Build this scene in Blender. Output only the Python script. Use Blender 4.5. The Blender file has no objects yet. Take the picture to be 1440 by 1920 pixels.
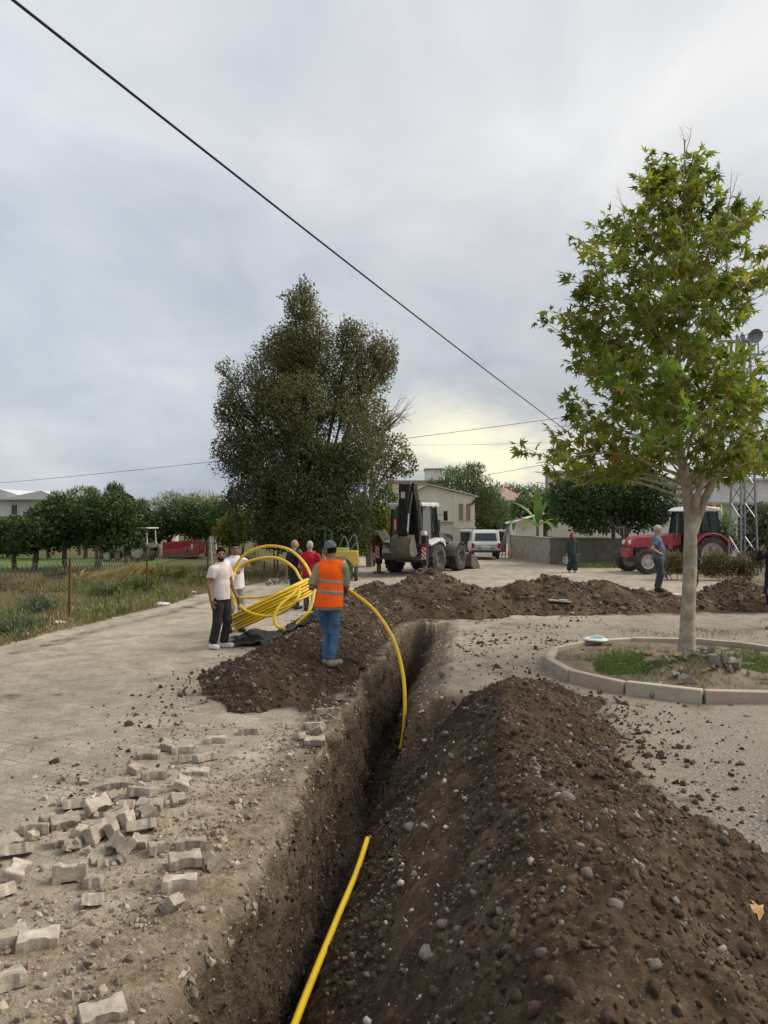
import bpy, bmesh, math, random
import numpy as np
from mathutils import Vector, Matrix
random.seed(7); RNG = np.random.default_rng(7)
S = bpy.context.scene; COL = S.collection
R = math.radians; PI = math.pi
F, HC, CX, HY = 1443.0, 2.35, 720.0, 970.0

# ---------------------------------------------------------------- camera
cam = bpy.data.cameras.new('camera'); cam.sensor_fit = 'VERTICAL'
cam.angle = 2*math.atan(960/F); cam.shift_y = 10/1920; cam.clip_end = 6000; cam.clip_start = .05
camo = bpy.data.objects.new('camera', cam); COL.objects.link(camo)
camo.location = (0, 0, HC); camo.rotation_euler = (R(90), 0, 0); S.camera = camo

# ---------------------------------------------------------------- sky and sun
SUN_EL, SUN_AZ = R(44), R(78)           # azimuth clockwise from +y (ahead): high on the right
w = bpy.data.worlds.new('World'); S.world = w; w.use_nodes = True
nt = w.node_tree; nt.nodes.clear()
def N(t, kind, **kw):
    n = t.nodes.new(kind)
    for k, v in kw.items():
        if k == 'inp':
            for a, b in v.items(): n.inputs[a].default_value = b
        else: setattr(n, k, v)
    return n
def ramp(t, fac, stops, interp='LINEAR'):
    r = N(t, 'ShaderNodeValToRGB'); r.color_ramp.interpolation = interp
    e = r.color_ramp.elements
    while len(e) < len(stops): e.new(.5)
    for i, (p, c) in enumerate(stops):
        e[i].position = p; e[i].color = (*c, 1) if len(c) == 3 else c
    if fac is not None: t.links.new(fac, r.inputs[0])
    return r.outputs[0]
def mixc(t, fac, a, b, mode='MIX'):
    m = N(t, 'ShaderNodeMix', data_type='RGBA', blend_type=mode)
    for sock, v in ((m.inputs['Factor'], fac), (m.inputs['A'], a), (m.inputs['B'], b)):
        pass
    ins = [m.inputs[0], m.inputs[6], m.inputs[7]]
    for s_, v in zip(ins, (fac, a, b)):
        if hasattr(v, 'links'): t.links.new(v, s_)
        elif isinstance(v, (int, float)): s_.default_value = v
        else: s_.default_value = (*v, 1)
    return m.outputs[2]
def math_(t, op, a, b=None, clamp=False):
    m = N(t, 'ShaderNodeMath', operation=op, use_clamp=clamp)
    for s_, v in zip(m.inputs, (a, b)):
        if v is None: continue
        if hasattr(v, 'links'): t.links.new(v, s_)
        else: s_.default_value = v
    return m.outputs[0]
def vmath(t, op, a, b=None):
    m = N(t, 'ShaderNodeVectorMath', operation=op)
    for s_, v in zip(m.inputs, (a, b)):
        if v is None: continue
        if hasattr(v, 'links'): t.links.new(v, s_)
        else: s_.default_value = v
    return m
tc = N(nt, 'ShaderNodeTexCoord').outputs['Generated']
sep = N(nt, 'ShaderNodeSeparateXYZ'); nt.links.new(tc, sep.inputs[0])
zc = math_(nt, 'ADD', math_(nt, 'MAXIMUM', sep.outputs[2], 0.0), .30)
inv = math_(nt, 'DIVIDE', 1.0, zc)
sc_ = vmath(nt, 'SCALE', tc); nt.links.new(inv, sc_.inputs['Scale'])
pl = vmath(nt, 'MULTIPLY', sc_.outputs[0], (1, .8, .25)).outputs[0]
def wnoise(scale, detail, rough, dist=0.0, off=(0, 0, 0)):
    v = vmath(nt, 'ADD', pl, off).outputs[0]
    n = N(nt, 'ShaderNodeTexNoise', inp={'Scale': scale, 'Detail': detail, 'Roughness': rough, 'Distortion': dist})
    nt.links.new(v, n.inputs['Vector']); return n.outputs['Fac']
big = wnoise(.85, 4, .5, .4, (3.1, 1.7, 0))
fine = wnoise(2.6, 7, .55, .35, (8.3, 0.4, 2))
cl = math_(nt, 'ADD', math_(nt, 'MULTIPLY', big, .62), math_(nt, 'MULTIPLY', fine, .38))
cloud = ramp(nt, cl, [(.38, (.335, .36, .395)), (.47, (.43, .445, .465)), (.55, (.505, .51, .515)), (.66, (.61, .605, .595))])
# whiter towards the hidden sun, bluer away from it
sd = Vector((math.sin(SUN_AZ)*math.cos(SUN_EL), math.cos(SUN_AZ)*math.cos(SUN_EL), math.sin(SUN_EL)))
dsun = N(nt, 'ShaderNodeVectorMath', operation='DOT_PRODUCT'); nt.links.new(tc, dsun.inputs[0]); dsun.inputs[1].default_value = sd
near = math_(nt, 'MULTIPLY', math_(nt, 'ADD', dsun.outputs['Value'], 1.0), .5)
tint = ramp(nt, near, [(.50, (.84, .90, .98)), (.72, (.96, .97, .985)), (.90, (1.14, 1.115, 1.08))])
cloud = mixc(nt, 1.0, cloud, tint, 'MULTIPLY')
ov = vmath(nt, 'SCALE', cloud); nt.links.new(math_(nt, 'ADD', math_(nt, 'MULTIPLY', math_(nt, 'MAXIMUM', sep.outputs[2], 0.0), .45), .86), ov.inputs['Scale']); cloud = ov.outputs[0]     # overcast skies brighten evenly towards the zenith
# warm break in the cloud low over the street
yd = math_(nt, 'MAXIMUM', sep.outputs[1], .05)
gx_ = math_(nt, 'DIVIDE', math_(nt, 'SUBTRACT', math_(nt, 'DIVIDE', sep.outputs[0], yd), .125), .115)
gz_ = math_(nt, 'DIVIDE', math_(nt, 'SUBTRACT', math_(nt, 'DIVIDE', sep.outputs[2], yd), .085), .062)
gsum = math_(nt, 'ADD', math_(nt, 'MULTIPLY', gx_, gx_), math_(nt, 'MULTIPLY', gz_, gz_))
glow = math_(nt, 'MULTIPLY', math_(nt, 'EXPONENT', math_(nt, 'MULTIPLY', gsum, -1.0)), math_(nt, 'GREATER_THAN', sep.outputs[1], 0.0))
gl2 = math_(nt, 'MULTIPLY', glow, ramp(nt, fine, [(.38, (.25, .25, .25)), (.60, (1, 1, 1))]))
cloud = mixc(nt, math_(nt, 'MULTIPLY', gl2, .85), cloud, (.92, .83, .55))
sky = N(nt, 'ShaderNodeTexSky', sky_type='NISHITA', sun_disc=False, sun_elevation=SUN_EL, sun_rotation=SUN_AZ, air_density=1.2, dust_density=2.5)
skys = vmath(nt, 'SCALE', sky.outputs[0]); skys.inputs['Scale'].default_value = .09
full = mixc(nt, .93, skys.outputs[0], cloud)
bg = N(nt, 'ShaderNodeBackground'); bg.inputs[1].default_value = 1.0
nt.links.new(full, bg.inputs[0])
wo = N(nt, 'ShaderNodeOutputWorld'); nt.links.new(bg.outputs[0], wo.inputs[0])
sun = bpy.data.lights.new('sun', 'SUN'); sun.energy = 2.3; sun.angle = R(34); sun.color = (1, .93, .83)
suno = bpy.data.objects.new('sun', sun); COL.objects.link(suno); suno.location = (8, 5, 30)
suno.rotation_euler = (-sd).to_track_quat('-Z', 'Y').to_euler()
S.view_settings.view_transform = 'Standard'; S.view_settings.look = 'None'
S.view_settings.exposure = 0.60; S.view_settings.gamma = 1

# ---------------------------------------------------------------- helpers
def at(px, py, d): return Vector(((px-CX)*d/F, d, HC-(py-HY)*d/F))
def gnd(px, py, z=0.0):
    d = (HC-z)*F/(py-HY); return at(px, py, d)

def hash3(i, j, k, s):
    h = (i*374761393 + j*668265263 + k*2147483647 + s*974711) & 0xFFFFFFFF
    h = ((h ^ (h >> 13))*1274126177) & 0xFFFFFFFF
    h = ((h ^ (h >> 16))*2246822519) & 0xFFFFFFFF
    return ((h ^ (h >> 15)) & 0xFFFFFF)/float(0xFFFFFF)
def vnoise(x, y, z=0.0, s=0):
    x = np.asarray(x, float); y = np.asarray(y, float); z = np.broadcast_to(np.asarray(z, float), np.broadcast(x, y).shape)
    xi = np.floor(x).astype(np.int64); yi = np.floor(y).astype(np.int64); zi = np.floor(z).astype(np.int64)
    fx, fy, fz = x-xi, y-yi, z-zi
    fx = fx*fx*(3-2*fx); fy = fy*fy*(3-2*fy); fz = fz*fz*(3-2*fz)
    o = 0
    for a in (0, 1):
        for b in (0, 1):
            for c in (0, 1):
                o = o + hash3(xi+a, yi+b, zi+c, s)*np.abs(1-a-fx)*np.abs(1-b-fy)*np.abs(1-c-fz)
    return o*2-1
def fbm(x, y, z=0.0, s=0, oct=4, gain=.5):
    o = 0; a = 1.0; f = 1.0; t = 0
    for k in range(oct):
        o = o + a*vnoise(np.asarray(x)*f, np.asarray(y)*f, np.asarray(z)*f, s+k*17); t += a; a *= gain; f *= 2.03
    return o/t
def smin(a, b, k):
    h = np.clip(.5+.5*(b-a)/k, 0, 1); return b*(1-h)+a*h-k*h*(1-h)
def sstep(a, b, x):
    t = np.clip((x-a)/(b-a), 0, 1); return t*t*(3-2*t)

def np_mesh(name, V, faces, smooth=True):
    """faces: an (n,3)/(n,4) int array or a list of such arrays"""
    if not isinstance(faces, list): faces = [faces]
    me = bpy.data.meshes.new(name); V = np.asarray(V, np.float32)
    me.vertices.add(len(V)); me.vertices.foreach_set('co', V.ravel())
    li = np.concatenate([f.ravel() for f in faces]).astype(np.int32)
    tot = np.concatenate([np.full(len(f), f.shape[1]) for f in faces]).astype(np.int32)
    st = np.concatenate([[0], np.cumsum(tot)[:-1]]).astype(np.int32)
    me.loops.add(len(li)); me.loops.foreach_set('vertex_index', li)
    me.polygons.add(len(tot)); me.polygons.foreach_set('loop_start', st); me.polygons.foreach_set('loop_total', tot)
    me.polygons.foreach_set('use_smooth', np.full(len(tot), smooth))
    me.update(calc_edges=True); return me
def link(name, me, mat=None, parent=None, loc=None, rot=None):
    o = bpy.data.objects.new(name, me); COL.objects.link(o)
    if mat is not None and len(me.materials) == 0: me.materials.append(mat)
    if parent is not None: o.parent = parent
    if loc is not None: o.location = loc
    if rot is not None: o.rotation_euler = rot
    return o
def tag(o, label=None, cat=None, group=None, kind=None):
    if label: o['label'] = label
    if cat: o['category'] = cat
    if group: o['group'] = group
    if kind: o['kind'] = kind
    return o
def thing(name, label, cat, loc=(0, 0, 0), rotz=0.0, group=None):
    o = bpy.data.objects.new(name, None); COL.objects.link(o); o.empty_display_size = .2
    o.location = loc; o.rotation_euler = (0, 0, rotz)
    return tag(o, label, cat, group)
def copy_tree(o, parent=None):
    c = o.copy(); COL.objects.link(c); c.parent = parent
    for ch in list(o.children): copy_tree(ch, c)
    return c
def attr(me, name, vals):
    a = me.attributes.new(name, 'FLOAT', 'POINT'); a.data.foreach_set('value', np.asarray(vals, np.float32))

class MB:
    def __init__(s): s.v = []; s.f = []
    def add(s, vs, fs):
        n = len(s.v); s.v += [tuple(v) for v in vs]; s.f += [tuple(i+n for i in f) for f in fs]; return s
    def box(s, c, d, rot=None):
        c = Vector(c); M = rot if rot is not None else Matrix.Identity(3)
        vs = [c + M @ Vector((sx*d[0]/2, sy*d[1]/2, sz*d[2]/2)) for sz in (-1, 1) for sx, sy in ((-1, -1), (1, -1), (1, 1), (-1, 1))]
        return s.add(vs, [(3, 2, 1, 0), (4, 5, 6, 7), (0, 1, 5, 4), (1, 2, 6, 5), (2, 3, 7, 6), (3, 0, 4, 7)])
    def b2(s, lo, hi):
        return s.box([(a+b)/2 for a, b in zip(lo, hi)], [b-a for a, b in zip(lo, hi)])
    def beam(s, p0, p1, wd, ht, up=(0, 0, 1)):
        p0, p1 = Vector(p0), Vector(p1); d = (p1-p0).normalized(); u = Vector(up)
        if abs(d.dot(u)) > .98: u = Vector((0, 1, 0))
        x = d.cross(u).normalized(); z = x.cross(d)
        M = Matrix((x, d, z)).transposed()
        return s.box((p0+p1)/2, (wd, (p1-p0).length, ht), M)
    def cyl(s, p0, p1, r0, r1=None, n=16, caps=True):
        p0, p1 = Vector(p0), Vector(p1); r1 = r0 if r1 is None else r1
        d = (p1-p0).normalized(); u = Vector((0, 0, 1)) if abs(d.z) < .95 else Vector((1, 0, 0))
        x = d.cross(u).normalized(); y = d.cross(x)
        vs = []
        for p, r in ((p0, r0), (p1, r1)):
            for i in range(n):
                a = 2*PI*i/n; vs.append(p + x*(r*math.cos(a)) + y*(r*math.sin(a)))
        fs = [((i+1) % n, i, n+i, n+(i+1) % n) for i in range(n)]
        if caps: fs += [tuple(range(n)), tuple(range(2*n-1, n-1, -1))]
        return s.add(vs, fs)
    def tube(s, pts, r, n=8, caps=True):
        pts = [Vector(p) for p in pts]; m = len(pts)
        rs = r if hasattr(r, '__len__') else [r]*m
        d0 = (pts[1]-pts[0]).normalized(); u = Vector((0, 0, 1)) if abs(d0.z) < .9 else Vector((1, 0, 0))
        x = d0.cross(u).normalized(); vs = []
        for i, p in enumerate(pts):
            d = (pts[min(i+1, m-1)]-pts[max(i-1, 0)]).normalized()
            x = (x - d*x.dot(d)); x = x.normalized() if x.length > 1e-6 else d.orthogonal().normalized()
            y = d.cross(x)
            for k in range(n):
                a = 2*PI*k/n; vs.append(p + x*(rs[i]*math.cos(a)) + y*(rs[i]*math.sin(a)))
        fs = [(i*n+k, i*n+(k+1) % n, (i+1)*n+(k+1) % n, (i+1)*n+k) for i in range(m-1) for k in range(n)]
        if caps: fs += [tuple(range(n-1, -1, -1)), tuple(range((m-1)*n, m*n))]
        return s.add(vs, fs)
    def prism(s, poly, lo, hi, axis='x'):
        n = len(poly); vs = []
        for h in (lo, hi):
            for a, b in poly:
                vs.append({'x': (h, a, b), 'y': (a, h, b), 'z': (a, b, h)}[axis])
        fs = [(i, (i+1) % n, n+(i+1) % n, n+i) for i in range(n)] + [tuple(range(n-1, -1, -1)), tuple(range(n, 2*n))]
        return s.add(vs, fs)
    def lathe(s, prof, c, axis=(1, 0, 0), n=24):
        """prof: (radius, offset along axis)"""
        c = Vector(c); d = Vector(axis).normalized(); u = Vector((0, 0, 1)) if abs(d.z) < .95 else Vector((1, 0, 0))
        x = d.cross(u).normalized(); y = d.cross(x); m = len(prof); vs = []
        for r, h in prof:
            for i in range(n):
                a = 2*PI*i/n; vs.append(c + d*h + x*(r*math.cos(a)) + y*(r*math.sin(a)))
        fs = [(j*n+i, j*n+(i+1) % n, (j+1)*n+(i+1) % n, (j+1)*n+i) for j in range(m-1) for i in range(n)]
        return s.add(vs, fs)
    def build(s, name, mat, parent=None, smooth=True, bevel=0.0, loc=None, rot=None, ang=35):
        me = bpy.data.meshes.new(name); me.from_pydata(s.v, [], s.f); me.update()
        bm = bmesh.new(); bm.from_mesh(me); bmesh.ops.recalc_face_normals(bm, faces=bm.faces); bm.to_mesh(me); bm.free()
        if smooth:
            for p in me.polygons: p.use_smooth = True
            me.set_sharp_from_angle(angle=R(ang))
        o = link(name, me, mat, parent, loc, rot)
        if bevel:
            m = o.modifiers.new('bevel', 'BEVEL'); m.width = bevel; m.segments = 2; m.limit_method = 'ANGLE'; m.angle_limit = R(40)
        return o

def spline(pts, n=12):
    """Catmull-Rom through 3D points"""
    P = [Vector(p) for p in pts]; P = [P[0]*2-P[1]] + P + [P[-1]*2-P[-2]]; out = []
    for i in range(1, len(P)-2):
        for k in range(n):
            t = k/n; a, b, c, d = P[i-1], P[i], P[i+1], P[i+2]
            out.append(.5*((2*b)+(c-a)*t+(2*a-5*b+4*c-d)*t*t+(3*b-a-3*c+d)*t**3))
    out.append(P[-2]); return out

# ---------------------------------------------------------------- materials
MATS = {}
def mat(name, c1, c2=None, scale=6.0, rough=.8, bump=0.0, bscale=30.0, metal=0.0, spec=.3, rnd=0.0,
        dust=None, trans=0.0, isl=0.0, coat=0.0, glass=False, alpha=1.0, detail=6.0):
    if name in MATS: return MATS[name]
    m = bpy.data.materials.new(name); m.use_nodes = True; t = m.node_tree
    b = t.nodes['Principled BSDF']; out = t.nodes['Material Output']
    b.inputs['Roughness'].default_value = rough; b.inputs['Metallic'].default_value = metal
    b.inputs['Specular IOR Level'].default_value = spec
    co = N(t, 'ShaderNodeTexCoord').outputs['Object']
    vec = co
    if rnd:
        oi = N(t, 'ShaderNodeObjectInfo').outputs['Random']
        off = vmath(t, 'SCALE', (13.1, 7.7, 5.3)); t.links.new(math_(t, 'MULTIPLY', oi, 9.0), off.inputs['Scale'])
        vec = vmath(t, 'ADD', co, off.outputs[0]).outputs[0]
    col = None
    if c2 is not None:
        n = N(t, 'ShaderNodeTexNoise', inp={'Scale': scale, 'Detail': detail, 'Roughness': .6}); t.links.new(vec, n.inputs['Vector'])
        col = ramp(t, n.outputs['Fac'], [(.36, c1), (.64, c2)])
    else:
        rg = N(t, 'ShaderNodeRGB'); rg.outputs[0].default_value = (*c1, 1); col = rg.outputs[0]
    if isl:
        g = N(t, 'ShaderNodeNewGeometry').outputs['Random Per Island']
        h = N(t, 'ShaderNodeHueSaturation'); t.links.new(col, h.inputs['Color'])
        t.links.new(math_(t, 'ADD', math_(t, 'MULTIPLY', g, isl*1.6), 1-isl*.8), h.inputs['Value'])
        g2 = math_(t, 'FRACT', math_(t, 'MULTIPLY', g, 17.31))
        t.links.new(math_(t, 'ADD', math_(t, 'MULTIPLY', g2, -.07*min(isl*2, 1)), .5+.025), h.inputs['Hue']); col = h.outputs[0]
    if rnd:
        h = N(t, 'ShaderNodeHueSaturation'); t.links.new(col, h.inputs['Color'])
        t.links.new(math_(t, 'ADD', math_(t, 'MULTIPLY', oi, rnd*2), 1-rnd), h.inputs['Value']); col = h.outputs[0]
    if dust is not None:                      # (colour, amount) : settled on upward faces and in patches
        dc, da = dust
        n2 = N(t, 'ShaderNodeTexNoise', inp={'Scale': 3.5, 'Detail': 8.0, 'Roughness': .7}); t.links.new(vec, n2.inputs['Vector'])
        k = ramp(t, n2.outputs['Fac'], [(.40, (0, 0, 0)), (.68, (1, 1, 1))])
        col = mixc(t, math_(t, 'MULTIPLY', k, da), col, dc)
    t.links.new(col, b.inputs['Base Color'])
    if bump:
        n3 = N(t, 'ShaderNodeTexNoise', inp={'Scale': bscale, 'Detail': 5.0, 'Roughness': .65}); t.links.new(vec, n3.inputs['Vector'])
        bp = N(t, 'ShaderNodeBump', inp={'Strength': bump, 'Distance': .02}); t.links.new(n3.outputs['Fac'], bp.inputs['Height'])
        t.links.new(bp.outputs[0], b.inputs['Normal'])
    if coat: b.inputs['Coat Weight'].default_value = coat
    if trans:
        tr = N(t, 'ShaderNodeBsdfTranslucent'); t.links.new(col, tr.inputs[0])
        mx = N(t, 'ShaderNodeMixShader'); mx.inputs[0].default_value = trans
        t.links.new(b.outputs[0], mx.inputs[1]); t.links.new(tr.outputs[0], mx.inputs[2]); t.links.new(mx.outputs[0], out.inputs[0])
    if glass:
        tb = N(t, 'ShaderNodeBsdfTransparent'); tb.inputs[0].default_value = (.55, .62, .6, 1)
        mx = N(t, 'ShaderNodeMixShader'); mx.inputs[0].default_value = alpha
        t.links.new(tb.outputs[0], mx.inputs[1]); t.links.new(b.outputs[0], mx.inputs[2]); t.links.new(mx.outputs[0], out.inputs[0])
    MATS[name] = m; return m

SOIL1, SOIL2 = (.030, .020, .0135), (.078, .055, .038)
# ================================================================ ground, trench, soil heaps
def xl(y): return -1.81+.128*np.clip(y, -6, 26)          # left rim of the trench
def grid_faces(nr, nc):
    i = np.arange(nr-1)[:, None]*nc + np.arange(nc-1)[None, :]
    return np.stack([i, i+1, i+nc+1, i+nc], -1).reshape(-1, 4)
def base_z(x, y):
    """gentle unevenness of the trodden ground"""
    near = 1-sstep(25, 60, np.abs(y))
    z = .035*fbm(x*.5, y*.5, 0, 3, 3)*near + .014*fbm(x*2.6, y*2.6, 0, 5, 3)*near
    u = x-xl(y)
    rimL = np.exp(-((u+.25)/.35)**2)*sstep(19, 16, y)
    z = z + rimL*(.03*fbm(x*5, y*5, 0, 9, 3))
    return z

# ---- soil heaps as height functions
def cones(x, y, peaks, slope, k=.12):
    z = -9.0
    for px, py, h in peaks:
        d = np.hypot(x-px, y-py); z = -smin(-z, -(h-slope*(np.sqrt(d*d+.06)-.24)), k)
    return z
def rough_soil(x, y, a=1.0, s=50):
    r = .075*fbm(x*1.9, y*1.9, 0, s, 3) + .050*(fbm(x*5, y*5, 0, s+5, 3)) + .042*np.abs(fbm(x*12, y*12, 0, s+9, 3)) + .018*fbm(x*27, y*27, 0, s+13, 2)
    return r*a
def h_right(x, y):
    u = x-(xl(y)+.66); wob = fbm(y*.55, y*0, 0, 77, 3)
    ur = 1.72+.30*wob-.25*sstep(6, 8, y); Hr = .57-.10*sstep(6.8, 8.6, y)+.06*np.sin(y*1.55+.6)+.12*fbm(x*.9+3, y*.9, 0, 81, 2)
    Hr = Hr*(1-.28*np.exp(-((y-6.5)/.7)**2))
    zl_ = -.98+1.02*u+.10*fbm(x*1.2, y*1.2, 0, 83, 3)
    zr_ = Hr+.12-(u-ur)*(.52+.06*fbm(y*.8, y*0, 0, 85, 2))
    z = smin(smin(zl_, zr_, .25), Hr, .14)+.11*fbm(x*1.2, y*1.2, 0, 89, 2)
    z = smin(z, (10.0+.25*fbm(x*1.2, x*0, 0, 87, 2)-y)*.75, .14)
    return z + rough_soil(x, y)*np.where(y < 30, 1, 1)
def h_left(x, y):
    u = x-(xl(y)-1.02)
    H = np.interp(y, [8.6, 9.2, 10.4, 11.5, 12.6, 14, 15.5, 16.8, 18, 19, 19.8], [-.35, 0.02, .42, .60, .42, .50, .60, .62, .5, .25, -.2])
    sl = np.where(u < 0, .52, .62)
    z = H-sl*(np.sqrt(u*u+.05)-.2)
    return z+rough_soil(x, y, 1, 150)*sstep(-.2, .15, z)
PK1 = [(-.2, 20.2, .62), (1.15, 19.7, 1.0), (.4, 18.9, .55), (2.1, 19.2, .62), (2.9, 19.8, .55), (3.6, 19.9, .72), (4.4, 20.2, .86), (5.1, 20.0, .66), (5.75, 20.2, .74), (6.5, 20.0, .5), (7.3, 20.3, .44), (8.2, 20.2, .36)]
PK2 = [(8.9, 20.4, .45), (9.5, 20.6, .72), (10.4, 20.4, .6), (11.4, 20.5, .66), (12.4, 20.3, .4)]
def h_far(x, y): return cones(x, y, PK1, .56)+rough_soil(x, y, 1.15, 250)-.02
def h_far2(x, y): return cones(x, y, PK2, .56)+rough_soil(x, y, 1.1, 350)-.02
def surf(x, y, fs=(h_right, h_left, h_far, h_far2)):
    x = np.asarray(x, float); y = np.asarray(y, float); z = base_z(x, y)
    for f in fs: z = np.maximum(z, f(x, y))
    return z
def carve(X, Y, Z):
    """the bank under the near heap has slumped into the trench"""
    rise = (Y-9.55+.35*fbm(X*2, Y*2, 0, 71, 3))*1.5-1.0
    return np.where((Y > -6) & (Y < 11.5) & (X-xl(Y) > .52) & (X-xl(Y) < 3.0), np.minimum(Z, np.maximum(h_right(X, Y)-.06, rise)), Z)

def ground_mat(name, trench=False):
    m = bpy.data.materials.new(name); m.use_nodes = True; t = m.node_tree; b = t.nodes['Principled BSDF']
    b.inputs['Roughness'].default_value = .95; b.inputs['Specular IOR Level'].default_value = .08
    co = N(t, 'ShaderNodeTexCoord').outputs['Object']
    def nz(scale, detail=6, rough=.6, vec=None, dist=0.0):
        n = N(t, 'ShaderNodeTexNoise', inp={'Scale': scale, 'Detail': detail, 'Roughness': rough, 'Distortion': dist})
        t.links.new(vec or co, n.inputs['Vector']); return n.outputs['Fac']
    def at_(n): return N(t, 'ShaderNodeAttribute', attribute_name=n).outputs['Fac']
    big, mid, fine, grit = nz(.35, 5), nz(2.2, 8, .65, dist=.5), nz(17, 6, .7), nz(75, 3, .7)
    road = ramp(t, mid, [(.30, (.285, .232, .168)), (.50, (.42, .352, .262)), (.68, (.52, .447, .345))])
    road = mixc(t, ramp(t, nz(.9, 6, .65, dist=1.0), [(.50, (0, 0, 0)), (.70, (.55, .55, .55))]), road, (.15, .128, .10))
    road = mixc(t, ramp(t, big, [(.38, (0, 0, 0)), (.58, (.9, .9, .9))]), road, ramp(t, mid, [(.35, (.25, .215, .17)), (.65, (.40, .355, .29))]))
    vor = N(t, 'ShaderNodeTexVoronoi', inp={'Scale': 34.0, 'Randomness': 1.0}); t.links.new(co, vor.inputs['Vector'])
    stone = ramp(t, vor.outputs['Color'], [(.1, (.12, .11, .095)), (.5, (.30, .28, .25)), (.95, (.52, .49, .45))])
    gr = mixc(t, ramp(t, vor.outputs['Distance'], [(.25, (1, 1, 1)), (.5, (0, 0, 0))]), (.16, .14, .115), stone)
    col = mixc(t, math_(t, 'MULTIPLY', at_('gravel'), ramp(t, mid, [(.30, (.15, .15, .15)), (.6, (1, 1, 1))])), road, gr)
    soil = ramp(t, fine, [(.30, SOIL1), (.52, (.060, .043, .030)), (.72, (.115, .086, .062))])
    sm = math_(t, 'ADD', at_('soil'), math_(t, 'MULTIPLY', math_(t, 'SUBTRACT', mid, .5), 1.1))
    col = mixc(t, ramp(t, sm, [(.40, (0, 0, 0)), (.62, (1, 1, 1))]), col, soil)
    sand = ramp(t, mixc(t, .5, fine, nz(4.5, 8, .72)), [(.34, (.10, .072, .046)), (.5, (.235, .178, .118)), (.66, (.40, .325, .235))])
    sa = math_(t, 'ADD', at_('sand'), math_(t, 'MULTIPLY', math_(t, 'SUBTRACT', nz(3.5, 6), .5), 1.2))
    col = mixc(t, ramp(t, sa, [(.38, (0, 0, 0)), (.66, (.9, .9, .9))]), col, sand)
    veg = ramp(t, nz(1.3, 8, .7), [(.32, (.085, .062, .035)), (.5, (.12, .105, .05)), (.66, (.075, .095, .035))])
    va = math_(t, 'ADD', at_('veg'), math_(t, 'MULTIPLY', math_(t, 'SUBTRACT', mid, .5), .5))
    col = mixc(t, ramp(t, va, [(.42, (0, 0, 0)), (.60, (1, 1, 1))]), col, veg)
    if not trench:                        # worn paving showing through the dust on the left
        mp = N(t, 'ShaderNodeMapping'); mp.inputs['Rotation'].default_value = (0, 0, R(24)); t.links.new(co, mp.inputs['Vector'])
        br = N(t, 'ShaderNodeTexBrick', inp={'Scale': 4.6, 'Mortar Size': .045, 'Mortar Smooth': .5, 'Brick Width': 1.0, 'Row Height': .6}); t.links.new(mp.outputs[0], br.inputs['Vector'])
        pv = math_(t, 'MULTIPLY', math_(t, 'MULTIPLY', br.outputs['Fac'], at_('pave')), ramp(t, nz(1.1, 5), [(.40, (.1, .1, .1)), (.56, (1, 1, 1))]))
        col = mixc(t, math_(t, 'MULTIPLY', pv, .55), col, (.12, .105, .085))
    else:
        # strata: pale road base over dark earth; trench shade painted in with depth
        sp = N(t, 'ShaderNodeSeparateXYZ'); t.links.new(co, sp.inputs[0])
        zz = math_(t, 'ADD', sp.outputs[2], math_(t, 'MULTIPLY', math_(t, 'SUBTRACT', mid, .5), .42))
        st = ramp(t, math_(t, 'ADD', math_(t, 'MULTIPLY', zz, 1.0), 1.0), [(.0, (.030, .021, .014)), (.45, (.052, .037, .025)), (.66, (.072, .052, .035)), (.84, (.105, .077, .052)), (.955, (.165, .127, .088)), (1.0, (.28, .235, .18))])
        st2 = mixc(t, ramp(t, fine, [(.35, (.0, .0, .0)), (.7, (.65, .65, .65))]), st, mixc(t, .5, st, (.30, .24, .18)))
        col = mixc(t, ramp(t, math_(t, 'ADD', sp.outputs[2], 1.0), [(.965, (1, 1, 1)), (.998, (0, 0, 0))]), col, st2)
    col = mixc(t, .35, col, mixc(t, 1.0, col, ramp(t, grit, [(.3, (.5, .5, .5)), (.7, (1.5, 1.5, 1.5))]), 'MULTIPLY'))
    t.links.new(col, b.inputs['Base Color'])
    h = math_(t, 'ADD', math_(t, 'MULTIPLY', fine, .8), math_(t, 'ADD', math_(t, 'MULTIPLY', grit, .45), math_(t, 'MULTIPLY', vor.outputs['Distance'], -.35)))
    bp = N(t, 'ShaderNodeBump', inp={'Strength': 1.0, 'Distance': .03}); t.links.new(h, bp.inputs['Height']); t.links.new(bp.outputs[0], b.inputs['Normal'])
    return m

# trench cross-section (offset from the left rim, depth)
_prof = np.array([(-.30, 0), (.02, -.006), (.085, -.028), (.115, -.11), (.15, -.45), (.19, -.85), (.23, -1.20), (.27, -1.36), (.34, -1.40), (.46, -1.38), (.56, -1.22), (.63, -.95), (.68, -.62), (.74, -.36), (.90, -.17), (1.12, -.05), (1.32, 0)])
_sl = np.concatenate([[0], np.cumsum(np.hypot(*np.diff(_prof, axis=0).T))])
_nt = int(_sl[-1]/.034); _tt = np.linspace(0, _sl[-1], _nt)
PU = np.interp(_tt, _sl, _prof[:, 0]); PZ = np.interp(_tt, _sl, _prof[:, 1])
rows = np.concatenate([[-80, -40, -20, -10, -6, -4], np.arange(-3, 2.4, .15), np.arange(2.4, 12, .036), np.arange(12, 20, .06), np.arange(20, 30, .16), np.arange(30, 62, .8), np.geomspace(62, 3000, 26)])
cl_ = np.concatenate([-np.geomspace(3000, 42, 18), np.arange(-40, -14, 1.6), np.arange(-14, -6, .22), np.arange(-6, -.31, .042), [-.30]])
cr_ = np.concatenate([[1.32], np.arange(1.36, 8.5, .05), np.arange(8.6, 16, .25), np.arange(16, 42, 1.7), np.geomspace(42, 3000, 18)])
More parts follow.
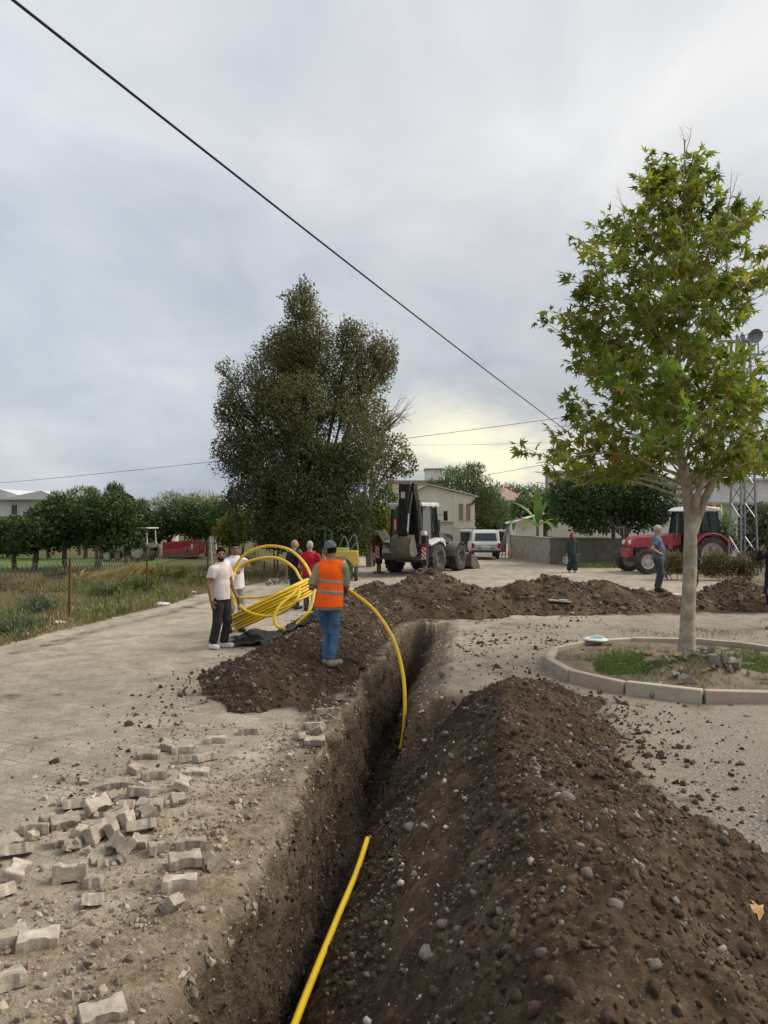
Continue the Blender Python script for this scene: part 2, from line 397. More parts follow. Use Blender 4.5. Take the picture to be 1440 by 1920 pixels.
def masks(me, X, Y):
    u = X-xl(Y); edge = -7.2+.19*(np.clip(Y, 0, 48)-14.4)
    d = X-edge
    attr(me, 'veg', np.maximum(np.where(Y > 6, sstep(.5, -.7, d), 0), sstep(80, 110, Y))*.9 + np.where((X > 11) & (Y > 25), .55, 0)*sstep(10, 13, X))
    inT = sstep(21, 18.5, Y)
    soil = np.exp(-np.clip(np.minimum(np.abs(u+1.0)/1.25, 9), 0, 9)**2*1.3)*sstep(8.6, 10, Y)*sstep(19.5, 17, Y)*.75
    soil += np.exp(-np.clip((u-2.0)/1.75, -9, 9)**2)*sstep(11.2, 9.5, Y)*.8
    soil += np.exp(-((Y-20)/1.7)**2)*sstep(-2.5, -.5, X)*.9
    soil += np.exp(-np.clip(np.abs(u-.5)-.7, 0, 9)/.22)*.35*inT
    soil += np.exp(-((X+6.0)/3.2)**2-((Y-10.0-.15*(X+5))/.55)**2)*.52 + np.exp(-((X+5.0)/2.5)**2-((Y-8.0-.1*(X+5))/.22)**2)*.36      # damp tyre track across the dust
    soil += np.exp(-((d-1.0)/.45)**2)*.5*sstep(10, 14, Y)*sstep(30, 24, Y)
    attr(me, 'soil', soil)
    sand = np.exp(-np.clip(-u-.1, 0, 9)/1.3)*sstep(8.8, 6.0, Y)*.72*(u < .3) + sstep(6.5, 4.2, Y)*sstep(-.2, -2, u)*.1
    attr(me, 'sand', sand)
    gv = sstep(1.2, 3.4, u)*.5*sstep(19, 17, Y) + np.exp(-((X-3.9)/1.3)**2-((Y-5.6)/1.6)**2)*.9 + np.exp(-((X+4.6)/1.6)**2-((Y-3.9)/1.0)**2)*.6
    attr(me, 'gravel', np.clip(gv, 0, 1))
    attr(me, 'pave', sstep(0, -1.5, u)*sstep(15, 11, Y)*sstep(.8, 2.0, d))
def sheet(name, us, z0=None):
    U, Y = np.meshgrid(us, rows); X = U+xl(Y)
    Z = carve(X, Y, base_z(X, Y)); V = np.stack([X, Y, Z], -1).reshape(-1, 3)
    me = np_mesh(name, V, grid_faces(len(rows), len(us))); masks(me, X.ravel(), Y.ravel()); return me
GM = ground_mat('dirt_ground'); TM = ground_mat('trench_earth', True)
tag(link('ground_west', sheet('ground', cl_), GM), kind='structure').name = 'ground'
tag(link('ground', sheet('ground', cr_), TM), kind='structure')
trows = rows[(rows > -10.5)]
U, Y = np.meshgrid(PU, rows); Zp = np.meshgrid(PZ, rows)[0]
dep = sstep(-3.4, -2.4, Y)*sstep(17.6, 16.2, Y+.3*fbm(U*3, Y*0, 0, 2))
Xs = U+xl(Y)
wall = np.clip(-Zp/.2, 0, 1)*dep
fl = np.exp(-((U-.38)/.16)**2)
nz1 = fbm(Xs*2.2, Y*2.2, Zp*2.2, 21, 4); nz2 = fbm(Xs*7, Y*7, Zp*7, 25, 3); nz0 = fbm(Y*.7, Y*0, 0, 31, 3)
side = np.where(U < .48, -1, 1)
Xd = Xs + wall*(.105*nz1+.055*nz2+side*-.0)*(1-fl*.6) + (nz0*.10+.055*fbm(Y*2.6, Y*0+U*1.5, 0, 33, 3)+.03*np.sign(fbm(Y*3.1, Y*0, 0, 35, 2))*(np.abs(fbm(Y*3.1, Y*0, 0, 35, 2)) > .12))*np.clip(dep, 0, 1)*np.exp(-((U-.5)/.75)**4)*np.minimum(sstep(-.30,-.1,U),sstep(1.32,1.1,U))
Xd = Xd + .20*sstep(8.3, 6.3, Y)*np.clip(dep, 0, 1)*np.interp(U, [-.30, -.1, .15, .23, .34, .46], [0, .8, 1, .75, .45, 0])
edge_f = np.minimum(sstep(-.30, -.1, U), sstep(1.32, 1.1, U))
Zt = base_z(Xs, Y) + Zp*dep*(1+.05*nz1) + edge_f*(.02*nz2+.02*nz1)
Zt = np.maximum(carve(Xs, Y, Zt), -1.46)
Yd = Y + wall*.05*fbm(Xs*4, Y*4, Zp*4, 41, 3)
meT = np_mesh('trench', np.stack([Xd, Yd, Zt], -1).reshape(-1, 3), grid_faces(len(rows), len(PU))); masks(meT, Xs.ravel(), Y.ravel())
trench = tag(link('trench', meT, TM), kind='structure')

def soil_mat(name, pale):
    m = bpy.data.materials.new(name); m.use_nodes = True; t = m.node_tree; b = t.nodes['Principled BSDF']
    b.inputs['Roughness'].default_value = .95; b.inputs['Specular IOR Level'].default_value = .15
    co = N(t, 'ShaderNodeTexCoord').outputs['Object']
    def nz(scale, detail=6, rough=.6):
        n = N(t, 'ShaderNodeTexNoise', inp={'Scale': scale, 'Detail': detail, 'Roughness': rough}); t.links.new(co, n.inputs['Vector']); return n.outputs['Fac']
    a, f, g = nz(1.4, 6, .65), nz(14, 7, .7), nz(60, 4, .7)
    k = pale
    c1 = ramp(t, f, [(.28, (.028*k, .0165*k, .0092*k)), (.5, (.058*k, .0365*k, .0215*k)), (.72, (.112*k, .074*k, .045*k))])
    c2 = ramp(t, f, [(.28, (.088*k, .058*k, .036*k)), (.5, (.148*k, .102*k, .066*k)), (.72, (.235*k, .172*k, .118*k))])
    col = mixc(t, ramp(t, a, [(.46, (0, 0, 0)), (.70, (.85, .85, .85))]), c1, c2)
    vor = N(t, 'ShaderNodeTexVoronoi', inp={'Scale': 42.0}); t.links.new(co, vor.inputs['Vector'])
    sp = math_(t, 'MULTIPLY', ramp(t, vor.outputs['Distance'], [(.14, (1, 1, 1)), (.30, (0, 0, 0))]), ramp(t, vor.outputs['Color'], [(.55, (0, 0, 0)), (.65, (1, 1, 1))]))
    col = mixc(t, math_(t, 'MULTIPLY', sp, .75), col, ramp(t, vor.outputs['Color'], [(.6, (.12, .10, .08)), (1., (.27, .245, .21))]))
    t.links.new(col, b.inputs['Base Color'])
    h = math_(t, 'ADD', f, math_(t, 'MULTIPLY', g, .6))
    bp = N(t, 'ShaderNodeBump', inp={'Strength': .9, 'Distance': .025}); t.links.new(h, bp.inputs['Height']); t.links.new(bp.outputs[0], b.inputs['Normal'])
    return m
SM = soil_mat('heap_soil', .86); SM2 = soil_mat('heap_soil_dry', 1.05)
def heap(name, label, fn, x0, x1, y0, y1, step, mtl, skew=True, floor=-.06, under=None):
    ys = np.arange(y0, y1, step); us = np.arange(x0, x1, step); U, Y = np.meshgrid(us, ys)
    X = U+(xl(Y) if skew else 0); Z = fn(X, Y)
    lim = base_z(X, Y)-.05
    if under is not None: lim = np.where(under(X, Y), -1.4, lim)
    keep = Z > lim
    Xn = X+.012*fbm(X*11, Y*11, 3, 61, 2); Yn = Y+.012*fbm(X*11, Y*11, 7, 63, 2)
    Fc = grid_faces(len(ys), len(us)); kf = keep.ravel()[Fc].any(1); Fc = Fc[kf]
    used = np.unique(Fc); rm = np.full(X.size, -1); rm[used] = np.arange(len(used))
    V = np.stack([Xn, Yn, np.maximum(Z, -1.5)], -1).reshape(-1, 3)[used]
    o = link(name, np_mesh(name, V, rm[Fc]), mtl); return tag(o, label, 'soil heap', 'heaps of dug soil')
HR = heap('soil_heap', 'long dark stony soil heap sloping down into the trench beside the near yellow pipe', h_right, .5, 4.6, 1.2, 11.6, .022, SM, under=lambda X, Y: (X-xl(Y)) < 2.6)
HL = heap('soil_heap', 'dark soil heap under the feet of the man in the orange vest', h_left, -2.9, .02, 8.9, 19.6, .034, SM)
HF = heap('soil_heap', 'long row of brown soil mounds across the end of the trench before the road', h_far, -2.2, 8.75, 17.4, 22.6, .045, SM2, skew=False)
HF2 = heap('soil_heap', 'brown soil mound before the lattice tower and dry weeds', h_far2, 8.0, 14, 18.2, 22.8, .05, SM2, skew=False)

# ---------------------------------------------------------------- stones, pebbles, clods
def ico(sub):
    bm = bmesh.new(); bmesh.ops.create_icosphere(bm, subdivisions=sub, radius=1)
    V = np.array([v.co[:] for v in bm.verts]); Fc = np.array([[v.index for v in f.verts] for f in bm.faces]); bm.free(); return V, Fc
ICO1, ICO2 = ico(1), ico(2)
def rand_rot(n, rng):
    q = rng.normal(size=(n, 4)); q /= np.linalg.norm(q, axis=1)[:, None]; a, b, c, d = q.T
    return np.stack([np.stack([1-2*(c*c+d*d), 2*(b*c-a*d), 2*(b*d+a*c)], -1), np.stack([2*(b*c+a*d), 1-2*(b*b+d*d), 2*(c*d-a*b)], -1), np.stack([2*(b*d-a*c), 2*(c*d+a*b), 1-2*(b*b+c*c)], -1)], 1)
def scatter(name, P, size, mtl, parent=None, tmpl=ICO1, lump=.34, flat=.62, rng=RNG, smooth=True):
    V, Fc = tmpl; n = len(P); k = len(V)
    s = np.stack([np.ones(n)*1.0, rng.uniform(.6, 1, n), rng.uniform(flat*.7, flat*1.2, n)], -1)*np.asarray(size)[:, None]
    L = V[None]*(1+lump*rng.uniform(-1, 1, (n, k, 1)))*s[:, None, :]
    L = np.einsum('nij,nkj->nki', rand_rot(n, rng), L)
    W = (L+np.asarray(P)[:, None, :]).reshape(-1, 3)
    FF = (Fc[None]+(np.arange(n)*k)[:, None, None]).reshape(-1, Fc.shape[1])
    return tag(link(name, np_mesh(name, W, FF, smooth), mtl, parent), kind='stuff')
PEB = mat('pebble_stone', (.16, .14, .118), (.28, .255, .22), scale=9, rough=.85, isl=.5, bump=.2, bscale=90, dust=((.11, .083, .06), .75))
CLOD = mat('soil_clod', (.046, .029, .0175), (.105, .071, .045), scale=20, rough=.95, isl=.35, bump=.8, bscale=60)
GRAV = mat('gravel_stone', (.21, .19, .16), (.38, .35, .305), scale=9, rough=.9, isl=.5)
STN = mat('cobble_stone', (.115, .097, .08), (.205, .18, .152), scale=14, rough=.8, rnd=.35, bump=.3, bscale=60, dust=((.095, .07, .049), .95))
def heap_pts(fn, n, xr, yr, rng, skew=True, zmin=-.85, pw=1.0):
    y = yr[0]+(yr[1]-yr[0])*rng.random(n)**pw; x = rng.uniform(*xr, n)+(xl(y) if skew else 0)
    z = fn(x, y); g = base_z(x, y); u = x-xl(y)
    ok = (z > np.where(u < 1.2, zmin, g+.0)); return x[ok], y[ok], z[ok]
rg = np.random.default_rng(11)
x, y, z = heap_pts(h_right, 11000, (.65, 4.2), (1.6, 10.6), rg, pw=.9)
dens = .34+1.5*fbm(x*1.3, y*1.3, 0, 91, 3); k = rg.random(len(x)) < np.clip(dens, .04, 1); x, y, z = x[k], y[k], z[k]
sz = np.clip(rg.lognormal(math.log(.0100), .5, len(x)), .004, .034)
scatter('pebbles', np.stack([x, y, z+sz*.15], -1), sz, PEB, HR, rng=rg)
x, y, z = heap_pts(h_right, 15000, (.65, 4.5), (1.6, 10.6), rg)
sz = np.clip(rg.lognormal(math.log(.0125), .55, len(x)), .006, .045); bg_ = sz > .017
scatter('clods', np.stack([x, y, z+sz*.1], -1)[~bg_], sz[~bg_], CLOD, HR, lump=.5, flat=.8, rng=rg, tmpl=ICO1, smooth=False)
scatter('clods', np.stack([x, y, z-sz*.15], -1)[bg_], sz[bg_], CLOD, HR, lump=.32, flat=.8, rng=rg, tmpl=ICO2)
x, y, z = heap_pts(h_left, 8000, (-2.6, .0), (9.1, 19.2), rg)
sz = np.clip(rg.lognormal(math.log(.016), .5, len(x)), .008, .05)
scatter('clods', np.stack([x, y, z+sz*.1], -1), sz, CLOD, HL, lump=.42, flat=.85, rng=rg)
x, y, z = heap_pts(h_left, 2600, (-2.6, .0), (9.1, 19.2), rg); sz = np.clip(rg.lognormal(math.log(.014), .5, len(x)), .008, .05)
scatter('pebbles', np.stack([x, y, z+sz*.1], -1), sz, PEB, HL, rng=rg)
for H, fn, xr in ((HF, h_far, (-2, 8.7)), (HF2, h_far2, (8.2, 13.6))):
    x, y, z = heap_pts(fn, 4200, xr, (17.8, 21.6), rg, skew=False, zmin=0); sz = np.clip(rg.lognormal(math.log(.028), .5, len(x)), .012, .10)
    c = rg.random(len(x)) < .62
    scatter('clods', np.stack([x, y, z], -1)[c], sz[c], CLOD, H, lump=.42, flat=.85, rng=rg)
    scatter('pebbles', np.stack([x, y, z], -1)[~c], sz[~c]*.8, PEB, H, rng=rg)
# cobbles that can be picked out one by one
STONES = []
for i in range(8):
    V, Fc = ICO2; r2 = np.random.default_rng(100+i)
    L = V*(1+.40*fbm(V[:, 0]*1.3+i*7, V[:, 1]*1.1, V[:, 2]*1.1, 200+i, 2)[:, None])*np.array([1, r2.uniform(.62, .9), r2.uniform(.45, .75)])
    STONES.append(np_mesh('cobble', L, Fc))
def cobble(parent, p, size, rng):
    me = STONES[int(rng.integers(8))]; o = link('cobble', me, STN, parent, p, (rng.uniform(-.5, .5), rng.uniform(-.5, .5), rng.uniform(0, 6.28)))
    o.scale = (size,)*3; return o
x, y, z = heap_pts(h_right, 420, (.7, 4.0), (2.6, 10.2), rg); n = min(150, len(x))
for i in range(n): cobble(HR, (x[i], y[i], z[i]-.004), float(np.clip(rg.lognormal(math.log(.023), .33), .015, .05)), rg)
for px, py, r_ in ((830, 1735, .05), (1060, 1500, .07), (845, 1420, .065), (833, 1378, .075), (1335, 1548, .06), (800, 1790, .055), (860, 1745, .04), (1100, 1640, .05), (690, 1830, .04), (775, 1640, .03), (1005, 1445, .045), (940, 1712, .04), (1020, 1790, .05), (745, 1432, .06), (905, 1620, .04), (1155, 1700, .045)):
    dd = at(px, py, 1.0)-Vector((0, 0, HC)); hit = None
    for s_ in np.linspace(2.2, 12, 700):
        q = Vector((0, 0, HC))+dd*s_
        if q.z < float(surf(q.x, q.y)) if (q.x-float(xl(q.y))) > 1.3 else q.z < max(float(h_right(q.x, q.y)), -.95): hit = q; break
    if hit is not None: cobble(HR, hit+Vector((0, 0, r_*.1)), r_*.85, rg)
x, y, z = heap_pts(h_left, 130, (-2.3, -.05), (9.3, 18.5), rg)
for i in range(min(60, len(x))): cobble(HL, (x[i], y[i], z[i]), float(rg.uniform(.025, .06)), rg)
x, y, z = heap_pts(h_far, 150, (-1.5, 8.6), (18.0, 20.4), rg, skew=False, zmin=0)
for i in range(min(60, len(x))): cobble(HF, (x[i], y[i], z[i]), float(rg.uniform(.04, .10)), rg)
# loose gravel over the trodden ground and stones in the trench walls
y = 2.6+15*rg.random(13000)**1.5; x = rg.uniform(-6.2, 8.5, 13000); u = x-xl(y)
dd = np.clip(.35+.8*fbm(x*.7, y*.7, 0, 95, 3)+.55*np.exp(-np.clip(-u-.1, 0, 9)/.9)*(u < 0)+.3*(u > 1.3)-.35*((u < -2.2)), .03, 1)
k = ((u < -.02) | (u > 1.25)) & (rg.random(len(x)) < dd) & (h_right(x, y) < base_z(x, y)) & (h_left(x, y) < base_z(x, y)) & (np.hypot(x-4.78, y-11.9) > 2.35); x, y, u = x[k], y[k], u[k]
sz = np.clip(rg.lognormal(math.log(.0085), .5, len(x)), .004, .035)
tag(scatter('gravel', np.stack([x, y, base_z(x, y)+sz*.2], -1), sz, GRAV, rng=rg), 'loose pale gravel strewn over the trodden dirt', 'gravel')
VT = np.stack([Xd, Yd, Zt], -1).reshape(-1, 3); UR = np.meshgrid(PU, rows)[0].ravel()
kr = (VT[:, 1] > 2.6) & (VT[:, 1] < 16.5) & (((UR < .13) & (VT[:, 2] > -.2)) | ((UR > .85) & (VT[:, 1] > 9.8))); ir = rg.choice(np.flatnonzero(kr), 3600, replace=False); sr = np.clip(rg.lognormal(math.log(.0095), .6, len(ir)), .004, .042)
CHIP = mat('bedding_chip', (.17, .13, .09), (.36, .30, .225), scale=9, rough=.95, isl=.55)
scatter('rim_chips', VT[ir]+rg.normal(0, .012, (len(ir), 3))*np.array([1, 1, .3]), sr, CHIP, trench, rng=rg, lump=.45, flat=.7, smooth=False)
UT = np.meshgrid(PU, rows)[0].ravel()
k = (VT[:, 1] > 2.6) & (VT[:, 1] < 17.5) & (UT > -.15) & (UT < 1.15); idx = rg.choice(np.flatnonzero(k), 4600, replace=False)
sz = np.clip(rg.lognormal(math.log(.009), .5, len(idx)), .004, .032)
scatter('wall_stones', VT[idx]+rg.normal(0, .01, (len(idx), 3)), sz, PEB, trench, rng=rg)
idx = rg.choice(np.flatnonzero(k & (VT[:, 2] < -.22)), 2400, replace=False); sz = np.clip(rg.lognormal(math.log(.014), .45, len(idx)), .007, .032)
scatter('wall_clods', VT[idx]+rg.normal(0, .008, (len(idx), 3)), sz, CLOD, trench, rng=rg, lump=.4, flat=.9)

# crumbs and chips: broken bedding around the pavers, soil crumbs around the heap feet
CHIP = mat('bedding_chip', (.17, .13, .09), (.36, .30, .225), scale=9, rough=.95, isl=.55)
n_ = 9000; y = 2.6+6.2*rg.random(n_)**1.25; u = -.02-np.abs(rg.normal(0, 1.25, n_)); x = u+xl(y); k = (u > -4.2) & (rg.random(n_) < np.clip(.45+1.2*fbm(x*1.3, y*1.3, 0, 141, 3), .05, 1)); x, y = x[k], y[k]
sz = np.clip(rg.lognormal(math.log(.0085), .6, len(x)), .004, .040)
tag(scatter('bedding_chips', np.stack([x, y, base_z(x, y)+sz*.15], -1), sz, CHIP, rng=rg, lump=.45, flat=.7, smooth=False), 'broken sandy bedding chips strewn around the loose pavers', 'debris')
n_ = 9000; y = rg.uniform(3.2, 19, n_); x = np.where(rg.random(n_) < .5, xl(y)+rg.normal(3.4, .5, n_), np.where(rg.random(n_) < .5, xl(y)+rg.normal(-2.1, .35, n_), xl(y)+rg.normal(1.9, .5, n_)))
k = (base_z(x, y) > np.maximum(h_right(x, y), h_left(x, y))-.02) & (np.abs(x-xl(y)-.5) > .85) & (np.hypot(x-4.78, y-11.9) > 2.35) & ((y < 10.9) | (x > xl(y)+1.4) | (x < xl(y)-1)); k &= rg.random(n_) < np.clip(.4+1.2*fbm(x*.9, y*.9, 0, 151, 3), .03, 1); x, y = x[k], y[k]
sz = np.clip(rg.lognormal(math.log(.012), .6, len(x)), .005, .06)
tag(scatter('soil_crumbs', np.stack([x, y, base_z(x, y)+sz*.15], -1), sz, CLOD, rng=rg, lump=.45, flat=.8, smooth=False), 'dark soil crumbs scattered around the feet of the heaps', 'soil')

# ---------------------------------------------------------------- loose pavers
PAV = mat('paver_concrete', (.29, .24, .185), (.48, .42, .34), scale=16, rough=.92, rnd=.30, bump=.5, bscale=70, dust=((.24, .185, .13), .6))
def paver_mesh(i, whole):
    r2 = random.Random(i); a, b, h = (.105, .064, .070) if whole else (.092, .058, .068); e = .018
    P = [(-a, -b), (-a*.62, -b), (-a*.38, -b+e), (a*.38, -b+e), (a*.62, -b), (a, -b), (a, b), (a*.62, b), (a*.38, b-e), (-a*.38, b-e), (-a*.62, b), (-a, b)]
    if not whole:
        cut = r2.uniform(-.1, .5)*a; sl = r2.uniform(-.6, .6)
        def cl2(poly):
            out = []
            for j in range(len(poly)):
                p, q = poly[j], poly[(j+1) % len(poly)]; fp, fq = p[0]-cut-sl*p[1], q[0]-cut-sl*q[1]
                if fp <= 0: out.append(p)
                if fp*fq < 0: t_ = fp/(fp-fq); out.append((p[0]+(q[0]-p[0])*t_, p[1]+(q[1]-p[1])*t_))
            return out
        P = cl2(P)
    m = MB(); n = len(P); ins = .007; vs = []
    cx, cy = sum(p[0] for p in P)/n, sum(p[1] for p in P)/n
    for z_, k_ in ((0, .97), (.005, 1), (h-.008, 1), (h, .94)):
        for p in P:
            j = 0 if whole else r2.uniform(-.004, .004)
            vs.append((cx+(p[0]-cx)*k_+r2.uniform(-.0015, .0015)+j, cy+(p[1]-cy)*k_+r2.uniform(-.0015, .0015), z_+r2.uniform(-.0015, .0015)))
    fs = [(l*n+q, l*n+(q+1) % n, (l+1)*n+(q+1) % n, (l+1)*n+q) for l in range(3) for q in range(n)] + [tuple(range(n-1, -1, -1)), tuple(range(3*n, 4*n))]
    me = bpy.data.meshes.new('paver'); me.from_pydata(vs, [], fs); me.update()
    for p in me.polygons: p.use_smooth = True
    me.set_sharp_from_angle(angle=R(28)); return me
PW = [paver_mesh(i, True) for i in range(4)]; PB = [paver_mesh(10+i, False) for i in range(6)]
PL = [(1215, 252, 1, 8, 0, 0), (1395, 205, 1, 10, 4, 0), (1025, 312, 1, 15, 6, 0), (932, 292, 1, 100, 20, 0), (1155, 362, 1, 40, 12, 0), (1060, 370, 0, 20, 15, 0),
 (835, 345, 1, 5, 8, 0), (770, 425, 0, 70, 18, 0), (865, 465, 1, 22, 8, .0), (650, 515, 1, 18, 5, 0), (1018, 520, 1, 95, 22, 0), (795, 580, 1, 170, 12, .02), (645, 600, 0, 70, 40, .0),
 (1022, 612, 0, 30, 30, 0), (742, 665, 0, 10, 25, .03), (842, 700, 1, 120, 25, .02), (845, 640, 1, 0, 10, .0), (430, 640, 1, 25, 20, .0), (535, 665, 1, 60, 45, .03), (200, 765, 1, 8, 10, 0),
 (365, 735, 1, 30, 18, .0), (295, 720, 0, 60, 25, 0), (640, 740, 1, 50, 60, .02), (710, 730, 0, 80, 70, .02), (792, 780, 1, 25, 22, .02), (440, 800, 0, 110, 30, .0), (368, 840, 0, 12, 20, 0),
 (520, 815, 1, 80, 70, .0), (615, 795, 0, 95, 65, .02), (695, 875, 1, 140, 40, .0), (815, 850, 0, 0, 20, .0), (912, 880, 0, 25, 6, 0), (1075, 855, 1, 12, 6, 0), (90, 905, 1, 20, 25, 0), (20, 870, 1, 60, 20, 0),
 (1040, 965, 1, 20, 8, .03), (1010, 1085, 1, 10, 4, 0), (400, 1015, 1, 14, 84, 0), (562, 1055, 0, 5, 6, 0), (85, 1010, 1, 100, 18, 0), (75, 1100, 0, 40, 20, 0), (15, 1120, 0, 20, 10, 0),
 (555, 1170, 0, 10, 30, -.02), (1020, 1200, 0, 60, 50, -.01), (215, 1400, 1, 18, 6, 0), (35, 1400, 1, 35, 8, 0), (15, 1650, 1, 40, 10, 0), (575, 1790, 1, 30, 12, -.02), (1205, 950, 0, 130, 35, -.02), (440, 870, 0, 20, 40, -.03), (1110, 435, 1, 5, 4, -.03)]
PL += [(x_*3-0, (y_-1300)*3, w_, a_, t_, z_) for x_, y_, w_, a_, t_, z_ in ((610, 1330, 1, 15, 8, 0), (590, 1357, 1, 10, 6, 0), (570, 1380, 0, 40, 20, 0), (640, 1308, 0, 20, 14, 0), (590, 1390, 1, 5, 10, .0), (600, 1372, 0, 80, 25, .03))]
r3 = random.Random(5)
for zx, zy, wh, yaw, tilt, zo in PL:
    g = gnd(zx/3, 1300+zy/3+6); x_, y_ = g.x, g.y
    me = r3.choice(PW if wh else PB)
    o = link('paver', me, PAV)
    zz = float(surf(x_, y_))
    M = Matrix.Rotation(R(yaw), 4, 'Z') @ Matrix.Rotation(R(tilt)*(1 if r3.random() < .5 or tilt > 80 else -1), 4, 'X')
    low = min((M @ v.co).z for v in me.vertices)
    o.matrix_world = Matrix.Translation((x_, y_, zz-low+zo*.7-.012)) @ M
    far = zy < 100 and zx > 1600
    loose = y_ < 4.6
    if far: lb, g_ = ('dusty paver lying on the trench rim beside the dark soil heap', 'pavers on the trench rim')
    elif loose and wh: lb, g_ = ('whole paver lying alone on the sandy ground apart from the pile', 'single pavers apart from the pile')
    elif tilt > 80: lb, g_ = ('whole wavy-edged paver standing on its long edge beside the pile', None)
    elif zy < 260 and zx > 1100: lb, g_ = ('pale paver lying singly between the pile and the dark soil heap', 'single pavers towards the soil heap')
    else:
        tw = 'flat-lying' if tilt <= 8 else 'slightly tilted' if tilt <= 22 else 'steeply tilted'
        zn = 'on the trench side of the pile' if zx > 850 else 'on the road side of the pile' if zx < 400 else 'in the middle of the pile'
        lb = ('%s whole wavy-edged paver %s' if wh else '%s broken paver piece %s') % (tw, zn); g_ = 'pavers of the loose pile'
    tag(o, lb, 'paver', g_)

for i in range(34):
    zx, zy = r3.gauss(560, 230), r3.gauss(760, 190)
    if zx < 15 or zx > 1100: continue
    g = gnd(zx/3, 1300+zy/3); o = link('paver_fragment', r3.choice(PB), PAV); k_ = r3.uniform(.35, .7); o.scale = (k_, k_*r3.uniform(.7, 1), k_)
    o.location = (g.x, g.y, float(surf(g.x, g.y))+r3.uniform(-.01, .02)); o.rotation_euler = (r3.uniform(-.7, .7), r3.uniform(-.7, .7), r3.uniform(0, 6.28))
    tag(o, 'small chipped paver fragment lying among the loose pavers', 'paver', 'paver fragments among the pile')
# ================================================================ implicit-surface bodies
def caps(p, a, b, ra, rb, sq=1.0, clip=False):
    s = np.array([1, 1/sq, 1]); P = p*s; A = np.asarray(a)*s; B = np.asarray(b)*s; ab = B-A
    t = np.clip(((P-A) @ ab)/(ab @ ab+1e-9), 0, 1)
    d = np.linalg.norm(P-A-t[..., None]*ab, axis=-1)-(ra+(rb-ra)*t)
    if clip: d = np.maximum(d, (P-B) @ (ab/np.linalg.norm(ab)))
    return d
def ell(p, c, r, M=None):
    q = p-np.asarray(c)
    if M is not None: q = q @ M
    r = np.asarray(r); k0 = np.linalg.norm(q/r, axis=-1); k1 = np.linalg.norm(q/r**2, axis=-1)+1e-9
    return k0*(k0-1)/k1
def pr_bounds(q):
    if q[0] == 'c':
        a, b = np.asarray(q[1]), np.asarray(q[2]); m = max(q[3], q[4]); return np.minimum(a, b)-m, np.maximum(a, b)+m
    m = max(q[2]); return np.asarray(q[1])-m, np.asarray(q[1])+m
def pr_eval(q, p):
    if q[0] == 'c': return caps(p, q[1], q[2], q[3], q[4], *(q[5:7]))
    return ell(p, q[1], q[2], q[3] if len(q) > 3 else None)
_E = [(0, 0, 0), (1, 0, 0), (0, 1, 0), (1, 1, 0), (0, 0, 1), (1, 0, 1), (0, 1, 1), (1, 1, 1)]
_ED = [(a, b) for a in range(8) for b in range(a+1, 8) if sum(abs(_E[a][i]-_E[b][i]) for i in range(3)) == 1]
def surface_net(f, lo, h):
    ins = f < 0; nx, ny, nz = f.shape
    c = sum(ins[e[0]:nx-1+e[0], e[1]:ny-1+e[1], e[2]:nz-1+e[2]].astype(np.int8) for e in _E)
    act = np.argwhere((c > 0) & (c < 8)); idx = np.full((nx-1, ny-1, nz-1), -1, np.int64); idx[tuple(act.T)] = np.arange(len(act))
    fv = [f[act[:, 0]+e[0], act[:, 1]+e[1], act[:, 2]+e[2]] for e in _E]
    acc = np.zeros((len(act), 3)); cnt = np.zeros(len(act))
    for a, b in _ED:
        m = (fv[a] < 0) != (fv[b] < 0); t = np.where(m, fv[a]/np.where(m, fv[a]-fv[b], 1), 0)
        pos = np.array(_E[a])[None]+t[:, None]*(np.array(_E[b])-np.array(_E[a]))[None]
        acc += pos*m[:, None]; cnt += m
    V = (act+acc/cnt[:, None])*h+lo; Q = []
    for ax in range(3):
        o1, o2 = [i for i in range(3) if i != ax]
        sl0 = [slice(None)]*3; sl1 = [slice(None)]*3; sl0[ax] = slice(0, -1); sl1[ax] = slice(1, None)
        A, B = ins[tuple(sl0)], ins[tuple(sl1)]
        e = np.argwhere(A != B); e = e[(e[:, o1] > 0) & (e[:, o2] > 0) & (e[:, o1] < f.shape[o1]-1) & (e[:, o2] < f.shape[o2]-1)]
        def g(d1, d2):
            q = e.copy(); q[:, o1] += d1; q[:, o2] += d2; return idx[q[:, 0], q[:, 1], q[:, 2]]
        q = np.stack([g(-1, -1), g(0, -1), g(0, 0), g(-1, 0)], -1)
        fl = A[tuple(e.T)] ^ (ax == 1); q[~fl] = q[~fl][:, ::-1]; Q.append(q)
    Q = np.concatenate(Q); return V, Q[(Q >= 0).all(1)]
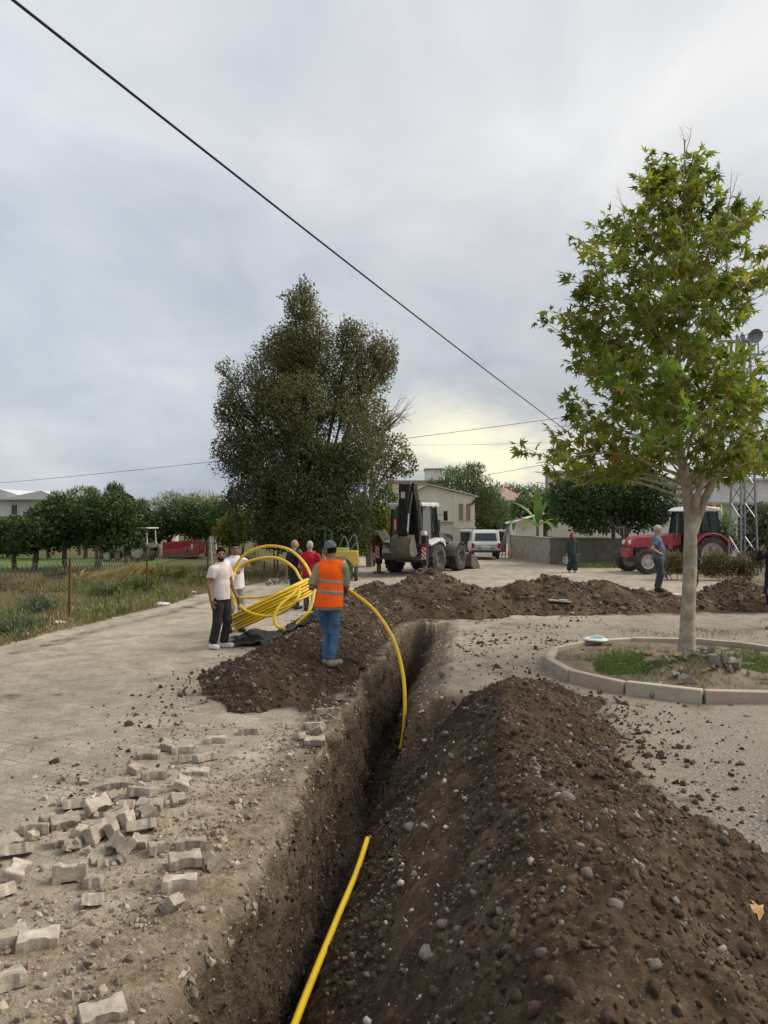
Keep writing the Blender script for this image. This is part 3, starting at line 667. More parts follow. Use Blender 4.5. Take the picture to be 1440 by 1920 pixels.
def sdf_obj(name, prims, vox, mtl, parent, k=.03, sub=(), cuts=(), wr=0.0, wf=14.0, seed=0):
    lo = np.min([pr_bounds(q)[0] for q in prims], 0)-.03; hi = np.max([pr_bounds(q)[1] for q in prims], 0)+.03
    n = np.ceil((hi-lo)/vox).astype(int)+1; f = np.full(n, .08); ax = [lo[i]+vox*np.arange(n[i]) for i in range(3)]
    def block(q, pad):
        a, b = pr_bounds(q); i0 = np.clip(((a-pad-lo)/vox).astype(int), 0, n); i1 = np.clip(((b+pad-lo)/vox).astype(int)+2, 0, n)
        sl = tuple(slice(i0[i], i1[i]) for i in range(3)); return sl, np.stack(np.meshgrid(*[ax[i][sl[i]] for i in range(3)], indexing='ij'), -1)
    for q in prims:
        sl, p = block(q, k+vox*2); kk = q[7] if q[0] == 'c' and len(q) > 7 else k
        f[sl] = smin(f[sl], pr_eval(q, p), kk)
    for q in sub:
        sl, p = block(q, .05); f[sl] = np.maximum(f[sl], -pr_eval(q, p))
    if cuts or wr:
        p = np.stack(np.meshgrid(*ax, indexing='ij'), -1)
        if wr:
            m = np.abs(f) < .06; q = p[m]
            f[m] += wr*fbm(q[:, 0]*wf, q[:, 1]*wf, q[:, 2]*wf*.6, seed, 2)
        for pt, nn in cuts: f = np.maximum(f, (p-np.asarray(pt)) @ np.asarray(nn, float))
    V, Q = surface_net(f, lo, vox); return link(name, np_mesh(name, V, Q), mtl, parent)

SKIN = mat('skin', (.33, .185, .125), (.40, .235, .165), scale=9, rough=.55, spec=.35)
SKIN2 = mat('skin_tanned', (.20, .105, .066), (.26, .145, .095), scale=9, rough=.55, spec=.35)
HAIR = mat('hair_black', (.006, .005, .0045), (.014, .011, .009), scale=60, rough=.9, spec=.08, bump=.6, bscale=120)
HAIRG = mat('hair_grey', (.30, .29, .27), (.48, .46, .43), scale=60, rough=.7, bump=.6, bscale=120)
EYE = mat('eye_dark', (.015, .012, .010), rough=.2)
def rotz(a): return np.array([[math.cos(a), -math.sin(a), 0], [math.sin(a), math.cos(a), 0], [0, 0, 1]])
def ik(a, b, l1, l2, hint):
    a, b = np.asarray(a, float), np.asarray(b, float); d = b-a; L = np.linalg.norm(d)
    if L > (l1+l2)*.995: b = a+d/L*(l1+l2)*.995; d = b-a; L = np.linalg.norm(d)
    x = (L*L+l1*l1-l2*l2)/(2*L); h = math.sqrt(max(l1*l1-x*x, 0)); dn = d/L
    hn = np.asarray(hint, float); hn = hn-dn*(hn @ dn); hn /= np.linalg.norm(hn)+1e-9
    return a+dn*x+hn*h, b
def hand_prims(w, d, n, curl, side):
    d = d/np.linalg.norm(d); n = n-d*(n @ d); n /= np.linalg.norm(n)+1e-9; s = np.cross(d, n)*side
    out = [('c', w, w+d*.03, .027, .026, 1, False, .02)]
    for k in (-1, 0, 1): out.append(('c', w+d*.02+s*k*.012, w+d*.085+s*k*.024, .016, .015, 1, False, .012))
    for i, L in enumerate((.066, .080, .074, .058)):
        p = w+d*.085+s*(.033-.022*i); a = .15*curl
        for j, fr in enumerate((.42, .33, .25)):
            a += curl*(.75 if j else .45); q = p+(d*math.cos(a)+n*math.sin(a))*L*fr
            out.append(('c', p, q, .0095, .0088, 1, False, .004)); p = q
    p = w+d*.025+s*.030
    for fr, dd in ((.045, d*.6+s*.75+n*.25), (.032, d*.85+s*.25+n*.45*(.4+curl))):
        q = p+dd/np.linalg.norm(dd)*fr; out.append(('c', p, q, .0115, .0095, 1, False, .006)); p = q
    return out
def person(label, x, y, z, rot, H, clothes, head=(0, 0), hands=None, feet=((.10, 0), (-.10, 0)), lean=(0, 0), vox=.0095, hair=HAIR, skin=SKIN,
           hairstyle='short', beard=False, build=1.0, group=None, hint=((.6, .8, -.2), (-.6, .8, -.2)), curl=(.35, .35), toe=(0, 0), belly=0.0, footz=(0, 0)):
    """local frame: faces -y, +x is the person's left; lean=(dx,dy) shifts the shoulders"""
    t = thing('person', label, 'person', (x, y, z), rot, group); s = H/1.75; t.scale = (s,)*3
    B = build; lx, ly = lean; v = lambda *a: np.array(a, float)
    pel, wai, che = v(0, .005, .93), v(lx*.3, ly*.3, 1.09), v(lx*.75, ly*.75+.01, 1.30)
    shl, shr = v(.178*B+lx, ly+.01, 1.385), v(-.178*B+lx, ly+.01, 1.385); nk = v(lx, ly+.015, 1.45)
    yaw, pit = head; Rh = rotz(yaw) @ np.array([[1, 0, 0], [0, math.cos(pit), -math.sin(pit)], [0, math.sin(pit), math.cos(pit)]])
    hc0 = v(lx*1.1, ly*1.15+.0, 1.55)
    def hp(a, b, c): return hc0+Rh @ v(a, b, c)
    hands = hands or {}
    hl = v(*hands.get('L', (.27+lx, ly-.03, .84))); hr_ = v(*hands.get('R', (-.27+lx, ly-.03, .84)))
    el, wl = ik(shl, hl, .29, .26, hint[0]); er, wr_ = ik(shr, hr_, .29, .26, hint[1])
    hipl, hipr = v(.088, 0, .90), v(-.088, 0, .90)
    al, ar = v(feet[0][0], feet[0][1]+.02, .085+footz[0]), v(feet[1][0], feet[1][1]+.02, .085+footz[1])
    kl, _ = ik(hipl, al, .425, .405, (.05, -1, 0)); kr, _ = ik(hipr, ar, .425, .405, (-.05, -1, 0))
    tl, tr_ = al+rotz(toe[0]) @ v(.015, -.15, -.055), ar+rotz(toe[1]) @ v(-.015, -.15, -.055)
    def torso(o): return [('c', pel, wai, .150*B+o, .138*B+o, .72), ('c', wai, che, .138*B+o, .160*B+o, .72), ('c', shl*.86+shr*.14, shr*.86+shl*.14, .062+o, .062+o, .85), ('c', shl*.75+shr*.25, nk+v(0, 0, .005), .058+o, .055+o, .85), ('c', shr*.75+shl*.25, nk+v(0, 0, .005), .058+o, .055+o, .85), ('c', che, nk, .13*B+o, .08+o, .72)] + \
        ([('e', (wai+v(0, -.035, -.01)), (.135*B+o, .09+belly+o, .20+o))] if belly else [])
    def arm(o, a, b): return [('c', a, b, .050*B+o, .041+o, 1, False)]
    hd = [('c', nk-v(0, 0, .03), hp(0, .01, .03), .057, .054), ('e', hp(0, -.005, .105), (.074, .092, .108), Rh), ('e', hp(0, -.035, .045), (.055, .066, .058), Rh),
          ('c', hp(0, -.093, .105), hp(0, -.113, .075), .011, .017, 1, False, .012), ('e', hp(.075, .01, .085), (.012, .026, .034), Rh), ('e', hp(-.075, .01, .085), (.012, .026, .034), Rh),
          ('c', hp(-.04, -.086, .122), hp(.04, -.086, .122), .013, .013, 1, False, .012), ('c', hp(-.02, -.092, .036), hp(.02, -.092, .036), .010, .010, 1, False, .01)]
    eyes = [('e', hp(.032, -.088, .104), (.016, .016, .012)), ('e', hp(-.032, -.088, .104), (.016, .016, .012)), ('c', hp(-.024, -.105, .047), hp(.024, -.105, .047), .004, .004)]
    body = torso(0)+arm(0, shl, el)+arm(0, shr, er)+[('c', el, wl, .042, .028), ('c', er, wr_, .042, .028), ('c', hipl, kl, .084*B, .058), ('c', hipr, kr, .084*B, .058), ('c', kl, al, .057, .038), ('c', kr, ar, .057, .038), ('c', al-v(0, -.02, .04), tl, .038, .03), ('c', ar-v(0, -.02, .04), tr_, .038, .03)]+hd
    pn = hands.get('n', (v(0, 0, 0)+(-1, .2, 0), v(1, .2, 0)))
    body += hand_prims(wl, wl-el if 'dL' not in hands else v(*hands['dL']), v(*pn[0]), curl[0], -1)+hand_prims(wr_, wr_-er if 'dR' not in hands else v(*hands['dR']), v(*pn[1]), curl[1], 1)
    sdf_obj('body', body, vox, skin, t, k=.028, sub=eyes)
    for sx in (.032, -.032):
        MB().lathe([(.0, -.009), (.007, -.007), (.010, 0), (.007, .007), (0, .009)], hp(sx, -.084, .104), Rh @ v(0, 1, 0), 8).build('eye', EYE, t)
    if hairstyle:
        face = [('e', hp(0, -.125, .060), (.095, .135, .100), Rh), ('e', hp(.085, -.01, .075), (.03, .035, .045), Rh), ('e', hp(-.085, -.01, .075), (.03, .035, .045), Rh)]; up = Rh @ v(0, 0, 1)
        if hairstyle == 'short': sdf_obj('hair', [('e', hp(0, .003, .112), (.083, .100, .113), Rh)], .008, hair, t, sub=face, cuts=[(hp(0, 0, .035), -up)], wr=.006, wf=40)
        if hairstyle == 'rim': sdf_obj('hair', [('e', hp(0, .003, .10), (.080, .098, .108), Rh)], .008, hair, t, sub=face+[('e', hp(0, -.03, .18), (.10, .12, .09), Rh)], cuts=[(hp(0, 0, .04), -up)], wr=.004, wf=40)
    if beard: sdf_obj('beard', [('e', hp(0, -.033, .040), (.064, .072, .060), Rh)], .008, hair, t, cuts=[(hp(0, 0, .055), Rh @ v(0, 0, 1)), (hp(0, .02, 0), Rh @ v(0, 1, 0))], sub=[('e', hp(0, -.11, .05), (.022, .03, .014))], wr=.004, wf=50)
    hem0 = min([(c[2] if len(c) > 2 else {}).get('hem', .84) for c in clothes if c[0] == 'shirt'] or [.98])
    for c in clothes:
        kind, m = c[0], c[1]; o = c[2] if len(c) > 2 else {}
        if kind == 'shirt':
            fr = o.get('sleeve', .55); off = o.get('off', .018); P = torso(off)
            for a, e, w_ in ((shl, el, wl), (shr, er, wr_)):
                if fr <= 1: P.append(('c', a, a+(e-a)*fr, .062*B+off*.6, .060+off*.6, 1, True))
                else: P += [('c', a, e, .060*B+off*.5, .052+off*.5, 1, False), ('c', e, w_+(w_-e)*0, .050+off*.5, .040+off*.4, 1, True)]
            if fr == 0: P = torso(off)
            hem = o.get('hem', .84); P.append(('c', pel-v(0, 0, .10), wai, .172*B+off, .145*B+off, .80))
            cuts = [((0, 0, hem), (0, 0, -1)), ((0, 0, 1.505), (0, 0, 1))]
            sh = sdf_obj(o.get('name', 'shirt'), P, vox, m, t, k=.035, cuts=cuts, wr=.014, wf=10.0, seed=int(x*10) & 63)
            if fr > 0 and o.get('collar'): sdf_obj('collar', [('c', nk-v(0, 0, .02), nk+v(0, -.005, .045), .078, .066, 1, True)], .009, m, sh)
            for zz in o.get('bands', ()):
                sdf_obj('reflective_band', [(q[0], q[1], q[2], q[3]+.005, q[4]+.005)+tuple(q[5:]) if q[0] == 'c' else q for q in P], .009, o['bandmat'], sh, k=.035, cuts=[((0, 0, zz-.026), (.10, 0, -1)), ((0, 0, zz+.026), (-.10, 0, 1))], wr=.014, wf=10.0, seed=int(x*10) & 63)
        if kind == 'trousers':
            wd = o.get('wide', .012); P = [('c', pel-v(0, 0, .03), pel+v(0, 0, .09), .150*B+.012, .142*B+.012, .74)]
            for h_, k_, a_ in ((hipl, kl, al), (hipr, kr, ar)):
                bot = a_+(k_-a_)*o.get('crop', .04); P += [('c', h_, k_, .088*B+wd, .064+wd, 1, False), ('c', k_, bot, .060+wd, .048+wd*1.3, 1, True)]
            sdf_obj(o.get('name', 'trousers'), P, vox, m, t, k=.03, cuts=[((0, 0, min(hem0+.035, 1.03)), (0, 0, 1))], wr=.016, wf=9, seed=5)
        if kind == 'skirt':
            sdf_obj('skirt', [('c', pel, v(0, .01, o.get('hem', .2)), .165, .21, .8, True)], .012, m, t, cuts=[((0, 0, 1.03), (0, 0, 1))], wr=.012, seed=9)
        if kind == 'shoes':
            for a_, t_ in ((al, tl), (ar, tr_)):
                bk = a_+(a_-t_)*.28; bk = v(bk[0], bk[1], a_[2]-.045)
                sdf_obj('shoe', [('c', bk, t_+v(0, 0, .012), .045, .044), ('c', a_-v(0, 0, .035), a_+v(0, 0, .0), .052, .046, 1, True)], .009, m, t, cuts=[((0, 0, a_[2]-.083), (0, 0, -1))])
        if kind == 'scarf':
            sdf_obj('headscarf', [('e', hp(0, .008, .10), (.092, .112, .122), Rh), ('c', hp(0, .01, .05), nk-v(0, .0, .02), .085, .11), ('c', nk-v(0, .02, 0), nk-v(0, .06, .10), .10, .09)], .01, m, t, sub=[('e', hp(0, -.12, .07), (.062, .085, .085), Rh)], wr=.008)
        if kind == 'cap':
            cp = sdf_obj('cap', [('e', hp(0, .0, .122), (.088, .107, .112), Rh)], .008, m, t, cuts=[(hp(0, 0, .105), Rh @ v(0, 0, -1))])
            sdf_obj('brim', [('c', hp(-.035, -.095, .118), hp(.035, -.095, .118), .05, .05, 1.25)], .008, m, cp, cuts=[(hp(0, 0, .125), Rh @ v(0, 0, 1)), (hp(0, 0, .110), Rh @ v(0, 0, -1))])
    return t
def cloth(name, c, c2=None, sc=30, **k): return mat(name, c, c2 or tuple(q*.85 for q in c), scale=sc, rough=.9, bump=.25, bscale=160, **k)
WP = cloth('polo_pinkish_white', (.66, .58, .56)); WT = cloth('tee_white', (.74, .74, .74)); DKT = cloth('trousers_charcoal', (.030, .029, .029))
GRT = cloth('trousers_grey', (.30, .31, .30)); BLK = cloth('tee_black', (.016, .016, .020)); RED = cloth('shirt_red', (.42, .012, .030)); OLV = cloth('trousers_olive', (.085, .075, .048))
JEAN = mat('jeans_blue', (.045, .105, .19), (.085, .17, .28), scale=7, rough=.9, bump=.3, bscale=200)
NAVY = cloth('jeans_navy', (.022, .030, .085)); VEST = cloth('vest_orange', (.95, .13, .010), (.88, .105, .008)); BEI = cloth('shirt_khaki', (.30, .26, .17)); BAND = mat('reflective_grey', (.24, .205, .19), (.30, .26, .24), scale=40, rough=.45)
SLATE = cloth('shirt_slate_blue', (.095, .140, .195)); SLT = cloth('trousers_slate', (.052, .060, .075)); GRN = cloth('jacket_dark_green', (.030, .060, .050)); SCF = cloth('scarf_red', (.16, .014, .022)); DGR = cloth('skirt_dark_green', (.035, .050, .044))
PUR = cloth('shirt_purple', (.045, .028, .17)); SHW = mat('shoe_white', (.72, .71, .69), rough=.6); SHB = mat('shoe_dark', (.020, .018, .016), rough=.6); SHG = mat('shoe_grey', (.17, .16, .15), (.24, .22, .2), scale=30, rough=.8)
CAPM = cloth('cap_grey', (.10, .10, .115), (.15, .15, .17))
def gz(x, y): return float(surf(x, y))
def W2L(px, py, d, base, rot, H):
    p = at(px, py, d)-Vector(base); q = rotz(-rot) @ np.array(p[:]); return tuple(q/(H/1.75))
def put(px, py, d): x_ = (px-CX)*d/F; return x_, d, gz(x_, d)
# --- the man in the pale polo shirt, watching
x, y, z = put(414, 0, 13.75)
person('bearded man in pale pink polo shirt and dark trousers standing beside the pipe coil', x, y, z, R(62), 1.78, [('shirt', WP, {'hem': .86, 'collar': True, 'off': .024}), ('trousers', DKT, {'wide': .018}), ('shoes', SHW)],
       head=(R(-42), R(4)), hands={'R': (-.27, -.02, .86), 'L': (.24, -.16, .88), 'n': ((-1, 0, 0), (1, 0, 0))}, feet=((.07, -.03), (-.13, .06)), skin=SKIN2, beard=True, vox=.0085, build=1.04, toe=(R(10), R(-10)))
# --- the man behind him holding the loops
bx, by, bz = put(441, 0, 15.6)
person('man in white t-shirt and grey trousers holding the loose pipe loops', bx, by, bz, R(28), 1.80, [('shirt', WT, {'hem': .85}), ('trousers', GRT), ('shoes', SHB)],
       head=(R(-10), R(6)), hands={'L': W2L(466, 1060, 15.1, (bx, by, bz), R(28), 1.80), 'R': W2L(440, 1070, 15.1, (bx, by, bz), R(28), 1.80), 'n': ((0, 0, -1), (0, 0, -1))}, skin=SKIN2, curl=(1.0, 1.0), feet=((.12, 0), (-.11, .02)))
# --- bald man and man in red
x, y, z = put(552, 0, 20.0)
person('bald man in black t-shirt and dark jeans talking behind the coil', x, y, z, R(140), 1.78, [('shirt', BLK, {}), ('trousers', cloth('jeans_dark', (.03, .04, .06))), ('shoes', SHB)], head=(R(-30), 0), hands={'R': (-.12, -.26, 1.12)}, hairstyle=None, curl=(.3, .8), vox=.011)
x, y, z = put(581, 0, 19.6)
person('grey-haired man in red shirt seen from behind', x, y, z, R(172), 1.76, [('shirt', RED, {'sleeve': .65, 'hem': .88}), ('trousers', OLV), ('shoes', SHB)], head=(R(8), R(5)), hair=HAIRG, build=1.08, hands={'L': (.20, -.22, .95), 'R': (-.22, -.2, .95)}, vox=.011)
# --- the worker in the vest, on the heap with his back to us, feeding the pipe
ox, oy = (617-CX)*11.0/F, 11.0; oz = gz(ox, oy)-.01; orot = R(176)
VH = W2L(584, 1098, 11.25, (ox, oy, oz), orot, 1.78); VR = W2L(648, 1106, 11.36, (ox, oy, oz), orot, 1.78)
person('worker in orange reflective vest, blue jeans and grey cap feeding the pipe', ox, oy, oz, orot, 1.76,
       [('shirt', BEI, {'sleeve': .9, 'hem': .80}), ('shirt', VEST, {'sleeve': 0, 'hem': .835, 'off': .034, 'name': 'vest', 'bands': (1.20, 1.055), 'bandmat': BAND}), ('trousers', JEAN, {'wide': .004}), ('shoes', SHG), ('cap', CAPM)],
       head=(R(38), R(12)), hands={'L': VH, 'R': VR, 'n': ((0, 0, -1), (0, -1, -.5))}, hint=((.25, .5, -1), (-.3, .4, -1)), build=.99, skin=SKIN2, beard=True, vox=.0082, curl=(1.1, 1.1), feet=((.045, -.05), (-.05, .05)), lean=(-.02, -.05), toe=(R(-20), R(-35)))
# --- woman by the wall
x, y, z = put(1073, 0, 32.6)
person('woman in red headscarf and dark green clothes walking past the wall', x, y, z, R(8), 1.68, [('shirt', GRN, {'sleeve': 1.5, 'hem': .80, 'off': .03}), ('trousers', DGR, {'wide': .05, 'crop': .06}), ('shoes', mat('shoe_pale', (.6, .58, .55))), ('scarf', SCF)], hairstyle=None, vox=.012, build=.98, feet=((.09, -.10), (-.09, .12)))
m = MB(); bagx = x-.40
for i, (dx, dz, r_) in enumerate(((0, .52, .11), (.02, .40, .13), (-.02, .32, .11))): m.lathe([(0, -.07), (r_*.8, -.05), (r_, 0), (r_*.8, .05), (0, .07)], (0, 0, dz-.2), (0, 0, 1), 10)
bagm = mat('checked_bag', (.02, .02, .02), (.6, .6, .6), scale=14, rough=.8)
tag(m.build('shopping_bag', bagm, loc=(x-.29, y-.05, z+.30)), 'black and white patterned bag in the hand of the woman in the headscarf', 'bag')
# --- old man, hands on hips, on the far heap
x, y = (1234-CX)*20.35/F, 20.35; z = gz(x, y)-.01
person('grey-haired man in slate blue t-shirt standing hands on hips on the far heap', x, y, z, R(68), 1.74, [('shirt', SLATE, {'sleeve': .62, 'hem': .86, 'off': .024}), ('trousers', SLT, {'wide': .03}), ('shoes', SHB)], head=(R(8), R(6)), hair=HAIRG, belly=.05, build=1.06, lean=(0, .03),
       hands={'R': (-.20, -.05, 1.02), 'L': (.20, -.05, 1.02), 'dR': (.6, -.6, -.3), 'dL': (-.6, -.6, -.3)}, hint=((.8, .9, 0), (-.8, .9, 0)), vox=.0105)
# --- person hidden by the trunk
x, y = (1297-CX)*21.2/F, 21.2; z = gz(x, y)-.01
person('person in purple top and dark trousers standing behind the plane tree trunk', x, y, z, R(100), 1.70, [('shirt', PUR, {'sleeve': 1.5, 'hem': .70}), ('trousers', SLT), ('shoes', SHB)], vox=.012, hands={'L': (.12, -.18, 1.0), 'R': (-.12, -.18, 1.0)})
# --- at the right edge
x, y = (1437-CX)*19.6/F, 19.3; z = gz(x, y)-.01
person('bearded man in black hooded top and blue jeans raising a hand to his face', x, y, z, R(-72), 1.72, [('shirt', BLK, {'sleeve': 1.5, 'hem': .78, 'off': .03}), ('trousers', NAVY), ('shoes', SHB)], head=(0, R(6)), beard=True, hands={'R': (-.06, -.30, 1.50)}, hint=((.6, .8, -.2), (-.5, -.3, -1)), vox=.0105)
x, y = (1468-CX)*16.2/F, 16.35; z = gz(x, y)
person('person in pale trousers and dark shoes stepping into the clearing beyond the planter', x, y, z, R(-80), 1.72, [('shirt', WT, {}), ('trousers', cloth('trousers_pale', (.45, .43, .40)), {'crop': .12}), ('shoes', SHG)], feet=((.09, -.24), (-.09, .22)), vox=.012)

# ================================================================ yellow pipe
YEL = mat('pipe_yellow', (.80, .53, .010), (.72, .45, .008), scale=5, rough=.42, spec=.45, dust=((.42, .31, .12), .25))
YEO = mat('pipe_orange_yellow', (.82, .42, .006), (.74, .34, .005), scale=4, rough=.42, spec=.45)
PR = .0265
def pipe(name, pts, mtl=YEL, parent=None, r=PR, n=14, k=10):
    return MB().tube(spline(pts, k), r, n).build(name, mtl, parent)
# short length lying in the near trench
P = [(xl(y_)+.64+.03*math.sin(y_), y_) for y_ in (1.0, 2.4, 3.6, 4.9, 6.2, 7.0, 7.62)]
zp = float(np.mean([max(-1.0, float(h_right(a, b))) for a, b in P]))+PR+.055
tag(pipe('yellow_pipe', [(float(a), b, zp+(.05 if b > 7.4 else 0)) for a, b in P]), 'short straight yellow pipe lying on the trench floor, its cut end up', 'pipe')
# the length being fed into the trench
tag(pipe('yellow_pipe', [at(583, 1099, 11.12), at(615, 1098, 11.42), at(640, 1101, 11.40), at(668, 1116, 11.25), at(705, 1148, 11.05), at(738, 1200, 10.85), at(755, 1262, 10.65), at(759, 1322, 10.5), at(756, 1375, 10.42), at(751, 1404, 10.4)]), 'long yellow pipe bending from the worker down into the trench', 'pipe')
# coil of many turns leaning on the heap, loops pulled from it
cc = at(510, 1133, 14.6); base = surf(cc.x-.7, cc.y)
coil = thing('pipe_coil', 'coil of many yellow pipe turns lying tilted on black sheeting', 'pipe coil', (cc.x, cc.y, 0))
ez = Vector((math.cos(R(26)), .0, math.sin(R(26)))); ey = Vector((-.10, 1, -.075)).normalized(); en = ez.cross(ey).normalized()
rr = random.Random(3)
for lay in range(6):
    for k_ in range(4 if lay % 2 else 5):
        Rm = .86-.055*k_-(.027 if lay % 2 else 0); off = (lay-2.5)*.052
        pts = []
        for i in range(41):
            a = 2*PI*i/40+rr.uniform(-.02, .02)*0+lay; wob = .012*math.sin(3*a+lay*2+k_)
            pts.append(Vector((0, 0, cc.z))+ez*((Rm+wob)*math.cos(a))+ey*((Rm+wob)*.92*math.sin(a))+en*(off+.01*math.sin(2*a+k_)))
        MB().tube(pts[:-1]+[pts[0]], PR*.88, 9, False).build('pipe_turn', YEO if (lay < 2 and k_ > 1) else YEL, coil)
inv_c = lambda p: p-Vector((cc.x, cc.y, 0))
def loop(pts): return pipe('loose_loop', [inv_c(at(*p)) for p in pts], YEL, coil)
loop([(440, 1135, 15.0), (434, 1095, 15.1), (439, 1068, 15.1), (455, 1043, 15.1), (485, 1027, 15.0), (515, 1024, 14.8), (545, 1032, 14.4), (570, 1055, 13.8), (585, 1085, 13.2), (589, 1110, 12.8), (580, 1145, 12.5), (556, 1170, 12.4)])
loop([(575, 1100, 14.6), (562, 1083, 14.8), (552, 1066, 15.0), (530, 1050, 15.1), (505, 1045, 15.15), (475, 1050, 15.15), (448, 1062, 15.1), (436, 1085, 14.9), (436, 1108, 14.6), (445, 1130, 14.2), (465, 1147, 13.8), (495, 1155, 13.4), (520, 1152, 12.9), (545, 1138, 12.7), (560, 1118, 12.8), (562, 1100, 13.2)])
loop([(430, 1120, 15.6), (470, 1121, 15.4), (505, 1117, 15.1), (540, 1105, 14.8)])
loop([(560, 1105, 12.8), (540, 1122, 12.6), (522, 1140, 12.45), (514, 1160, 12.35), (520, 1174, 12.3), (534, 1179, 12.2)])
# black sheeting under the coil
BLKP = mat('black_plastic', (.018, .019, .021), rough=.38, spec=.5, bump=.6, bscale=7)
us, vs = np.meshgrid(np.linspace(-1.0, .9, 46), np.linspace(-.75, .6, 34)); X = cc.x+us*.82+.12; Y = cc.y+vs*.8-.25
prof = .22*np.exp(-((us+.45)/.5)**2-((vs+.05)/.4)**2)+.09*np.abs(fbm(us*3, vs*4, 0, 301, 4))+.05*np.sin(us*9+vs*6)*fbm(us*2, vs*2, 0, 303, 2)
Z = surf(X, Y)+.035+prof
edge = .16*fbm(us*2.5, vs*2.5, 0, 307, 2); X = X+edge*np.abs(us); Y = Y+edge*np.abs(vs)
o = link('plastic_sheet', np_mesh('plastic_sheet', np.stack([X, Y, Z], -1).reshape(-1, 3), grid_faces(*us.shape)), BLKP)
md = o.modifiers.new('thick', 'SOLIDIFY'); md.thickness = .004
tag(o, 'crumpled black plastic sheet spread under the yellow pipe coil', 'plastic sheet')
# ================================================================ planter, trees, weeds
def frames(D, Nn):
    D = D/np.linalg.norm(D, axis=1)[:, None]; X = np.cross(D, Nn); X /= np.linalg.norm(X, axis=1)[:, None]+1e-9
    return np.stack([X, D, np.cross(X, D)], -1)
def leaves(name, P, D, Nn, size, tmpl, mtl, parent=None, smooth=False, kind='stuff'):
    V, Fc = tmpl; n, k = len(P), len(V); M = frames(D, Nn)
    W = np.einsum('nij,kj->nki', M, V)*np.asarray(size)[:, None, None]+P[:, None, :]
    FF = (Fc[None]+(np.arange(n)*k)[:, None, None]).reshape(-1, Fc.shape[1])
    return tag(link(name, np_mesh(name, W.reshape(-1, 3), FF, smooth), mtl, parent), kind=kind)
_pl = [(0, .28), (0, 0), (.16, .06), (.48, .05), (.24, .25), (.46, .62), (.15, .44), (.03, 1.0), (-.14, .47), (-.42, .66), (-.22, .28), (-.52, .12), (-.18, .03)]
PALM = (np.array([(a, b, -.35*(abs(a)**2)-.16*max(b-.28, 0)**2) for a, b in _pl]), np.array([(0, i, i % 12+1) for i in range(1, 13)]))
OVAL = (np.array([(0, 0, 0), (.33, .42, .07), (0, 1, -.05), (-.33, .42, .07)]), np.array([(0, 1, 2), (0, 2, 3)]))
NARR = (np.array([(0, 0, 0), (.13, .4, .02), (0, 1, -.12), (-.13, .4, .02)]), np.array([(0, 1, 2), (0, 2, 3)]))
BLADE = (np.array([(-.05, 0, 0), (.05, 0, 0), (.03, .55, .06), (0, 1, .25)]), np.array([(0, 1, 2), (0, 2, 3)]))
def unit(v): return v/(np.linalg.norm(v, axis=-1, keepdims=True)+1e-9)
def rdir(n, rng): return unit(rng.normal(size=(n, 3)))
BARKP = mat('plane_bark', (.30, .25, .18), (.54, .48, .38), scale=4, rough=.9, bump=.35, bscale=22, dust=((.15, .115, .075), .7))
BARK = mat('bark_grey_brown', (.075, .058, .042), (.15, .122, .092), scale=8, rough=.95, bump=.7, bscale=25)
BARKL = mat('bark_pale', (.16, .135, .105), (.29, .25, .20), scale=8, rough=.95, bump=.6, bscale=25)
def leafm(name, c1, c2, tr=.35, isl=.35, rough=.55): return mat(name, c1, c2, scale=.9, rough=rough, trans=tr, isl=isl, spec=.3)
L_PLANE = leafm('leaf_plane', (.135, .190, .022), (.265, .305, .040), .55, .5); L_PLANE2 = leafm('leaf_plane_turning', (.26, .15, .03), (.30, .11, .025), .35, .3)
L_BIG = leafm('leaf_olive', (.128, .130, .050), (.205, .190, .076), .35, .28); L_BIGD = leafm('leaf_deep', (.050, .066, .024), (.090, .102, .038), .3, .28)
L_ORCH = leafm('leaf_citrus', (0.043, 0.084, 0.020), (0.084, 0.142, 0.035), .25, .45); L_LITE = leafm('leaf_light', (0.115, 0.159, 0.054), (0.203, 0.236, 0.088), .3, .4)
L_DARK = leafm('leaf_dark', (0.027, 0.051, 0.018), (0.057, 0.090, 0.030), .2, .4); L_YEL = leafm('leaf_yellow_green', (0.169, 0.189, 0.026), (0.260, 0.240, 0.039), .35, .35)
L_GREY = leafm('leaf_grey_green', (0.108, 0.134, 0.074), (0.168, 0.186, 0.108), .25, .35)
GRASS = leafm('grass_green', (0.104, 0.150, 0.036), (0.169, 0.208, 0.058), .3, .4); GRASSB = leafm('grass_bright', (.095, .145, .032), (.155, .20, .05), .3, .35); DRY = leafm('grass_dry', (.20, .155, .075), (.33, .27, .14), .3, .35); DRYB = leafm('weed_brown', (.085, .062, .032), (.15, .115, .055), .25, .4)
def limb(m, pts, r0, r1, n=8, k=6):
    s_ = spline(pts, k); c = len(s_); m.tube(s_, [r0+(r1-r0)*i/(c-1) for i in range(c)], n); return s_

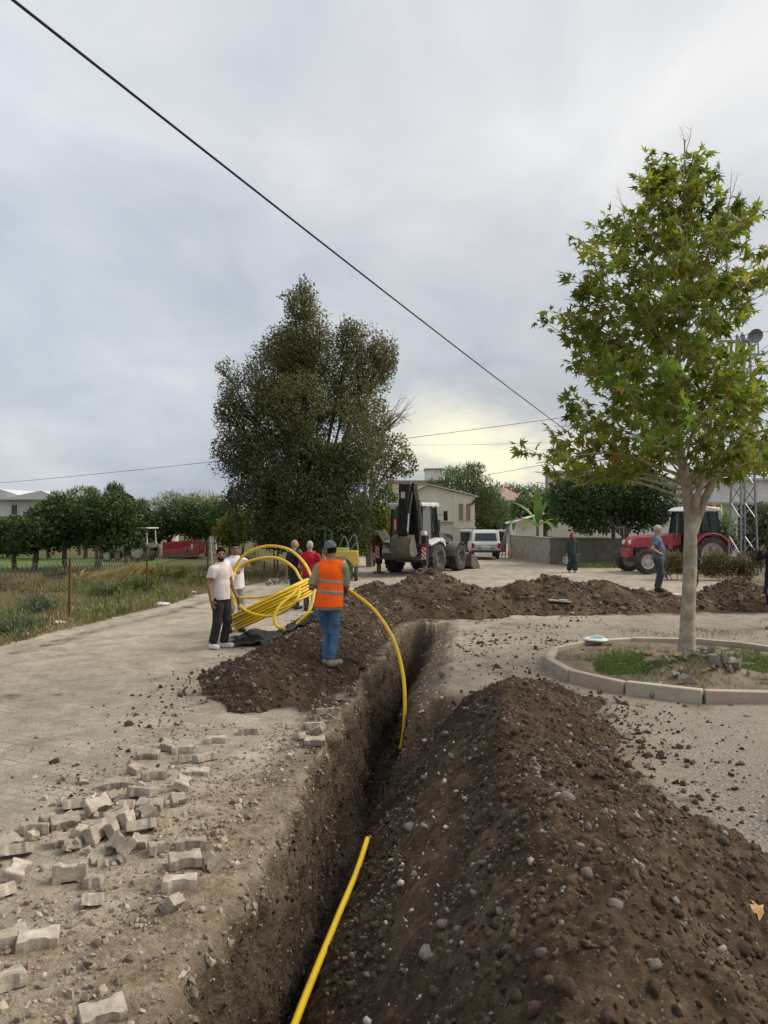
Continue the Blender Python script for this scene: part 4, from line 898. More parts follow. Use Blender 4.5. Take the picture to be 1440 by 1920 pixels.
# ---- planter ring
pcx, pcy, prad = 4.78, 11.9, 2.2
KERB = mat('kerb_concrete', (.38, .325, .25), (.52, .46, .365), scale=7, rough=.92, bump=.4, bscale=50, rnd=.12, dust=((.24, .20, .15), .6))
KRED = mat('kerb_faded_red', (.44, .385, .305), (.44, .30, .24), scale=3.2, rough=.92, bump=.4, bscale=50, rnd=.1, dust=((.34, .29, .23), .7))
pl_ = thing('tree_planter', 'round planter edged with concrete kerb stones around the plane tree', 'planter', (pcx, pcy, 0))
nk_ = 14; r5 = random.Random(8)
for i in range(nk_):
    a0, a1 = 2*PI*(i+.012)/nk_-.10, 2*PI*(i+.985)/nk_-.10
    p0 = Vector((prad*math.cos(a0), prad*math.sin(a0), 0)); p1 = Vector((prad*math.cos(a1), prad*math.sin(a1), 0)); mid = (p0+p1)/2
    L = (p1-p0).length; ang = math.atan2((p1-p0).y, (p1-p0).x); h = .155+r5.uniform(-.01, .01)
    M = Matrix.Rotation(ang+r5.uniform(-.012, .012), 3, 'Z') @ Matrix.Rotation(r5.uniform(-.03, .03), 3, 'X')
    red = math.sin((a0+a1)/2) < -.45 and i % 2 == 0
    MB().box((0, 0, 0), (L, .12, h+.2)).build('kerb_stone', KRED if red else KERB, pl_, bevel=.014, loc=(mid.x, mid.y, h/2-.1), rot=M.to_euler())
rr_, aa_ = np.meshgrid(np.linspace(0, prad-.05, 40), np.linspace(0, 2*PI, 97)); X = rr_*np.cos(aa_); Y = rr_*np.sin(aa_)
def bed(x, y): return .085+.03*fbm(x*1.4, y*1.4, 0, 401, 3)+.012*fbm(x*8, y*8, 0, 403, 2)+.28*np.exp(-((x+.30)/.62)**2-((y+.80)/.36)**2)*(1+.3*fbm(x*5, y*5, 0, 405, 2))+.06*np.exp(-(x*x+y*y)/.2)
bedm = mat('planter_soil', (.115, .088, .055), (.215, .172, .115), scale=3, rough=.95, bump=.8, bscale=40)
link('soil_bed', np_mesh('soil_bed', np.stack([X, Y, bed(X, Y)], -1).reshape(-1, 3), grid_faces(97, 40)), bedm, pl_)
rg = np.random.default_rng(21)
def patch(cx, cy, rx, ry, n):
    a = rg.uniform(0, 2*PI, n); r_ = np.sqrt(rg.random(n))*(1+.25*rg.normal(size=n)); return np.stack([cx+rx*r_*np.cos(a), cy+ry*r_*np.sin(a)], -1)
Q = np.concatenate([patch(-1.0, -.25, .85, .65, 9000), patch(-.5, .4, .9, .7, 2600), patch(0, 0, 1.8, 1.7, 4200), patch(1.2, -.2, .8, .6, 6000), patch(.9, .9, .8, .5, 1200)])
Q = Q[np.hypot(Q[:, 0], Q[:, 1]) < prad-.12]; Q = Q[fbm(Q[:, 0]*2.2, Q[:, 1]*2.2, 0, 409, 3) > -.12]
n = len(Q); D = unit(np.stack([rg.normal(0, .6, n), rg.normal(0, .6, n), np.ones(n)], -1))
leaves('grass', np.stack([Q[:, 0], Q[:, 1], bed(Q[:, 0], Q[:, 1])-.005], -1), D, rdir(n, rg), rg.uniform(.03, .07, n), (BLADE[0]*np.array([2.6, 1, 1]), BLADE[1]), GRASSB, pl_)
# broken concrete heaped at the trunk
RUB = mat('broken_concrete', (.19, .165, .135), (.34, .305, .255), scale=12, rough=.95, rnd=.25, bump=.6, bscale=45, dust=((.16, .12, .08), .5))
def chunk_mesh(i):
    r2 = np.random.default_rng(500+i); bm = bmesh.new()
    for p in r2.uniform(-1, 1, (11, 3))*np.array([1, .75, .5]): bm.verts.new(p)
    bmesh.ops.convex_hull(bm, input=bm.verts); me = bpy.data.meshes.new('chunk'); bm.to_mesh(me); bm.free(); return me
CH = [chunk_mesh(i) for i in range(7)]
def chunk(name, x, y, z, s, mtl, label, cat, group, rng):
    o = link(name, CH[int(rng.integers(7))], mtl, None, (x, y, z), tuple(rng.uniform(0, 6.28, 3))); o.scale = (s, s, s); return tag(o, label, cat, group)
for i in range(34):
    t_ = rg.uniform(-1, 1); px, py = pcx-.30+t_*.66+rg.normal(0, .05), pcy-1.0+rg.normal(0, .17)
    chunk('concrete_chunk', px, py, float(bed(px-pcx, py-pcy))+rg.uniform(.02, .08), (.05, .085, .135)[i % 3]*rg.uniform(.85, 1.2), RUB, '%s broken concrete chunk heaped at the foot of the plane tree' % ('small' if i % 3 == 0 else 'mid-sized' if i % 3 == 1 else 'large'), 'rubble', 'concrete rubble in the planter', rg)
for px, py, s_ in ((1160, 1315, .10), (1222, 1306, .07), (1240, 1305, .05), (1370, 1322, .05), (1075, 1325, .07), (1350, 1318, .06), (1285, 1322, .04), (830, 1270, .10), (860, 1212, .06)):
    g = gnd(px, py); chunk('stone', g.x, g.y, gz(g.x, g.y)+s_*.3, s_, RUB, 'angular pale stone lying on the dirt near the planter kerb', 'stone', 'loose stones on the dirt', rg)
# plastic lid with crumpled film on the kerb
g = gnd(1117, 1200, .16); lid = thing('washbowl', 'white round plastic bowl with crumpled film on the planter kerb', 'bowl', (g.x, g.y, .165))
LIDM = mat('white_plastic', (.62, .64, .62), rough=.45); FILM = mat('pale_film', (.45, .60, .58), (.62, .70, .68), scale=20, rough=.3, trans=.3)
MB().lathe([(0, .03), (.16, .03), (.20, .02), (.215, .0), (.20, -.005), (0, -.005)], (0, 0, .005), (0, 0, 1), 24).build('bowl_rim', LIDM, lid)
V, Fc = ICO2; L_ = V*np.array([.14, .10, .035])*(1+.6*fbm(V[:, 0]*3, V[:, 1]*3, V[:, 2]*3, 611, 3))[:, None]+np.array([.04, 0, .045])
link('crumpled_film', np_mesh('film', L_, Fc, False), FILM, lid)

# ---- the plane tree
tx, ty = (1288-CX)*12.55/F, 12.55; tz = float(bed(tx-pcx, ty-pcy))-.04
tree = thing('plane_tree', 'young plane tree with pale mottled trunk in the round planter', 'tree', (tx, ty, tz))
dT = 12.55
def TP(px, py, dd=0.0): p = at(px, py, dT+dd); return Vector((p.x-tx, p.y-ty, p.z-tz))
m = MB()
main = spline([TP(1287, 1228), TP(1290, 1150), TP(1294, 1050), TP(1293, 960), TP(1285, 900), TP(1275, 840, .05), TP(1268, 760), TP(1272, 660, -.05), TP(1282, 560), TP(1285, 460, .05), TP(1282, 360), TP(1284, 262)], 8)
nm = len(main); rad = [max(.012, .124*(1-.30*min(i/30, 1))*(1-max(i-26, 0)/(nm-24))+.03*math.exp(-i/2.5)) for i in range(nm)]
m.tube(main, rad, 18)
for v_i in range(len(m.v)):
    a = Vector(m.v[v_i]); k_ = 1+.10*float(fbm(a.x*6, a.y*6, a.z*2.2, 71, 3)); ii = v_i//18; c_ = main[min(ii, nm-1)]; m.v[v_i] = tuple(c_+(a-c_)*k_)
limb(m, [TP(1297, 1000), TP(1315, 950), TP(1335, 905), TP(1350, 840, .2), TP(1365, 740, .3), TP(1372, 640, .3)], .088, .02, 12)
limb(m, [TP(1300, 985), TP(1306, 940, -.15), TP(1318, 890, -.3), TP(1330, 820, -.5), TP(1335, 720, -.6)], .07, .015, 10)
m.build('trunk', BARKP, tree, ang=80)
def env(z):          # crown half width by height, in metres above base
    return float(np.interp(z, [2.0, 2.5, 2.9, 3.3, 4.1, 4.9, 5.6, 6.4, 7.0, 7.5, 8.0, 8.5], [.3, 1.2, 2.0, 2.25, 2.2, 1.85, 1.72, 1.6, 1.15, .65, .30, .12]))
def shiftx(z): return float(np.interp(z, [2, 3, 4.2, 6.3, 7.4, 8.3], [-.25, -.36, -.40, -.48, -.2, 0]))
rt = np.random.default_rng(33); br = MB(); LP, LD = [], []
def axis(z): return main[int(np.clip((z/main[-1].z)*nm, 0, nm-1))]
for i in range(102):
    z0 = 2.6+5.2*((i+.5)/102)**1.08; a = i*2.39996+rt.normal(0, .2); st = axis(z0); rise = rt.uniform(.35, 1.05)*(1.15-z0/12)
    if z0 < 3.3: rise = rt.uniform(-.12, .4)
    zt = min(z0+rise, 8.2); rr2 = env(zt)*rt.uniform(.62, 1.06); sx = shiftx(zt)
    tip = Vector((st.x*.3+sx+rr2*math.cos(a)*1.02, st.y+rr2*math.sin(a), zt))
    mid = st.lerp(tip, .5)+Vector((0, 0, .12*rr2)); pth = limb(br, [st, mid, tip], max(.012, .032*(1-z0/11)), .005, 5, 5)
    nsh = int(3+rr2*3.9)
    for j in range(nsh):
        f = .30+.70*(j+rt.random())/nsh; p0 = pth[min(int(f*(len(pth)-1)), len(pth)-1)]
        od = Vector((math.cos(a)+rt.normal(0, .8), math.sin(a)+rt.normal(0, .8), rt.uniform(.3, 1.5))).normalized(); L = rt.uniform(.25, .80)*(1-.35*z0/8.5)
        p1 = p0+od*L; br.tube([p0, p0.lerp(p1, .5)+Vector((0, 0, .02)), p1], [.006, .005, .003], 4)
        nl = int(5+L*15)
        for q in range(nl):
            tt = .30+.70*(q+rt.random())/nl; b_ = p0.lerp(p1, min(tt, 1))
            dr = np.array(od)*.5+rt.normal(0, .7, 3)+np.array([0, 0, -.30]); dr /= np.linalg.norm(dr)
            LP.append(np.array(b_)+dr*.06); LD.append(dr)
# bare shoots above the leaves
for px, py, px2, py2 in ((1284, 300, 1278, 238), (1284, 290, 1297, 236), (1180, 470, 1157, 345), (1362, 420, 1372, 315), (1350, 420, 1385, 325), (1115, 500, 1112, 420)):
    p, q = TP(px, py), TP(px2, py2); br.tube([p, p.lerp(q, .5)+Vector((.02, 0, 0)), q], [.008, .006, .002], 4)
    for k_ in range(4): b_ = p.lerp(q, .5+.12*k_); br.tube([b_, b_+Vector((rt.normal(0, .08), rt.normal(0, .08), .10))], [.003, .001], 3)
br.build('branches', BARKP, tree, ang=80)
LP = np.array(LP); LD = np.array(LD); ok_ = ~((LP[:, 0] > .58) & (LP[:, 2] > 4.6) & (LP[:, 2] < 5.65) & (rt.random(len(LP)) < .93)); LP, LD = LP[ok_], LD[ok_]; nL = len(LP); NN = unit(rt.normal(0, .55, (nL, 3))+np.array([0, -.15, .8])); SZ = rt.uniform(.10, .225, nL)
turn = rt.random(nL) < .025+.05*(LP[:, 0] > .9)
score = -(LP[:, 1])+.25*np.hypot(LP[:, 0], 0)+rt.normal(0, .1, nL); order = np.argsort(-score); big_ = order[:300]; rest = order[300:]
_g = rest[~turn[rest]]
for q_, sc3 in enumerate(((1.0, 1.0, 1.0), (.78, 1.05, 2.6), (1.1, .92, 1.9))):      # flat, narrow and curled, broad and cupped leaves
    h_ = _g[q_::3]; leaves('crown', LP[h_], LD[h_], NN[h_], SZ[h_], (PALM[0]*np.array(sc3), PALM[1]), L_PLANE, tree)
leaves('turning_leaves', LP[rest][turn[rest]], LD[rest][turn[rest]], NN[rest][turn[rest]], SZ[rest][turn[rest]]*.9, PALM, L_PLANE2, tree)
LMS = [np_mesh('leaf', PALM[0]*np.array([1, 1, s_]), PALM[1], False) for s_ in (.4, 1, 1.7)]; LMT = [me.copy() for me in LMS]
for me in LMS: me.materials.append(L_PLANE)
for me in LMT: me.materials.append(L_PLANE2)
FR = frames(LD[big_], NN[big_])
for q, i in enumerate(big_):
    o = link('leaf', (LMT if turn[i] else LMS)[q % 3], None, tree); Mx = Matrix(FR[q].tolist()).to_4x4()
    o.matrix_basis = Matrix.Translation(LP[i]) @ Mx @ Matrix.Diagonal((SZ[i],)*3).to_4x4()
# fallen leaves
FALL = [me.copy() for me in LMS]; FLM = mat('fallen_leaf', (.32, .17, .07), (.44, .29, .13), scale=2, rough=.8, rnd=.35, trans=.15)
for me in FALL: me.materials.clear(); me.materials.append(FLM)
for i in range(60):
    a = rt.uniform(0, 2*PI); r_ = abs(rt.normal(0, 1.8))
    x, y = tx-.3+r_*math.cos(a), ty-.7+r_*math.sin(a)*1.2
    inb = math.hypot(x-pcx, y-pcy) < prad-.1
    if prad-.1 <= math.hypot(x-pcx, y-pcy) < prad+.15: continue
    z = float(bed(x-pcx, y-pcy))+.02 if inb else gz(x, y)+.012
    o = link('fallen_leaf', FALL[i % 3], None, None, (x, y, z+.01), (rt.normal(0, .2), rt.normal(0, .2), rt.uniform(0, 6.28))); o.scale = (rt.uniform(.09, .17),)*3
    tag(o, 'dry brown leaf fallen '+('inside the round planter' if inb else 'on the dirt around the planter'), 'leaf', 'fallen leaves '+('in the planter' if inb else 'around the planter'))
g = gnd(1405, 1893, .55); o = link('fallen_leaf', FALL[1], None, None, (2.05, 4.15, float(h_right(2.05, 4.15))+.02), (.3, -.4, 1)); o.scale = (.12,)*3; tag(o, 'single dry orange leaf lying on the stony soil heap', 'leaf')

# ---- generic trees from leaf clumps given as (px, py, rx, ry) in the photograph at a distance
def foliage(ells, n, rng, gap=.0, fr=1.3, seed=0, shell=.55, flat=.0):
    A = np.array([r[0]*r[2] for c, r in ells]); A = A/A.sum(); P, O = [], []
    for (c, r), w_ in zip(ells, A):
        k = max(int(n*w_), 8); d = rdir(k, rng); rad_ = (shell+(1-shell)*rng.random(k))**.8*(1+.22*fbm(d[:, 0]*2.6+c[0], d[:, 1]*2.6+c[1], d[:, 2]*2.6, seed+3, 3))
        P.append(np.array(c)+d*rad_[:, None]*np.array(r)); O.append(d)
    P = np.concatenate(P); O = np.concatenate(O)
    if gap: ok = fbm(P[:, 0]*fr, P[:, 1]*fr, P[:, 2]*fr, seed, 3) > -1+gap; P, O = P[ok], O[ok]
    return P, O
def ltree(name, label, bpx, d, clumps, n, size, mtls, rng, group=None, trunk_r=.12, bark=BARK, gap=.55, fr=1.5, tmpl=OVAL, depth=.8, base=None, stems=1, up=.3, cat='tree', cname='crown', shell=.5, zmix=None):
    bx = (bpx-CX)*d/F; bz = 0.0 if base is None else base; t = thing(name, label, cat, (bx, d, bz), 0, group); ells = []
    for c in clumps:
        p = at(c[0], c[1], d); rx, rz = c[2]*d/F, c[3]*d/F; dy = (rng.uniform(-.5, .5) if len(c) < 5 else c[4])*rx*1.2
        ells.append(((p.x-bx, dy, p.z-bz), (rx, rx*depth, rz)))
    m = MB(); cz = min(e[0][2]-e[1][2]*.3 for e in ells); cz = max(cz, .25)
    for s_ in range(stems):
        ox_ = rng.normal(0, .12)*(stems > 1); limb(m, [(ox_, 0, -.05), (ox_*1.5+rng.normal(0, .04), 0, cz*.5), (ox_*2+rng.normal(0, .08), rng.normal(0, .08), cz)], trunk_r/(stems**.5), trunk_r*.7/(stems**.5), 8, 4)
    for c, r in ells:
        limb(m, [(0, 0, cz*.75), ((c[0])*.5, c[1]*.5, (cz+c[2])*.5), (c[0], c[1], c[2]+r[2]*.4)], trunk_r*.5, .012, 5, 4)
        for k in range(3): e_ = rdir(1, rng)[0]; limb(m, [(c[0]*.8, c[1]*.8, cz*.2+c[2]*.8), (c[0]+e_[0]*r[0]*.9, c[1]+e_[1]*r[1]*.9, c[2]+abs(e_[2])*r[2]*.9)], trunk_r*.2, .006, 4, 3)
    m.build('trunk', bark, t, ang=80)
    P, O = foliage(ells, n, rng, gap, fr, int(rng.integers(900)), shell); k = len(P)
    D = unit(O*.5+rng.normal(0, .7, (k, 3))+np.array([0, 0, up])); Nn = unit(O+rng.normal(0, .6, (k, 3))+np.array([0, 0, .6])); sz = size*rng.uniform(.65, 1.35, k)
    sel = rng.random(k); acc = 0
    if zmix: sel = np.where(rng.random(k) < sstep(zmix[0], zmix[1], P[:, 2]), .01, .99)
    for mt, fr_ in mtls:
        q = (sel >= acc) & (sel < acc+fr_); acc += fr_
        if q.any(): leaves(cname, P[q], D[q], Nn[q], sz[q], tmpl, mt, t)
    return t
rb = np.random.default_rng(44)
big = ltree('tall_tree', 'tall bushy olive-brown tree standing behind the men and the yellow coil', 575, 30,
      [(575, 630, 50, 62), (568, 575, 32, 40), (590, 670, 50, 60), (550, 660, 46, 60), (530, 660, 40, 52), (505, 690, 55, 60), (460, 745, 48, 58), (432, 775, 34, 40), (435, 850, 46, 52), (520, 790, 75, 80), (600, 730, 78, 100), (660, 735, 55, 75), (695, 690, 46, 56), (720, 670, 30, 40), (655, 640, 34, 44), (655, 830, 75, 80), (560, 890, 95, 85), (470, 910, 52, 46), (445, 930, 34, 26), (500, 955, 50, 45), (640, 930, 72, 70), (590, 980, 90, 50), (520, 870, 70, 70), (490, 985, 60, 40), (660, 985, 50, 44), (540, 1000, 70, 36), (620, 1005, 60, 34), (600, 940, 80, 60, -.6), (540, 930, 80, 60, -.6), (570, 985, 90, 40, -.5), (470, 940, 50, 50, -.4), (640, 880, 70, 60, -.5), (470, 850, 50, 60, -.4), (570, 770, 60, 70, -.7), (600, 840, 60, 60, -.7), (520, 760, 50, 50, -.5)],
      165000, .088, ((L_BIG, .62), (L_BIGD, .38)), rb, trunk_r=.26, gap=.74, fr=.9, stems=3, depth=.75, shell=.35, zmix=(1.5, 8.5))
leaves_top = []
for nm_, cl3, n_, mt_ in (('sparse_shoots', [(572, 545, 22, 34), (545, 560, 26, 20), (690, 640, 34, 42), (725, 660, 28, 44), (650, 620, 24, 34), (420, 690, 22, 22)], 1500, L_BIG),):
    E = [((p_.x-big.location.x, 0, p_.z), (c[2]*30/F, c[2]*24/F, c[3]*30/F)) for c in cl3 for p_ in [at(c[0], c[1], 30)]]
    P, O = foliage(E, n_, rb, .8, 2.2, 71, .2); k = len(P); leaves('sparse_shoots', P, unit(rb.normal(0, 1, (k, 3))), rdir(k, rb), rb.uniform(.08, .15, k), OVAL, mt_, big)
    m = MB()
    for c, r in E:
        for q in range(9): e_ = rdir(1, rb)[0]; limb(m, [(c[0]*.85, 0, c[2]-r[2]*1.6), (c[0]+e_[0]*r[0]*.4, e_[1]*r[1], c[2]-r[2]*.3), (c[0]+e_[0]*r[0], e_[1]*r[1], c[2]+r[2]*abs(e_[2])*1.1)], .022, .005, 4, 3)
    tag(m.build('bare_twigs', BARK, big), kind='stuff')
sec = ltree('slender_tree', 'slender pale-stemmed tree with thin browning leaves beside the backhoe', 697, 36.5, [(735, 850, 36, 36), (760, 870, 26, 26), (710, 880, 40, 34), (690, 830, 40, 40), (700, 780, 34, 44)], 7500, .115, ((L_BIG, .7), (leafm('leaf_brown', (.13, .085, .04), (.17, .12, .06), .25), .3)), rb, trunk_r=.15, bark=BARKL, gap=.75, fr=1.6, stems=2)
m = MB(); b0 = (697-CX)*36.5/F
def SP(px, py): p = at(px, py, 36.5); return Vector((p.x-b0, rb.normal(0, .2), p.z))
for k in range(14):
    e_ = SP(745+rb.uniform(0, 38), 735+rb.uniform(0, 60)); mid = SP(735+rb.uniform(-5, 10), 790+rb.uniform(-15, 10)); st = SP(712, 815)
    s_ = limb(m, [st, mid, e_], .03, .005, 4, 4)
    for j in range(5): q = s_[int(len(s_)*(.4+.1*j))]; m.tube([q, q+Vector((rb.uniform(.05, .45), rb.normal(0, .15), rb.uniform(-.05, .4)))], [.008, .003], 3)
m.build('bare_branches', BARKL, sec)
# ---- orchard behind the fence
for i, (px, d, cl3, n_, lb) in enumerate((
    (28, 35, [(18, 1003, 40, 34), (5, 1015, 30, 26), (48, 1015, 34, 26)], 6500, 'dark citrus tree standing left of the twin-stemmed orchard tree'),
    (62, 34, [(72, 1000, 38, 32), (92, 985, 34, 36), (60, 1018, 34, 22)], 7000, 'dark twin-stemmed citrus tree by the lawn strip'),
    (122, 35, [(118, 965, 46, 36), (140, 990, 46, 42), (105, 1005, 36, 32)], 9500, 'broad dark citrus tree with straight trunk by the lawn strip'),
    (185, 34, [(185, 962, 44, 34), (172, 995, 44, 38), (212, 975, 40, 46), (200, 1012, 44, 24)], 10500, 'tall dark citrus tree with forked trunk at the lawn strip end'),
    (238, 37, [(240, 968, 30, 40), (250, 998, 26, 32)], 5200, 'narrow dark citrus tree beside the pale parked vehicle'),
    (318, 46, [(308, 985, 36, 30), (345, 972, 42, 34), (290, 1000, 26, 22)], 7500, 'dark round orchard tree behind the red trailer'),
    (388, 46, [(390, 978, 38, 36), (410, 968, 32, 30), (365, 995, 32, 20)], 7000, 'dark orchard tree above the white ladder'))):
    ltree('citrus_tree', lb, px, d, cl3, n_, .15, ((L_ORCH, .55), (L_DARK, .2), (L_BIGD, .25)), rb, 'orchard trees behind the fence', trunk_r=.13, stems=2 if i in (1, 3) else 1, gap=.72, fr=1.3, shell=.3, up=.7)
for px, d, cl3, n_, lb in ((92, 44, [(80, 985, 40, 36), (110, 975, 40, 38)], 6000, 'dark tree closing the gap behind the twin-stemmed citrus tree'), (160, 43, [(158, 972, 44, 40), (190, 985, 36, 36)], 6000, 'dark tree filling the row behind the broad citrus tree'), (262, 45, [(262, 985, 34, 30), (285, 990, 30, 26)], 5000, 'dark tree behind the old pale tractor'), (432, 48, [(428, 982, 32, 30), (445, 995, 26, 24)], 4200, 'dark tree between the orchard and the tall tree'), (15, 45, [(10, 1000, 40, 30), (40, 998, 36, 28)], 5000, 'dark tree before the white shallow-roofed house')):
    ltree('citrus_tree', lb, px, d, cl3, n_, .17, ((L_ORCH, .5), (L_DARK, .2), (L_BIGD, .3)), rb, 'second row of orchard trees', trunk_r=.13, gap=.55)
for px, d, cl3, lb, mt in ((150, 48, [(148, 932, 28, 20), (120, 938, 26, 16), (172, 934, 20, 20)], 'light feathery tree rising behind the citrus trees', L_LITE), (212, 44, [(212, 928, 20, 22), (222, 945, 28, 24)], 'dark pointed tree rising behind the tall citrus tree', L_ORCH),
    (330, 62, [(320, 942, 30, 22), (345, 950, 34, 26), (290, 955, 22, 22)], 'light green feathery tree behind the orchard near the pale shed', L_LITE), (385, 60, [(385, 945, 38, 24), (360, 960, 26, 24), (405, 950, 20, 20)], 'yellowish feathery tree behind the orchard next to the tall tree', L_YEL), (262, 66, [(265, 950, 14, 16), (255, 965, 16, 18)], 'small pale tree between the citrus rows', L_GREY)):
    ltree('leafy_tree', lb, px, d, cl3, 3600, .20, ((mt, .8), (L_GREY, .2)), rb, 'trees behind the orchard', trunk_r=.14, gap=.7, fr=1.2, up=1.2, tmpl=NARR, shell=.3)
for px, d, cl3, n_, lb, mt in ((450, 36, [(455, 985, 36, 34), (430, 1000, 30, 26)], 3400, 'yellow-green shrub under the tall tree behind the white t-shirt man', L_YEL), (520, 33, [(510, 1000, 40, 30), (545, 1005, 34, 26)], 3400, 'dark green shrub under the tall tree behind the bald man', L_DARK), (600, 33, [(590, 1000, 46, 30)], 2600, 'dark shrub in the shade behind the man in red', L_DARK),
    (655, 36, [(650, 985, 34, 46), (668, 1015, 26, 30)], 4200, 'yellow-green shrub behind the green farm machine', L_YEL), (702, 37, [(712, 985, 24, 46), (690, 1010, 24, 34), (680, 960, 22, 36)], 4600, 'tall yellow-green shrub behind the backhoe boom', L_YEL), (420, 44, [(425, 975, 34, 34)], 2600, 'mid green shrub between the orchard and the tall tree', L_ORCH), (725, 47, [(722, 950, 26, 44), (742, 980, 22, 34)], 3400, 'green bush behind the bare-branched slender tree', L_ORCH)):
    ltree('shrub', lb, px, d, cl3, n_, .15, ((mt, .85), (L_ORCH, .15)), rb, 'shrubs around the tall tree', trunk_r=.06, gap=.45, stems=3)
# ---- right-hand side
ltree('dense_tree', 'dense dark tree overhanging the wall beside the woman', 1172, 38, [(1120, 925, 62, 44), (1075, 950, 44, 40), (1180, 920, 62, 50), (1225, 940, 50, 46), (1100, 980, 44, 24), (1060, 930, 34, 36), (1205, 970, 56, 30), (1150, 965, 60, 34)], 15000, .17, ((L_DARK, .7), (L_ORCH, .3)), rb, trunk_r=.24, gap=.45)
ltree('leafy_tree', 'light olive tree with upswept shoots behind the grey-walled house', 868, 62, [(850, 900, 40, 26), (880, 905, 44, 30), (910, 925, 36, 28), (912, 945, 32, 34), (930, 960, 30, 30), (820, 915, 26, 20), (890, 880, 24, 14)], 11000, .24, ((L_LITE, .6), (L_ORCH, .4)), rb, trunk_r=.2, gap=.62, fr=1.0, up=1.3, tmpl=NARR, shell=.3)
ltree('leafy_tree', 'green tree beside the parked white car', 925, 64, [(915, 955, 30, 34), (938, 970, 34, 30), (908, 985, 22, 18)], 5000, .2, ((L_ORCH, .7), (L_LITE, .3)), rb, trunk_r=.16, gap=.55)
ltree('leafy_tree', 'feathery green tree behind the hip-roofed house', 985, 82, [(960, 925, 34, 20), (1000, 930, 36, 22), (1030, 940, 30, 24)], 4200, .3, ((L_LITE, .7), (L_ORCH, .3)), rb, trunk_r=.2, gap=.6, up=1.3, tmpl=NARR, shell=.3)
ltree('leafy_tree', 'green tree behind the banana plant over the pale wall', 1020, 50, [(985, 955, 30, 24), (1015, 965, 30, 30), (1040, 955, 24, 30)], 4200, .2, ((L_ORCH, .8), (L_LITE, .2)), rb, trunk_r=.15, gap=.5)
ltree('shrub', 'grey-green shrub beside the lattice tower', 1430, 33, [(1425, 980, 24, 34), (1436, 1010, 22, 30)], 2400, .15, ((L_GREY, .8), (L_ORCH, .2)), rb, trunk_r=.05, gap=.6, stems=3)
for px, d, cl3, n_, lb, mt in ((1365, 28.5, [(1340, 1055, 22, 26), (1360, 1062, 24, 22), (1330, 1068, 18, 16)], 1900, 'olive dry bush in front of the tractor rear wheel', leafm('weed_olive', (.12, .11, .04), (.18, .155, .06))), (1268, 29, [(1265, 1058, 20, 22), (1245, 1066, 16, 16), (1285, 1062, 18, 20)], 1700, 'brownish green bush between the tractor front wheel and the plane trunk', leafm('weed_olive', (.12, .11, .04), (.18, .155, .06))),
    (1400, 28.5, [(1395, 1060, 26, 22), (1420, 1050, 22, 22), (1385, 1075, 24, 14)], 2100, 'brown withered weeds at the lattice tower foot', DRYB), (1345, 33.6, [(1350, 1000, 16, 34), (1372, 1020, 18, 36)], 1500, 'green creeper behind the tractor rear wheel', L_ORCH)):
    ltree('bush', lb, px, d, cl3, n_, .17, ((mt, .85), (DRY, .15)), rb, 'roadside bushes around the tractor', trunk_r=.03, gap=.75, fr=2.5, tmpl=NARR, stems=4, up=.9, cat='bush', shell=.2)
BANS = mat('banana_stem', (.13, .15, .06), (.24, .24, .11), scale=8, rough=.7); BANL = mat('banana_leaf', (.10, .19, .035), (.17, .27, .06), scale=3, rough=.45, trans=.35)
def banana(label, px, py, d, specs):
    b_ = at(px, py, d); t = thing('banana_plant', label, 'banana plant', (b_.x, d, 0)); zb = b_.z
    MB().tube(spline([(0, 0, -.05), (.02, 0, zb*.5), (0, 0, zb+.1)], 4), [.13]*5+[.11]*2+[.08]*2, 10).build('stem', BANS, t)
    for az, lift, L, dr in specs:
        pts = []; h = Vector((math.cos(R(az)), math.sin(R(az)), 0)); p = Vector((0, 0, zb)); e_ = lift; n_ = 14
        V, Fc = [], []
        for i in range(n_+1):
            s_ = i/n_; wd = .19*L/2.2*math.sin(PI*min(max((s_-.10)/.9, .0)**.75, 1))+.012; dd = h*math.cos(R(e_))+Vector((0, 0, math.sin(R(e_)))); sd_ = h.cross(Vector((0, 0, 1))); nu = sd_.cross(dd)
            for k_, o_ in ((-1, .35), (-.5, .12), (0, 0), (.5, .12), (1, .35)): V.append(tuple(p+sd_*(wd*k_)+nu*(wd*o_)))
            p = p+dd*(L/n_); e_ -= dr/n_
        Fc = [(i*5+k_, i*5+k_+1, (i+1)*5+k_+1, (i+1)*5+k_) for i in range(n_) for k_ in range(4)]
        me = bpy.data.meshes.new('leaf'); me.from_pydata(V, [], Fc); me.update()
        for p_ in me.polygons: p_.use_smooth = True
        link('leaf', me, BANL, t)
banana('banana plant with broad arching leaves behind the pale wall', 1008, 990, 42, [(150, 68, 2.4, 60), (20, 75, 2.2, 30), (80, 84, 2.5, 12), (190, 50, 2.2, 110), (-20, 48, 2.0, 90), (-70, 40, 1.9, 100), (100, 45, 2.0, 90), (230, 30, 1.8, 80)])
banana('banana plant with bright leaves beside the lattice tower', 1362, 1000, 35.5, [(30, 60, 1.8, 60), (150, 55, 1.7, 80), (-60, 50, 1.6, 90), (80, 75, 1.7, 40), (200, 35, 1.6, 80), (10, 25, 1.5, 60)])
